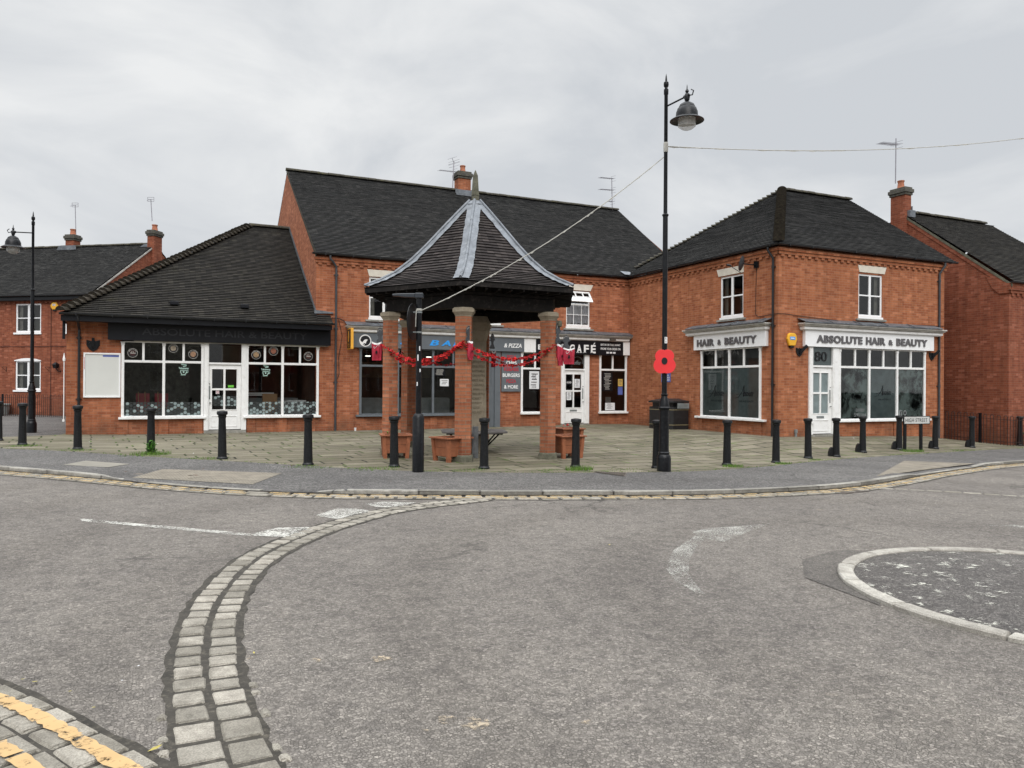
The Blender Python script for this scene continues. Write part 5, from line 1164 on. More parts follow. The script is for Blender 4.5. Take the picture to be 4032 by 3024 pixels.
# notice board, wall plates, alarms, lamps
nb = thing('notice_board', 'white framed empty notice board on the brick beside the left shop window', 'notice board', (-1.95, 25, 1.18))
m = M(FA); a, b, c, d = -1.95, -1.0, 1.19, 2.48; m.box(a, b, 0, .05, c, c+.045); m.box(a, b, 0, .05, d-.045, d); m.box(a, a+.045, 0, .05, c+.045, d-.045); m.box(b-.045, b, 0, .05, c+.045, d-.045); m.build('frame', UPVC, nb, bevel=.006)
M(FA).box(a+.04, b-.04, 0, .025, c+.04, d-.04).build('panel', plain('board_paper', (.66, .67, .64), .5, .04, 2), nb)
M(FA).box(-1.46, -1.04, .026, .028, 2.37, 2.42).build('torn_poster', PAPERB, nb); M(FA).box(-1.93, -1.92, .05, .056, 2.0, 2.35).build('tape', REDL, nb)
def wallplate(F_, u, z, lb, arm=None, s=1.0, name='wall_bracket'):
    m = M(F_); pts = [(-.17, .13), (-.05, .10), (0, .13), (.05, .10), (.17, .13), (.17, -.02), (.10, -.14), (0, -.21), (-.10, -.14), (-.17, -.02)]
    pts = [(u+p[0]*s, z+p[1]*s) for p in pts][::-1]; t = thing(name, lb, 'wall bracket', tuple(F_(u, 0, z-.2)), 0, 'black shield-shaped wall brackets'); m.plate(pts, 0, .03); m.build('shield', BLACKM, t, bevel=.006)
    q = M(F_)
    if arm: q.tube([(u, .03, z-.06), (u+arm[0], .16, z+arm[1])], .045, 10)
    else: q.box(u-.035, u+.035, .03, .055, z-.09, z+.19)
    for sx in (-.1, .1): q.lathe([(.014, 0), (.012, .012), (0.001, .014)], (u+sx*s, .03, z+.04), 8, axis=Vector((0, 1, 0)))
    q.build('holder', BLACKM, t)
wallplate(FA, -1.71, 2.72, 'black shield bracket on the brick above the white notice board'); wallplate(FS, 17.42, 2.70, 'black shield bracket with angled tube left of the salon door 80', (.16, .17), .8); wallplate(FS, 23.30, 2.70, 'black shield bracket with angled tube beside the right end of the salon sign', (.16, .17), .8)
def alarm(F_, u, z, s, hexa, lb, logo):
    t = thing('alarm_box', lb, 'alarm box', tuple(F_(u, 0, z-s)), 0 if F_ is not FT else math.atan2(-.594, .8045), 'yellow alarm boxes')
    if hexa: p = [(u+s*cos(pi/3*k), z+s*.95*sin(pi/3*k)) for k in range(6)]
    else: p = [(u-.12, z-.18), (u+.12, z-.18), (u+.19, z+.02), (u+.15, z+.16), (u+.08, z+.2), (u-.08, z+.2), (u-.15, z+.16), (u-.19, z+.02)]
    M(F_).plate(p, .0, .085).build('cover', YEL, t, bevel=.025); M(F_).box(u-.10 if not hexa else u-.08, u+.10 if not hexa else u+.08, .085, .09, z-.0, z+.09).build('label_panel', BLUE if not hexa else PAPER, t)
    (M(F_).text(logo, u-.07, u+.07, z+.02, z+.065, .09, .003) if logo else M(F_).box(u-.07, u+.06, .09, .093, z+.03, z+.055)).build('lettering', WLET if not hexa else BLET, t); M(F_).box(u-.07, u+.07, .0, .07, z-.24 if not hexa else z-s-.03, z-.18 if not hexa else z-s*.8).build('strobe', BLACKW, t, bevel=.01)
alarm(FS, 17.08, 3.03, .2, False, 'yellow alarm box with blue label on the corner of the salon building', None); alarm(FT, .27, 5.03, .2, True, 'yellow hexagonal alarm box on the far left terrace', 'ADT'); 
m = M(FS); m.tube([(17.28, .03, -.05), (17.28, .03, .28)], .035, 8); m.tube([(17.28, .03, .10), (17.36, .06, -.05)], .04, 8); m.tube([(17.28, .03, .26), (17.28, .03, .36)], .05, 8); tag(m.build('waste_pipe', COUNT), 'short grey pipe at the foot of the wall left of door 80', 'pipe')
# yellow projecting sign
t = thing('projecting_sign', 'narrow yellow and black box sign projecting beside the fish bar sign', 'sign', (5.62, 25, 2.75)); A_ = radians(0)
M(FA).box(5.60, 5.69, .10, .62, 2.76, 3.44).build('box', YELS, t, bevel=.01); M(FA).box(5.585, 5.60, .14, .58, 2.80, 3.40).build('face', BLACKW, t)
M(FA).box(5.61, 5.68, 0, .10, 2.95, 3.02).box(5.61, 5.68, 0, .10, 3.15, 3.22).build('bracket', YELS, t)
Fp = Frame((5.585, 25), (0, -1), (-1, 0)); m = M(Fp); m.plate([(.30, 3.0), (.38, 3.0), (.42, 3.15), (.39, 3.32), (.34, 3.35), (.33, 3.2)], .0, .006); m.text('Chicken', .2, .52, 2.88, 2.96, .0, .004); m.text('Pizza', .25, .48, 2.82, 2.87, .0, .004); m.build('picture', YELS, t)
# small lights over the cafe and kebab cornice, cup on the ground
for u, lb in ((12.78, 'small flood light on the cornice above the BUT letters'), (15.72, 'small brown flood light on the cornice at the right of the cafe sign')):
    tag(M(FA).box(u-.11, u+.11, .17, .30, 3.36, 3.44).tube([(u, .17, 3.40), (u, .1, 3.34)], .02, 6).build('flood_light', IRON), lb, 'light', 'flood lights over the cafe sign')
tag(M().lathe([(.028, 0), (.038, .10), (.04, .105), (.03, .1)], (5.85, 24.75, .1), 12).build('paper_cup', PAPER), 'white paper cup on the paving at the foot of the fish bar wall', 'cup')
# satellite dish, cables
t = thing('satellite_dish', 'dark satellite dish on the wall beside the upper window of the corner building', 'satellite dish', (16.6, 18.0, 5.3))
ax = Vector((-.62, -.0, .22)); cc = Vector((16.25, 18.22, 5.40)); ax = Vector((-.45, .85, .25)).normalized(); ring = []; m = M()
side = ax.cross(Vector((0, 0, 1))).normalized(); up = side.cross(ax)
for r, h in ((.001, .0), (.1, .006), (.2, .025), (.28, .055), (.29, .058)):
    ring.append([tuple(cc+ax*h+side*(r*.70*cos(2*pi*k/20))+up*(r*.82*sin(2*pi*k/20))) for k in range(20)])
fs = []; pts = [p for r_ in ring for p in r_]
for i in range(4): fs += [(i*20+k, i*20+(k+1) % 20, (i+1)*20+(k+1) % 20, (i+1)*20+k) for k in range(20)]
m.raw(pts, fs); m.build('dish', DARKF, t, smooth=True)
lnb = cc+ax*.42-up*.12
M().tube([tuple(cc-up*.28), tuple(lnb)], .012, 6).tube([tuple(lnb-ax*.05), tuple(lnb+ax*.08)], .03, 8).build('receiver_arm', BLACKM, t); M().tube([tuple(cc), (16.45, 18.05, 5.36), (16.59, 18.0, 5.36)], .018, 6).box(16.54, 16.6, 17.92, 18.08, 5.26, 5.46).build('bracket', BLACKM, t)
m = M(); m.tube([(16.58, 18.0, 5.3), (16.585, 18.03, 4.6), (16.585, 18.04, 3.85), (16.58, 17.9, 3.76), (16.58, 17.3, 3.79), (16.58, 17.08, 3.80), (16.7, 17.07, 3.80), (17.4, 17.08, 3.76), (19.0, 17.08, 3.68), (20.4, 17.05, 3.64), (21.2, 17.08, 3.66), (23.9, 17.08, 3.70)], .009, 6); tag(m.build('wall_cable', RAIL), 'thin dark cable running round the corner wall above the salon signs', 'cable')
m = M(); m.tube([(5.1, 24.94, 3.78), (5.35, 24.92, 3.76), (5.52, 24.93, 3.68)], .016, 6); m.tube([(5.33, 24.97, 3.75), (5.45, 24.98, 3.2), (5.34, 24.98, 2.5), (5.36, 24.98, 1.95), (5.30, 24.98, 1.8)], .009, 6); tag(m.build('wall_cable', BLET), 'black cable looping beside the grey drainpipe left of the fish bar', 'cable')
m = M(FW); 
t = thing('wall_notice', 'small blue NO BALL GAMES sign on the brick wall behind the lamp column', 'sign', tuple(FW(-22.55, 0, 1.78))); M(FW).box(-22.85, -22.30, 0, .01, 1.78, 2.16).build('plate', PAPERB, t)
m = M(FW)
for i, (s_, a, b) in enumerate((('NO', -22.70, -22.45), ('BALL', -22.78, -22.38), ('GAMES', -22.82, -22.34), ('ALLOWED', -22.82, -22.34))): m.text(s_, a, b, 2.08-i*.085, 2.135-i*.085, .01, .003, bold=.02)
m.build('lettering', WLET, t)
# litter bin
t = thing('litter_bin', 'black litter bin with gold lines against the brick wall of the corner building', 'litter bin', (16.15, 21.7, .08))
oct_ = lambda x0, x1, y0, y1, c: [(x0+c, y0), (x1, y0), (x1, y1), (x0+c, y1), (x0, y1-c), (x0, y0+c)]
b0 = .10; M().prism(oct_(15.62, 16.5, 21.15, 22.45, .25), b0, b0+.72).prism(oct_(15.62, 16.5, 21.15, 22.45, .25), b0+.80, b0+.82).build('body', PITCHB, t, bevel=.008)
m = M(); m.prism(oct_(15.62, 16.5, 21.15, 22.45, .25), b0+.72, b0+.80); m.prism(oct_(15.72, 16.4, 21.25, 22.35, .2), b0+.82, b0+.96); m.prism(oct_(15.60, 16.5, 21.12, 22.48, .25), b0+.96, b0+1.02, oct_(15.60, 16.5, 21.12, 22.48, .25)); m.prism(oct_(15.60, 16.5, 21.12, 22.48, .25), b0+1.02, b0+1.10, oct_(15.95, 16.35, 21.5, 22.1, .1)); m.build('hood', PITCHB, t, bevel=.006)
m = M(); m.prism(oct_(15.612, 16.5, 21.142, 22.458, .25), b0+.715, b0+.735); m.prism(oct_(15.612, 16.5, 21.142, 22.458, .25), b0+.20, b0+.22); m.prism(oct_(15.60, 16.5, 21.13, 22.47, .25), b0-.03, b0+.02); m.build('gold_line', GOLD, t)
Fb = Frame((16.0, 21.12), (1, 0), (0, -1)); m = M(Fb); m.text('LITTER', .05, .40, b0+.80, b0+.88, .03, .006, bold=.01); m.box(.0, .48, .0, .028, b0+.77, b0+.95); m.build('lettering', COUNT, t)
# ---- bollards
def bollard(F0, lug):
    m = M(F0); H = .97
    m.lathe([(.088, .02), (.086, .06), (.070, .80), (.070, .835)], n=64, flute=16, fr=(.05, .81)); parts = [('shaft', m)]
    parts.append(('base', M(F0).lathe([(.108, -.08), (.108, .022), (.098, .034), (.090, .05)], n=28)))
    parts.append(('cap', M(F0).lathe([(.072, .83), (.082, .845), (.082, .865), (.076, .872), (.090, .885), (.104, .90), (.104, .945), (.098, .957), (.03, .97), (.001, .97)], n=28)))
    if lug: parts.append(('foot_bracket', M(F0).plate([(-.20, -.05), (-.09, -.05), (-.09, .24), (-.13, .235), (-.17, .19), (-.195, .10)], -.04, .04)))
    return parts
BL = [(-6, 1591, 1738, 'black bollard cut off by the left edge of the picture'), (88, 1591, 1755, 'leftmost whole bollard, in front of the far left lamp column'), (306, 1592, 1772, 'bollard in front of the left corner of the single-storey shop'), (594, 1606, 1788, 'bollard with a green weed at its foot, in front of the left shop window'), (875, 1617, 1810, 'bollard in front of the white door of the left shop'), (1213, 1634, 1834, 'bollard in front of the right end of the left shop window'), (1552, 1641, 1841, 'bollard before the gazebo pillar at left, beside the round sign post'), (1906, 1643, 1848, 'bollard just right of the middle gazebo pillar'), (2266, 1652, 1843, 'bollard in front of the white cafe door, right of the gazebo'), (2585, 1656, 1846, 'bollard half hidden behind the tall lamp column'), (2862, 1653, 1834, 'bollard in front of the HAIR & BEAUTY window'), (3055, 1650, 1825, 'bollard in front of the brick corner of the salon building'), (3182, 1651, 1808, 'bollard left of the salon door 80'), (3292, 1650, 1801, 'bollard with foot bracket right of the salon door 80'), (3397, 1649, 1784, 'bollard with foot bracket under the salon phone number'), (3540, 1639, 1774, 'bollard with foot bracket touching the street name sign'), (3682, 1640, 1770, 'bollard with foot bracket right of the street name sign'), (3826, 1641, 1765, 'bollard with foot bracket in front of the gap between salon and house'), (4016, 1642, 1757, 'black bollard at the right edge of the picture')]
protos = {}
for i, (px, yt, yb, lb) in enumerate(BL):
    lug = 13 <= i <= 17; k = 'l' if lug else 'n'; p = gnd(px, yb-3)
    if k not in protos:
        r_ = thing('bollard', lb, 'bollard', tuple(p), 0, 'fluted black bollards along the plaza edge'); protos[k] = r_
        for nm, mm in bollard(WORLD, lug): mm.build(nm, BOLL, r_, smooth=True, local=True)
        o = r_
    else: o = copy_tree(protos[k]); o['label'] = lb; o.location = p
    o.rotation_euler = (radians(random.uniform(-.5, .5)), radians(random.uniform(-.5, .5)), -PHI+radians(random.uniform(-9, 9)))
# ---- lamp columns
def lampcolumn(loc, H, az, lb, arm=.57, group='black lamp columns', dirt=None):
    t = thing('lamp_column', lb, 'street lamp', tuple(loc), 0, group); m = M()
    m.lathe([(.135, -.1), (.135, .25), (.125, .30), (.105, .325), (.105, .345), (.115, .36), (.095, .38), (.092, .45), (.09, 1.18), (.11, 1.20), (.118, 1.23), (.10, 1.25)], n=24); m.build('base', BLACKM, t, smooth=True, local=True)
    m = M(); m.lathe([(.10, 1.25), (.09, 1.33), (.055, 1.45), (.068, 1.47), (.068, 1.49), (.050, 1.50), (.048, H*.64), (.062, H*.64+.015), (.062, H*.64+.04), (.038, H*.64+.06), (.035, H-.42), (.045, H-.40), (.045, H-.31), (.03, H-.30), (.028, H-.27), (.045, H-.25), (.05, H-.21), (.045, H-.17), (.02, H-.15), (.02, H-.13), (.013, H-.06), (.001, H)], n=20); m.build('pole', BLACKM, t, smooth=True, local=True)
    dx, dy = cos(az), sin(az); za = H-.62
    q = lambda s, z: (dx*s, dy*s, z)
    m = M(); m.tube([q(0, za-.02), q(arm, za)], .017, 8); m.tube([q(arm-.07, za), q(arm+.05, za)], .035, 8); m.tube([q(arm+.05, za), q(arm+.14, za-.02), q(arm+.17, za+.05), q(arm+.11, za+.09)], .012, 6)
    m.lathe([(.02, -.10), (.045, -.08), (.055, -.02), (.04, .04), (.02, .06), (.035, .085), (.03, .11), (.012, .13), (.008, .18), (.001, .22)], q(arm, za), 14); m.build('arm', BLACKM, t, smooth=True, local=True)
    m = M(); zh = za-.10
    m.lathe([(.03, 0), (.07, -.02), (.13, -.06), (.15, -.10), (.155, -.12), (.175, -.135), (.185, -.17), (.20, -.20), (.205, -.27), (.21, -.30), (.25, -.32), (.315, -.36), (.318, -.368), (.25, -.335), (.19, -.325), (.0, -.30)], q(arm, zh), 32); hd = m.build('lamp_head', BLACKM, t, smooth=True, local=True)
    m = M(); m.lathe([(.165, -.325), (.168, -.42), (.163, -.47), (.10, -.52), (.03, -.545), (.001, -.55)], q(arm, zh), 28); m.build('lamp_bowl', BOWLM, hd, smooth=True, local=True)
    m = M(); m.lathe([(.035, -.31), (.03, -.42), (.001, -.44)], q(arm, zh), 12); m.build('lamp', WLET, hd, smooth=True, local=True)
    return t
b = gnd(2614, 1855); LC = Vector((b.x, b.y, g0(b.x, b.y)))
tl = lampcolumn(LC, 7.68-LC.z, radians(-PHI*0)+math.atan2(-sin(PHI)*.29-cos(PHI)*.48, cos(PHI)*.29-sin(PHI)*.48), 'tall black lamp column with red poppy disc in front of the corner building')
b2 = gnd(124, 1702, lambda x, y: .15); lampcolumn(b2, 6.50, pi-PHI*.9, 'black lamp column with its lamp over the left edge of the picture')
# poppy on the lamp
d = (Vector((0, 0))-LC.xy).normalized(); Fl = Frame((LC.x+d.x*.075, LC.y+d.y*.075), (-d.y, d.x), (d.x, d.y))
t = thing('poppy_disc', 'large flat red poppy with black centre tied to the lamp column', 'poppy', (LC.x+d.x*.07, LC.y+d.y*.07, 1.9))
pc = atp(2624, 1422, LC); zc = pc.z; pts = []
for k in range(72):
    a = 2*pi*k/72; x, z = cos(a), sin(a)
    best = 0
    for cx, cz, r in ((-.055, .095, .125), (.055, .095, .125), (-.055, -.085, .155), (.055, -.085, .155), (0, 0, .13)):
        bq = x*cx+z*cz; dq = bq*bq-(cx*cx+cz*cz-r*r)
        if dq > 0: best = max(best, bq+dq**.5)
    pts.append((x*best*1.0, zc+z*best))
Fl.e = (-Fl.e[0], -Fl.e[1]) if Vector((cos(PHI), -sin(PHI))).dot(Vector(Fl.e)) < 0 else Fl.e
M(Fl).plate(pts, 0, .012).build('petals', POPPY, t, bevel=.003); M(Fl).plate([(.056*cos(2*pi*k/24), zc+.068*sin(2*pi*k/24)) for k in range(24)], .012, .02).build('centre', BLET, t)
pz = atp(2616, 1340, LC).z
o = tag(M(Fl).box(-.0, .05, -.02, -.012, pz-.06, pz+.06).build('number_plate', WLET), 'small white number plate on the lamp column above the poppy', 'number plate'); M(Fl).text('R', .012, .038, pz+.005, pz+.05, -.012, .002).text('1', .02, .03, pz-.05, pz-.01, -.012, .002).build('lettering', BLET, o, local=True)
# ---- sign post with round sign and arm light
b = gnd(1646, 1858); PB = Vector((b.x, b.y, g0(b.x, b.y)))
t = thing('sign_post', 'scuffed black sign post with arm light and a round sign seen edge-on', 'sign post', tuple(PB))
zt = atp(1650, 1170, PB).z-PB.z
zbx = atp(1648, 1630, PB).z-PB.z
M().lathe([(.105, -.1), (.105, zbx-.06), (.075, zbx), (.06, zbx+.01)], n=24).build('base', BLACKM, t, smooth=True, local=True); M().lathe([(.052, zbx), (.050, zt)], n=20).build('pole', BLACKM, t, smooth=True, local=True)
Fq = Frame((0, 0), (-cos(PHI), sin(PHI)), (sin(PHI), cos(PHI))); m = M(Fq); m.box(-.075, .07, -.07, .07, zt-.02, zt+.07); m.plate([(.07, zt+.065), (.07, zt-.01), (.26, zt-.005), (.36, zt+.01), (.48, zt+.015), (.48, zt+.05), (.36, zt+.06)], -.05, .05); m.build('arm_light', plain('light_housing', (.03, .036, .045), .35, .2, 4), t, bevel=.01, local=True)
dz = atp(1626, 1268, PB).z-PB.z; fd = Vector((sin(PHI), cos(PHI))); sd = Vector((cos(PHI), -sin(PHI))); a = radians(79)
fn = -sd*sin(a)-fd*cos(a)*-1; e2 = Vector((-fn.y, fn.x)); ctr = -sd*.105
Fd = Frame((ctr.x, ctr.y), tuple(e2), tuple(fn)); M(Fd).plate([(.33*cos(2*pi*k/40), dz+.33*sin(2*pi*k/40)) for k in range(40)], .0, .012).build('round_sign', BLACKM, t, local=True)
m = M()
for z in (dz+.16, dz-.2): m.lathe([(.056, z), (.056, z+.03)], n=16); m.tube([(0, 0, z+.015), (ctr.x, ctr.y, z+.015)], .014, 6)
m.build('clamp', COUNT, t, local=True)
m = M(Fq)
rr = random.Random(4)
for z, h, u_ in ((dz-.52, .12, -.02), (dz-.70, .16, .01), (dz-.9, .08, -.03), (dz-1.15, .10, .02)): m.box(u_-.011, u_+.009, -.056, -.053, z, z+h*.7)
m.build('sticker', PAPER, t, local=True)
# ---- bunting cord
def cord(a, b, sag, n, lb, seed):
    rr = random.Random(seed); m = M(); P = [Vector(a).lerp(Vector(b), i/n)-Vector((0, 0, sag*4*(i/n)*(1-i/n))) for i in range(n+1)]
    m.tube([tuple(p) for p in P], .009, 5); o = m.build('bunting_cord', CABLE); tag(o, lb, 'bunting', 'bunting cords on the lamp column'); m = M()
    for i in range(n):
        if rr.random() < .45:
            p, q = P[i], P[i+1]; d = rr.uniform(.012, .035); m.raw([tuple(p), tuple(q), tuple(q-Vector((0, 0, .012))), tuple((p+q)/2-Vector((.01, .01, d))), tuple(p-Vector((0, 0, .012)))], [(0, 1, 2, 3, 4)])
    m.build('curled_flag', CABLE, o, local=True)
zl = atp(2636, 575, LC).z; zp = atp(1662, 1222, PB).z
cord((PB.x+.04, PB.y, zp), (LC.x-.05, LC.y, atp(2625, 620, LC).z), .22, 60, 'frayed cord rising from the sign post to the tall lamp column', 5)
ev = ray(4032, 520); t_ = 24/hypot(ev.x, ev.y); EP = ev*t_+Vector((0, 0, EYE+.22)); cord((LC.x+.05, LC.y, zl), tuple(EP+(EP-Vector((LC.x, LC.y, zl)))*.5), .42, 60, 'thin cord running from the tall lamp column to the right over the salon roof', 8)
M().lathe([(.043, zl-.12), (.046, zl-.05), (.045, zl+.05), (.040, zl+.07)], (LC.x, LC.y, 0), 16).build('cord_wrap', CABLE, tl)
M().lathe([(.056, zp-.01), (.056, zp+.03)], (PB.x, PB.y, 0), 16).tube([(PB.x-.06, PB.y-.02, zp), (PB.x-.07, PB.y-.03, zp-.18), (PB.x-.075, PB.y-.03, zp-.30)], .008, 5).build('cord_wrap', CABLE, t)
# ---- street name sign
a, b = gnd(3565, 1772), gnd(3617, 1771); t = thing('street_name_sign', 'white HIGH STREET sign on two black posts at the plaza edge', 'street sign', tuple(a)); zt = a.z+.95
d = Vector((1, -.12)).normalized(); Fz = Frame((a.x-.08, a.y), tuple(d), (d.y, -d.x))
for u in (.08, .66): M(Fz).box(u-.04, u+.04, -.06, -.01, a.z-.1, zt).build('leg', BLACKM, t)
zs0, zs1 = atp(3560, 1668, a).z, atp(3560, 1641, a).z; M(Fz).box(-.03, .93, -.0, .03, zs0-.02, zs1+.02).build('frame', BLACKM, t, bevel=.004); M(Fz).box(.0, .90, .03, .034, zs0, zs1).build('plate', plain('plate_white', (.58, .58, .56), .5, .15, 9), t)
M(Fz).text('HIGH STREET', .03, .82, zs0+.045, zs1-.045, .034, .003, bold=.005, space=1.1).build('lettering', BLET, t)
# ================================================================== gazebo
GX, GY, GROT, RP, ZC, RE, ZEV, ZAP = 6.67, 16.47, radians(-28.3), 2.02, 3.21, 2.62, 3.70, 5.85
def hv(k, r, z=0):
    a = GROT+k*pi/3; return Vector((GX+r*sin(a), GY-r*cos(a), z))
gz = zpl(GX, GY)
G_ = thing('gazebo', 'hexagonal open shelter on six brick pillars with a swept tiled roof and lead hips', 'shelter', (GX, GY, gz))
for k in range(6):
    c = hv(k, RP); rd = Vector((sin(GROT+k*pi/3), -cos(GROT+k*pi/3))); td = Vector((-rd.y, rd.x)); Fk = Frame((c.x, c.y), tuple(td), tuple(rd)); z0 = zpl(c.x, c.y)
    P5 = lambda s: [(-.165*s, -.02-.1*s), (.165*s, -.02-.1*s), (.165*s, -.02+.10*s), (0, -.02+.195*s), (-.165*s, -.02+.10*s)]
    o = M(Fk).prism(P5(1), z0+.13, ZC-.19).build('pillar', BRICKP, G_)
    M(Fk).prism(P5(1.22), z0-.1, z0+.10).prism(P5(1.22), z0+.10, z0+.14, P5(1.1)).build('plinth', STONED, o, bevel=.008)
    M(Fk).prism(P5(1.0), ZC-.19, ZC-.16, P5(1.06)).prism(P5(1.06), ZC-.16, ZC-.10, P5(1.28)).prism(P5(1.34), ZC-.10, ZC-.03).prism(P5(1.34), ZC-.03, ZC, P5(1.1)).build('cap', STONE, o, bevel=.006)
def hexring(m, r0, r1, z0, z1):
    for k in range(6):
        a, b, c, d = hv(k, r1), hv(k+1, r1), hv(k+1, r0), hv(k, r0)
        q = [(p.x, p.y) for p in (a, b, c, d)]; m.raw([(*p, z0) for p in q]+[(*p, z1) for p in q], [(3, 2, 1, 0), (4, 5, 6, 7), (0, 1, 5, 4), (2, 3, 7, 6)])
PROF = [(RE, ZEV), (2.28, 3.845), (1.93, 4.04), (1.57, 4.33), (1.2, 4.70), (.8, 5.14), (.42, 5.55), (.14, 5.84)]
m = M(); hexring(m, 1.86, 2.12, ZC, ZC+.27); m.build('ring_beam', OAK, G_, bevel=.01)
m = M(); hexring(m, 2.0, 2.16, ZC+.275, ZC+.33); m.build('wall_plate', OAK, G_)
m = M()
for k in range(6):          # rafter feet and the soffit boarding
    for j in range(9):
        t = (j+.0)/9; e0, e1 = hv(k, RE-.05).lerp(hv(k+1, RE-.05), t), hv(k, 2.0).lerp(hv(k+1, 2.0), t); d = (e0-e1).normalized(); s = Vector((-d.y, d.x, 0))*.022
        m.raw([tuple(Vector((p.x, p.y, z))+q) for p, z in ((e1, ZC+.33), (e0, ZEV-.14), (e0, ZEV-.05), (e1, ZEV+.1)) for q in (s, -s)], [(0, 2, 4, 6), (7, 5, 3, 1), (0, 1, 3, 2), (2, 3, 5, 4), (4, 5, 7, 6), (6, 7, 1, 0)])
m.build('rafter_feet', OAK, G_)
m = M()
for k in range(6):
    for (r0, z0), (r1, z1) in zip(PROF, PROF[1:]):
        a, b, c, d = hv(k, r0-.02, z0-.05), hv(k+1, r0-.02, z0-.05), hv(k+1, r1-.02, z1-.05), hv(k, r1-.02, z1-.05); m.face([tuple(p) for p in (b, a, d, c)])
    a, b, c, d = hv(k, RE-.01, ZEV-.10), hv(k+1, RE-.01, ZEV-.10), hv(k+1, RE-.01, ZEV-.005), hv(k, RE-.01, ZEV-.005); m.face([tuple(p) for p in (a, b, c, d)])
m.build('boarding', OAK, G_)
m = M(); row = 0
for (r0, z0), (r1, z1) in zip(PROF, PROF[1:]):
    L = hypot((r1-r0)*cos(pi/6), z1-z0); n = max(1, round(L/.095))
    for j in range(n):
        ra, rb = lerp(r0, r1, j/n), lerp(r0, r1, (j+1)/n); za, zb = lerp(z0, z1, j/n), lerp(z0, z1, (j+1)/n); row += 1
        for k in range(6):
            a, b, c, d = hv(k, ra, za), hv(k+1, ra, za), hv(k+1, rb, zb), hv(k, rb, zb); nn = (b-a).cross(d-a).normalized()
            if nn.z < 0: nn = -nn
            s = max(1, int((b-a).length/.33)); js = [random.uniform(-.004, .005) for _ in range(s+1)]; W_ = (b-a).length; V0 = row*.1; U0 = (row % 2)*.0825
            for i in range(s):
                l0, l1 = a.lerp(b, i/s)+nn*(.022+js[i]), a.lerp(b, (i+1)/s)+nn*(.022+js[i+1]); h0, h1 = d.lerp(c, i/s)+nn*.002, d.lerp(c, (i+1)/s)+nn*.002; x0, x1 = W_*(i/s-.5)+U0, W_*((i+1)/s-.5)+U0
                m.face([tuple(l0), tuple(l1), tuple(h1), tuple(h0)], [(x0, V0+.006), (x1, V0+.006), (x1, V0+.094), (x0, V0+.094)])
                m.face([tuple(a.lerp(b, i/s)), tuple(a.lerp(b, (i+1)/s)), tuple(l1), tuple(l0)], [(x0, V0), (x1, V0), (x1, V0), (x0, V0)])  # butt edge mapped onto the joint colour, a painted course shadow
RFG = m.build('roof', TILEG, G_)
for k in range(6):          # lead hips: two dressed wings and a roll
    m = M(); pv = None; fine = []
    for (r0, z0), (r1, z1) in zip(PROF, PROF[1:]):
        for j in range(4): fine.append((lerp(r0, r1, j/4), lerp(z0, z1, j/4)))
    fine.append(PROF[-1])
    rr = random.Random(k); roll = []
    for i, (r, z) in enumerate(fine):
        h = hv(k, r, z+.015); wd = min(.185, r*.9)+rr.uniform(-.012, .012); s1, s2 = (hv(k+1, r, z)-hv(k, r, z)), (hv(k-1, r, z)-hv(k, r, z))
        s1, s2 = s1.normalized(), s2.normalized(); wob = .012*((i % 2)) + rr.uniform(0, .006)
        cur = [h+s2*wd+Vector((0, 0, .034+wob)), h+s2*wd*.5+Vector((0, 0, .040+wob)), h+Vector((0, 0, .045)), h+s1*wd*.5+Vector((0, 0, .040+wob)), h+s1*wd+Vector((0, 0, .034+wob))]
        if pv:
            for q in range(4): m.face([tuple(pv[q]), tuple(pv[q+1]), tuple(cur[q+1]), tuple(cur[q])])
        pv = cur; roll.append(tuple(h+Vector((0, 0, .055))))
    m.tube(roll, [.030]*len(roll), 8)
    for i in range(3, len(fine)-2, 9):
        r, z = fine[i]; h = Vector(roll[i]); m.lathe([(.036, -.01), (.036, .01)], tuple(h), 10, axis=(Vector(roll[i+1])-h).normalized())
    m.build('lead_hip', LEAD, RFG, smooth=True)
m = M(); pts = [(hv(k, .16).x, hv(k, .16).y) for k in range(6)]
m.lathe([(.23, 5.74), (.235, 5.80), (.19, 5.86), (.10, 5.895), (.07, 5.90)], (GX, GY, 0), 12); m.build('lead_cap', LEAD, RFG)
Fg = rotframe(GX, GY, radians(10)); sq = lambda s: [(-s, -s), (s, -s), (s, s), (-s, s)]
M(Fg).prism(sq(.062), 5.80, 6.03).prism(sq(.07), 6.03, 6.06).prism(sq(.064), 6.06, 6.50, sq(.043)).prism(sq(.043), 6.50, 6.63, sq(.004)).build('finial', STONED, G_, bevel=.006)
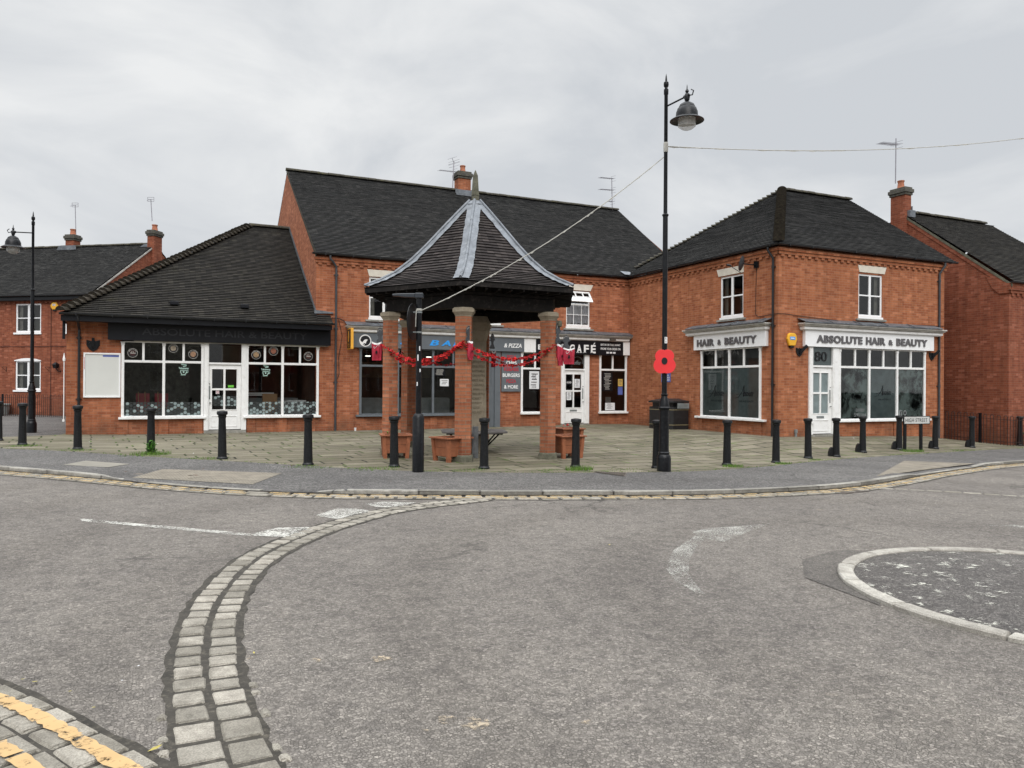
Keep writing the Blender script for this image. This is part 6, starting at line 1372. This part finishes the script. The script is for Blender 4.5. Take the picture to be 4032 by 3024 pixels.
# central inscribed stone with its bench
st = thing('memorial_stone', 'pale sandstone pillar with carved inscription standing inside the gazebo', 'memorial', (GX, GY, gz))
an = radians(-3); Fm = Frame((GX, GY), (cos(an-PHI*.55), sin(an-PHI*.55)), (sin(an-PHI*.55), -cos(an-PHI*.55)))
ch = lambda s, c=.08: [(-s+c, -s), (s-c, -s), (s, -s+c), (s, s-c), (s-c, s), (-s+c, s), (-s, s-c), (-s, -s+c)]
M(Fm).prism(ch(.31), gz-.1, gz+.40).prism(ch(.275), gz+.40, 1.50, ch(.265)).prism(ch(.262), 1.504, 2.62).build('shaft', STONE, st, bevel=.006)
M(Fm).prism(ch(.262), 2.62, 2.86, ch(.33)).prism(ch(.34), 2.86, 3.05).prism(ch(.34), 3.05, 3.20, ch(.28)).build('capital', STONE, st, bevel=.006)
m = M(Fm)
for i, s_ in enumerate(('ERECTED BY', 'SUBSCRIPTION OF THE', 'CONTRIBUTIONS', 'OF MANY FAMILIES', 'VISITORS TO THE', 'MARKET AND', 'THE COUNCIL', 'JOHN', 'MASTERS OF THE', 'ROBERT', 'JOHNSON', 'GOOD', 'ENGLAND')):
    z = 2.28-i*.105; w_ = min(.40, .035*len(s_)); m.text(s_, -w_/2+.03, w_/2+.03, z-.055, z, .271, .0025, bold=.01)
m.build('inscription', ENGR, st)
bn = thing('bench', 'dark slab bench running round the foot of the memorial stone in the gazebo', 'bench', (GX, GY, gz)); hz = gz+.46
hx = lambda r, a0=0: [(r*cos(a0+pi/3*k), r*sin(a0+pi/3*k)) for k in range(6)]
M(rotframe(GX+.0, GY+.0, radians(12))).prism(hx(.86), hz, hz+.045).build('seat', plain('bench_slab', (.14, .13, .125), .6, .3, 6), bn, bevel=.008)
M(rotframe(GX, GY, radians(12))).prism(hx(.36), gz-.08, hz-.01).build('base', BLACKM, bn)
for k in range(6):
    a = radians(12)+pi/3*k; m = M(); m.tube([(GX+.36*cos(a), GY+.36*sin(a), gz+.16), (GX+.66*cos(a), GY+.66*sin(a), hz-.01)], .018, 6); m.tube([(GX+.36*cos(a), GY+.36*sin(a), hz-.02), (GX+.74*cos(a), GY+.74*sin(a), hz-.02)], .018, 6); m.build('bracket', BLACKM, bn)
p = gnd(1871, 1803); t = tag(M(rotframe(p.x, p.y, radians(20))).box(-.055, .055, -.04, .04, p.z-.05, p.z+.68).build('steel_post', plain('galvanised', (.20, .21, .22), .4, .5, 5, metal=.5), bevel=.005), 'short galvanised steel post at the foot of the middle gazebo pillar', 'post')
# ---- planters
def planter(loc, rz, lb, size=.52, h=.47, plant=0):
    t = thing('planter', lb, 'planter', tuple(loc), rz, 'square wooden planters round the gazebo'); s, b = size/2, size/2*.86
    for sx, sy in ((-1, -1), (1, -1), (1, 1), (-1, 1)):
        M().prism([(sx*b-.04, sy*b-.04), (sx*b+.04, sy*b-.04), (sx*b+.04, sy*b+.04), (sx*b-.04, sy*b+.04)], -.04, h, [(sx*s-.04, sy*s-.04), (sx*s+.04, sy*s-.04), (sx*s+.04, sy*s+.04), (sx*s-.04, sy*s+.04)]).build('leg', WOODP, t, local=True, bevel=.005)
    for k in range(4):
        F = rotframe(0, 0, k*pi/2); m = M(F)
        for j in range(2):
            z0, z1 = .11+j*.18, .11+(j+1)*.18-.006; q0, q1 = lerp(b, s, z0/h), lerp(b, s, z1/h); m.raw([(-q0+.03, -q0-.012, z0), (q0-.03, -q0-.012, z0), (q1-.03, -q1-.012, z1), (-q1+.03, -q1-.012, z1), (-q0+.03, -q0+.012, z0), (q0-.03, -q0+.012, z0), (q1-.03, -q1+.012, z1), (-q1+.03, -q1+.012, z1)], [(0, 1, 2, 3), (7, 6, 5, 4), (3, 2, 6, 7), (0, 4, 5, 1)])
        m.build('panel', WOODP, t, local=True)
    m = M()
    for k in range(4): m.F = rotframe(0, 0, k*pi/2); m.box(-s-.075, s-.025, -s-.075, -s+.025, h+.0, h+.03)
    m.build('rim', WOODP, t, local=True, bevel=.004); M().box(-s+.03, s-.03, -s+.03, s-.03, .1, h-.08).build('soil', SOIL, t, local=True)
    if plant:
        m = M(); rr = random.Random(plant)
        for i in range(46):
            a, r = rr.uniform(0, 6.28), rr.uniform(0, .12); c = Vector((-.05+r*cos(a), r*sin(a), h-.07+rr.uniform(0, .18))); d = Vector((rr.uniform(-1, 1), rr.uniform(-1, 1), rr.uniform(0, 1))).normalized()*.05; e = d.cross(Vector((.3, .2, 1))).normalized()*.022
            m.face([tuple(c), tuple(c+d*.5+e), tuple(c+d), tuple(c+d*.5-e)])
        m.build('plant', LEAF if plant != 4 else FLOW, t, local=True)
    return t
p1 = gnd(1585, 1806); p2 = gnd(1768, 1822); p3 = gnd(2262, 1808); p4 = onp = gnd(2230, 1770)
off = lambda p, d: p+Vector((sin(PHI)*d, cos(PHI)*d, 0))
cen = lambda px, py, d: (lambda q: Vector((q.x, q.y, zpl(q.x, q.y))))(off(gnd(px, py), d))
planter(cen(1548, 1806, .30), radians(-12), 'wooden planter with a green sprig behind the bollard at the left of the gazebo', .52, plant=1)
planter(cen(1770, 1822, .36), radians(16), 'wooden planter with one corner forward at the foot of the middle gazebo pillar', .52)
planter(cen(2236, 1807, .32), radians(2), 'wooden planter behind the bollard in front of the cafe door', .50)
planter(cen(2240, 1768, .30), radians(0), 'wooden planter with red flowers half hidden behind the front right planter', .50, plant=4)
# ---- poppy garlands between the pillars
def garland(a, b, sag, lb, seed, dens=46, rad=.032):
    rr = random.Random(seed); a, b = Vector(a), Vector(b); t = thing('poppy_garland', lb, 'garland', tuple((a+b)/2-Vector((0, 0, sag))), 0, 'red poppy garlands on the gazebo'); P = lambda s: a.lerp(b, s)-Vector((0, 0, sag*4*s*(1-s)))
    M().tube([tuple(P(i/24)) for i in range(25)], .007, 5).build('cord', REDL, t); n = int((b-a).length*dens*.5); m = M(); mc = M()
    for i in range(n):
        c = P((i+rr.random())/n)+Vector((rr.uniform(-.015, .015), rr.uniform(-.015, .015), rr.uniform(-.02, .015))); nn = Vector((rr.uniform(-1, 1), rr.uniform(-1.2, .4), rr.uniform(-.5, .9))).normalized(); s = nn.orthogonal().normalized(); u = nn.cross(s); R_ = rad*rr.uniform(.8, 1.35)
        for q in range(4):
            g = pi/2*q+rr.uniform(-.3, .3); o_ = c+(s*cos(g)+u*sin(g))*R_*.55; k = 6; ring = [tuple(o_+(s*cos(2*pi*j/k)+u*sin(2*pi*j/k))*R_*.62+nn*(.012*cos(2*pi*j/k-g)+rr.uniform(-.006, .006))) for j in range(k)]; m.face(ring)
        mc.lathe([(.010, 0), (.009, .008), (.001, .010)], tuple(c+nn*.004), 6, axis=nn)
    m.build('poppies', RED, t); mc.build('poppy_centres', BLET, t)
zg = atp(1505, 1352, hv(-1, RP+.2)).z-.03; w0, w1, w2 = hv(-1, RP+.17, zg), hv(0, RP+.22, zg+.0), hv(1, RP+.17, zg+.02)
garland(w0, w1, .36, 'upper poppy garland between the left and middle gazebo pillars', 1, 56, .034); garland(w0+Vector((0, .05, -.05)), w1+Vector((.0, .05, -.04)), .41, 'lower poppy garland between the left and middle gazebo pillars', 2, 44, .030)
garland(w1, w2, .33, 'upper poppy garland between the middle and right gazebo pillars', 3, 56, .034); garland(w1+Vector((0, .04, -.08)), w2+Vector((0, .05, -.06)), .40, 'lower poppy garland between the middle and right gazebo pillars', 4, 40, .030)
w3, w4, w5 = hv(2, RP+.1, zg+.02), hv(3, RP+.1, zg+.02), hv(4, RP+.1, zg+.02)
garland(w5, w4, .38, 'poppy garland along the back left side of the gazebo', 5, 36, .029); garland(w4, w3, .38, 'poppy garland along the back right side of the gazebo', 6, 36, .029); garland(w5+Vector((-.05, -.02, 0)), w0+Vector((0, .1, 0)), .36, 'poppy garland along the left side of the gazebo', 7, 36, .029); garland(w2+Vector((0.05, .1, -.0)), w3, .36, 'poppy garland along the right side of the gazebo', 8, 36, .029)
# ---- burgundy bags and soldier silhouettes on the pillars
def bag(px0, px1, py0, py1, P, lb, seed, rot=0, thin=False):
    rr = random.Random(seed); a = atp(px0, py0, P); b = atp(px1, py0, P); c = atp(px0, py1, P); W_ = (b-a).length; H = a.z-c.z; mid = (a+b)/2; an = -PHI+radians(rot); W_ = W_/max(.25, abs(cos(radians(rot))))
    F = Frame((mid.x, mid.y), (cos(an), sin(an)), (sin(an), -cos(an))); t = thing('poppy_bag', lb, 'bag', (mid.x, mid.y, c.z), 0, 'burgundy bags hanging on the gazebo pillars'); nx, nz = 8, 10
    top, bot = [], []; m = M(F); mw = M(F)
    def P_(i, j, s): u = (i/nx-.5)*W_*(1-.10*j/nz); z = a.z-.02*sin(pi*i/nx)*(1-j/nz)*2-H*j/nz; w = s*(.012+.03*sin(pi*i/nx)*sin(pi*min(1, j/nz+.1)))+.012*sin(i*1.9+j*.5+seed); return (u, w, z)
    for s in (1, -1):
        for i in range(nx):
            for j in range(nz): (mw if j == 0 else m).face([P_(i, j+1, s), P_(i+1, j+1, s), P_(i+1, j, s), P_(i, j, s)][::s])
    m.build('cloth', REDB, t, smooth=True); mw.build('white_hem', WHITE, t, smooth=True)
    q = M(F); zc_ = lerp(a.z, c.z, .58); 
    fs_ = .42
    sil = [(-.30, -.10), (-.12, -.32), (.10, -.28), (.26, -.05), (.16, .12), (.22, .3), (0, .42), (-.22, .28), (-.14, .1)]
    q.plate([(x*W_*fs_, zc_+z*W_*fs_) for x, z in sil], .050, .054); q.build('printed_figure', BLACKW, t)
    q = M(F)
    if not thin:
        q.tube([(W_*(.25*cos(g*.5)-.0), .052, lerp(a.z, c.z, .28)+.04*sin(g)) for g in [k*.5 for k in range(14)]], .004, 5); q.build('printed_script', PAPER, t)
SOLD = [(-.5, -.55), (.48, -.55), (.5, -.42), (.30, -.25), (.20, -.12), (.24, .02), (.44, .10), (.60, .14), (.58, .20), (.40, .26), (.38, .42), (.22, .58), (0, .66), (-.22, .58), (-.38, .42), (-.42, .22), (-.40, .05), (-.26, -.02), (-.24, -.20), (-.44, -.30)]
def soldier(px0, px1, py0, py1, P, lb, rot=0, tall=False):
    a, b = atp(px0, py0, P), atp(px1, py1, P); mid = (a+b)/2; H = a.z-b.z; W_ = Vector((b.x-a.x, b.y-a.y)).length/max(.3, abs(cos(radians(rot)))); an = -PHI+radians(rot); F = Frame((mid.x, mid.y), (cos(an), sin(an)), (sin(an), -cos(an)))
    t = thing('soldier_silhouette', lb, 'metal silhouette', (mid.x, mid.y, b.z), 0, 'flat metal soldier silhouettes on the pillars')
    sx, sz = W_/1.1, H/1.22; m = M(F); m.plate([(x*sx, mid.z-.03+z*sz) for x, z in SOLD], -.005, .006); m.build('figure', DARKF, t); M(F).tube([(-.30*sx, .009, mid.z+.22*sz), (-.1*sx, .009, mid.z+.40*sz), (.25*sx, .009, mid.z+.35*sz)], .004, 5).build('cut_line', CORN, t)
    q = hv(0, 0); dd = (Vector((P[0], P[1]))-mid.xy); M().tube([(mid.x, mid.y, b.z+.03), (P[0], P[1], b.z+.03)], .012, 6).tube([(mid.x, mid.y, mid.z), (mid.x+dd.x*.9, mid.y+dd.y*.9, mid.z)], .010, 6).build('bracket', DARKF, t)
PL, PM, PR, PRb = hv(-1, RP+.03), hv(0, RP+.12), hv(1, RP+.12), hv(2, RP+.1)
soldier(1481, 1512, 1286, 1350, PL, 'soldier silhouette at the left gazebo pillar, above the left burgundy bag', 0)
bag(1464, 1504, 1344, 1419, PL, 'burgundy bag with dark print at the left gazebo pillar', 1)
soldier(1834, 1858, 1279, 1340, PM, 'narrow soldier silhouette on the right side of the middle gazebo pillar', 55)
bag(1843, 1861, 1338, 1417, PM, 'burgundy bag seen edge-on at the middle gazebo pillar', 2, 55, True)
soldier(2186, 2208, 1268, 1350, PR, 'narrow soldier silhouette nearest the right gazebo pillar', 50)
bag(2194, 2219, 1352, 1440, PR, 'narrow burgundy bag at the right gazebo pillar', 3, 45, True)
soldier(2213, 2246, 1316, 1368, PR, 'soldier head silhouette in front of the cafe sign, right of the right gazebo pillar', 0)
bag(2217, 2263, 1367, 1434, PR, 'wide burgundy bag hanging in front of the cafe door', 4)
soldier(1930, 1948, 1310, 1372, hv(3, RP+.1), 'small dark silhouette at the back pillar behind the memorial stone', 40)
bag(1934, 1952, 1380, 1446, hv(3, RP+.1), 'small burgundy bag at the back pillar behind the memorial stone', 5, 30, True)
p = atp(2205, 1275, PR); M().lathe([(.02, -.07), (.045, -.05), (.045, .02), (.04, .06), (.02, .07), (.001, .075)], tuple(p), 12).build('lamp', STONED, [o for o in bpy.data.objects if o.name.startswith('soldier_silhouette') and 'narrow soldier silhouette nearest' in o.get('label', '')][0])
# ---- aerials
def aerial(base, top, lb, rods, boom, name='tv_aerial'):
    t = thing(name, lb, 'aerial', tuple(base), 0, 'television aerials on the roofs'); M().tube([tuple(base), tuple(top)], .022, 6).build('mast', ALU, t)
    for (h, L, n, rl, dz) in rods:
        c = Vector(base).lerp(Vector(top), h); e = c+Vector((boom[0]*L, boom[1]*L, dz)); m = M(); m.tube([tuple(c-(e-c)*.15), tuple(e)], .012, 5); pr = Vector((-boom[1], boom[0], 0))
        for i in range(n):
            q = c.lerp(e, i/(n-1)); r_ = pr*rl*(1 if i else 1.3); m.tube([tuple(q-r_), tuple(q+r_)], .006, 4)
        for s in (-.12, 0, .12): m.tube([tuple(c-(e-c)*.12-pr*rl*1.2+Vector((0, 0, s))), tuple(c-(e-c)*.12+pr*rl*1.2+Vector((0, 0, s)))], .006, 4)
        m.build('antenna', ALU, t)
dv = Vector((-.93, -.36, 0))
aerial((11.60, 31.3, 10.2), (11.66, 31.3, 11.42), 'tv aerial beside the chimney on the main roof', [(.62, .8, 10, .13, -.10), (.93, .1, 2, .3, .2)], dv)
aerial((19.80, 31.3, 10.1), (19.76, 31.3, 11.68), 'tall aerial with three yagis at the right end of the main roof ridge', [(.97, .95, 14, .12, -.14), (.62, .95, 14, .12, -.14), (.27, .3, 4, .12, -.03)], dv)
rb = onpx = Vector((24.85, 19.75, 8.9)); tp_ = atp(3528, 545, rb); rb = atp(3526, 722, rb)
aerial(tuple(rb), tuple(tp_), 'aerial on a tall mast at the chimney of the far right house', [(.86, 1.0, 15, .17, -.10)], (-.97, -.1, 0))
t1 = FT(-3.83+.0, -4.2, 8.5); a0, a1 = atp(300, 965, t1), atp(296, 807, t1)
def flataerial(a0, a1, lb):
    t = thing('tv_aerial', lb, 'aerial', tuple(a0), 0, 'television aerials on the roofs'); M().tube([tuple(a0), tuple(a1)], .02, 6).build('mast', ALU, t); F = Frame((a1.x, a1.y), (cos(PHI), -sin(PHI)), (-sin(PHI), -cos(PHI))); m = M(F)
    for z in (-.1, .0, .1): m.box(-.16, .16, .0, .015, a1.z+z-.008, a1.z+z+.008)
    for u in (-.16, .15): m.box(u, u+.012, .0, .02, a1.z-.1, a1.z+.1)
    m.tube([(0, 0, a1.z), (.1, .6, a1.z-.2)], .012, 5); m.build('antenna', ALU, t)
flataerial(a0, a1, 'aerial on a tall mast by the left chimney of the far left terrace'); c_ = FTG(4.2, -.1, 9.5); flataerial(atp(599, 870, c_), atp(594, 785, c_), 'aerial on the gable chimney of the far left terrace')
# ---- railings
def railing(pts, H, lb, grp, step=.10, posts=(), mat=RAIL, zf=zpl, br=.011):
    t = thing('railing', lb, 'railing', (pts[0][0], pts[0][1], zf(*pts[0][:2])), 0, grp); f, L = along(pts); m = M(); s = 0
    zz = lambda x, y: zf(x, y)
    while s < L-step*2:
        a, b = f(s), f(s+step); za, zb = zz(a[0], a[1]), zz(b[0], b[1]); arc = [(lerp(a[0], b[0], .5-.5*cos(pi*k/6)), lerp(a[1], b[1], .5-.5*cos(pi*k/6)), lerp(za, zb, .5)+H-.05+.05*sin(pi*k/6)) for k in range(7)]
        m.tube([(a[0], a[1], za-.05)]+arc+[(b[0], b[1], zb-.05)], br, 5); s += step*2
    m.build('hooped_bars', mat, t)
    m = M()
    for h in (.86, .12): m.tube([(*f(L*k/30)[:2], zz(*f(L*k/30)[:2])+H*h) for k in range(31)], .010, 4)
    m.build('rail', mat, t)
    for q in posts: x, y, _, _ = f(q); M().box(x-.035, x+.035, y-.035, y+.035, zz(x, y)-.1, zz(x, y)+H+.02).build('post', BLACKM, t)
railing([(25.2, 18.6), (25.15, 17.8), (25.12, 15.75), (26.5, 15.45), (30, 15.6)], .98, 'rusty bow-top railing in front of the gable wall of the right house', 'bow-top railings', .115, posts=(1.95, 4.1))
wl = lambda u, w: tuple(FT(u, w, 0).xy)
railing([wl(-14, 1.3), wl(-1.1, 1.3), wl(2.9, 1.25)], .98, 'thin black bow-top railing in front of the far left terrace', 'bow-top railings', .10, posts=(8.5, 11.7, 12.85), zf=lambda x, y: .12)
# ---- lantern, brackets, trough, post at far left
t = thing('wall_lantern', 'small black lantern on the wall of the far left terrace', 'lantern', tuple(FT(.47, 0, 2.1)), math.atan2(-.594, .8045)); m = M(FT); m.prism([(.40, .1), (.54, .1), (.54, .24), (.40, .24)], 2.25, 2.42, [(.37, .07), (.57, .07), (.57, .27), (.37, .27)]); m.prism([(.36, .06), (.58, .06), (.58, .28), (.36, .28)], 2.42, 2.52, [(.45, .15), (.49, .15), (.49, .19), (.45, .19)]); m.tube([(.47, .17, 2.25), (.55, .10, 2.12), (.58, .0, 2.14)], .025, 6); m.build('lantern_body', BLACKM, t)
for u, lb in ((-.02, 'thin basket hook on the terrace wall right of the ground floor window'), (-2.27, 'thin basket hook on the terrace wall left of the ground floor window')): tag(M(FT).tube([(u, .01, 2.1), (u, .01, 2.32), (u-.05, .22, 2.30)], .012, 5).tube([(u, .01, 2.12), (u-.04, .18, 2.29)], .008, 5).build('basket_hook', RAIL), lb, 'hook', 'basket hooks on the terrace wall')
tq = FT(-2.2, .6, 0); tag(M(rotframe(tq.x, tq.y, 0)).lathe([(.45, .05), (.52, .50), (.56, .52), (.56, .56), (.50, .56), (.42, .3)], (0, 0, .1), 20).build('garden_tub', plain('tub_pale', (.30, .36, .36), .6, .3, 4)), 'pale tub behind the railing below the far left window', 'tub')
q = FL(.0, 0, 0); p = Vector((-2.41, 24.75, .1)); tag(M().tube([(p.x, p.y, .55), (p.x, p.y, 2.32)], .012, 6).box(p.x-.03, p.x+.02, p.y-.02, p.y+.02, .52, .58).lathe([(.03, 2.22), (.035, 2.27), (.005, 2.45)], (p.x, p.y, 0), 8).build('parasol_pole', WHITE), 'thin white pole at the left edge of the single-storey shop', 'pole')
m = M(FL); m.box(.06, .12, .02, .09, 2.85, 3.35); o = tag(m.build('hanging_board_end', BLACKW), 'black board end below the left corner of the shop fascia', 'board')
# ---- weeds, grass, leaves
def tuft(m, x, y, z, n, r, h, rr):
    for i in range(n):
        a, q = rr.uniform(0, 6.28), r*rr.random()**.6; X, Y = x+q*cos(a), y+q*sin(a)*.6; hh = h*rr.uniform(.4, 1.1); b = rr.uniform(0, 6.28); w = .004; lx, ly = rr.uniform(-.5, .5)*hh, rr.uniform(-.5, .5)*hh; Z = z
        m.face([(X-w*cos(b), Y-w*sin(b), Z), (X+w*cos(b), Y+w*sin(b), Z), (X+lx, Y+ly, Z+hh)])
rr = random.Random(21); m = M()
for px, py, n, r, h in ((88, 1757, 260, .42, .05), (306, 1774, 160, .35, .05), (594, 1790, 420, .42, .10), (830, 1806, 160, .38, .05), (1180, 1838, 120, .35, .04), (1470, 1847, 240, .5, .05), (1250, 1843, 80, .3, .04), (1850, 1852, 160, .35, .035), (2280, 1851, 420, .30, .10), (2885, 1838, 300, .26, .07), (3085, 1827, 220, .22, .06), (3210, 1812, 120, .2, .05), (3590, 1779, 420, .40, .09), (3760, 1774, 160, .5, .05), (2150, 1852, 100, .3, .03), (2450, 1850, 80, .4, .03), (560, 1795, 160, .5, .05)):
    p = gnd(px, py); tuft(m, p.x, p.y, p.z, n, r, h, rr)
for i in range(2600):       # moss and blades in the joint along the tarmac edge
    s = rr.random(); k = int(s*149); a = E_[k]
    if a[0] < -6 or a[0] > 25: continue
    x, y = a[0]+rr.uniform(-.2, .2), a[1]+rr.uniform(.0, .16)**1.0
    if rr.random() < .35+.65*(sin(a[0]*3.1)*sin(a[0]*1.3+1) > 0): tuft(m, x, yat(EDGE, x)+rr.uniform(-.02, .10), zpl(x, yat(EDGE, x)+.05), 2, .05, .03, rr)
kind(m.build('grass_tufts', GRASS), 'stuff')
p = gnd(594, 1786); t = thing('weed_plant', 'bright green weed growing at the foot of a bollard in front of the left shop', 'weed', tuple(p)); m = M(); rr = random.Random(9)
for i in range(150):
    a = rr.uniform(0, 6.28); h = rr.uniform(.04, .27); r = .14*(1-h/.36)*rr.random()**.5; c = Vector((r*cos(a), r*sin(a)-.09, h)); d = Vector((cos(a)*.6+rr.uniform(-.5, .5), sin(a)*.6+rr.uniform(-.5, .5), rr.uniform(-.2, .6))).normalized()*rr.uniform(.035, .06); e = d.cross(Vector((0, 0, 1)))
    e = e.normalized()*.022 if e.length > .001 else Vector((.02, 0, 0)); m.face([tuple(c), tuple(c+d*.5+e), tuple(c+d), tuple(c+d*.5-e)])
m.build('leaves', LEAF, t, local=True); m = M()
for i in range(9): a = i*.7; m.tube([(0, -.09, 0), (.10*cos(a), .10*sin(a)-.09, .22)], .004, 4)
m.build('stems', LEAF, t, local=True)
t = thing('flowering_plant', 'low red flowering plants behind the railing at the right edge', 'plant', (26.4, 15.75, -.25)); m, mf = M(), M()
for i in range(420):
    c = Vector((rr.uniform(25.9, 27.4), rr.uniform(15.55, 15.95), rr.uniform(-.22, .22))); d = Vector((rr.uniform(-1, 1), rr.uniform(-1, 1), rr.uniform(-.2, 1))).normalized()*.06; e = d.cross(Vector((.1, .2, 1))).normalized()*.025; (m if rr.random() < .8 else mf).face([tuple(c), tuple(c+d*.5+e), tuple(c+d), tuple(c+d*.5-e)])
m.build('leaves', plain('plant_dark_leaf', (.05, .08, .03), .8, .4, 9), t); mf.build('blooms', FLOW, t)
m, mb_, mw = M(), M(), M(); rr = random.Random(33)
def leafat(m, x, y, z, s):
    a = rr.uniform(0, 6.28); d = Vector((cos(a), sin(a), rr.uniform(-.1, .3)))*s; e = Vector((-sin(a), cos(a), rr.uniform(-.2, .3)))*s*.5; c = Vector((x, y, z+.012)); m.face([tuple(c-d), tuple(c-d*.2+e), tuple(c+d*.6+e*.6), tuple(c+d), tuple(c+d*.2-e)])
for i in range(90):
    x = rr.uniform(-2, 24); y = yat(EDGE, x)+rr.uniform(.2, 6)
    if x > 16 and y > 16.8: continue
    leafat(rr.choice((m, mw, mb_)), x, y, zpl(x, y), rr.uniform(.015, .035))
for px, py, s in ((495, 1860, .05), (750, 1876, .06), (770, 1874, .05), (800, 1850, .03), (1150, 1835, .06), (1345, 1852, .04), (1535, 1898, .04), (1350, 1850, .03), (3420, 1893, .03), (790, 1882, .03)): p = gnd(px, py, g0); leafat(mb_, p.x, p.y, p.z+.003, s)
for px, py, s in ((137, 2695, .022), (275, 2733, .010), (90, 2685, .012), (610, 2960, .03), (368, 2797, .010), (1000, 2580, .012), (480, 2690, .008), (545, 2632, .008), (2400, 2150, .02), (285, 1868, .03), (325, 1870, .03)): p = gnd(px, py, zroad); leafat(m if s > .009 else mw, p.x, p.y, p.z+.004, s)
for i in range(40):
    x, y = rr.uniform(-2, 18), 0; y = yat(KERB, x)-rr.uniform(.02, .45); leafat(rr.choice((m, mb_)), x, y, zroad(x, y)+.012, rr.uniform(.012, .03))
for mm, mt, nm in ((m, LEAFY, 'yellow_leaves'), (mb_, LEAFB, 'brown_leaves'), (mw, PAPER, 'pale_litter_scraps')): kind(mm.build(nm, mt), 'stuff')
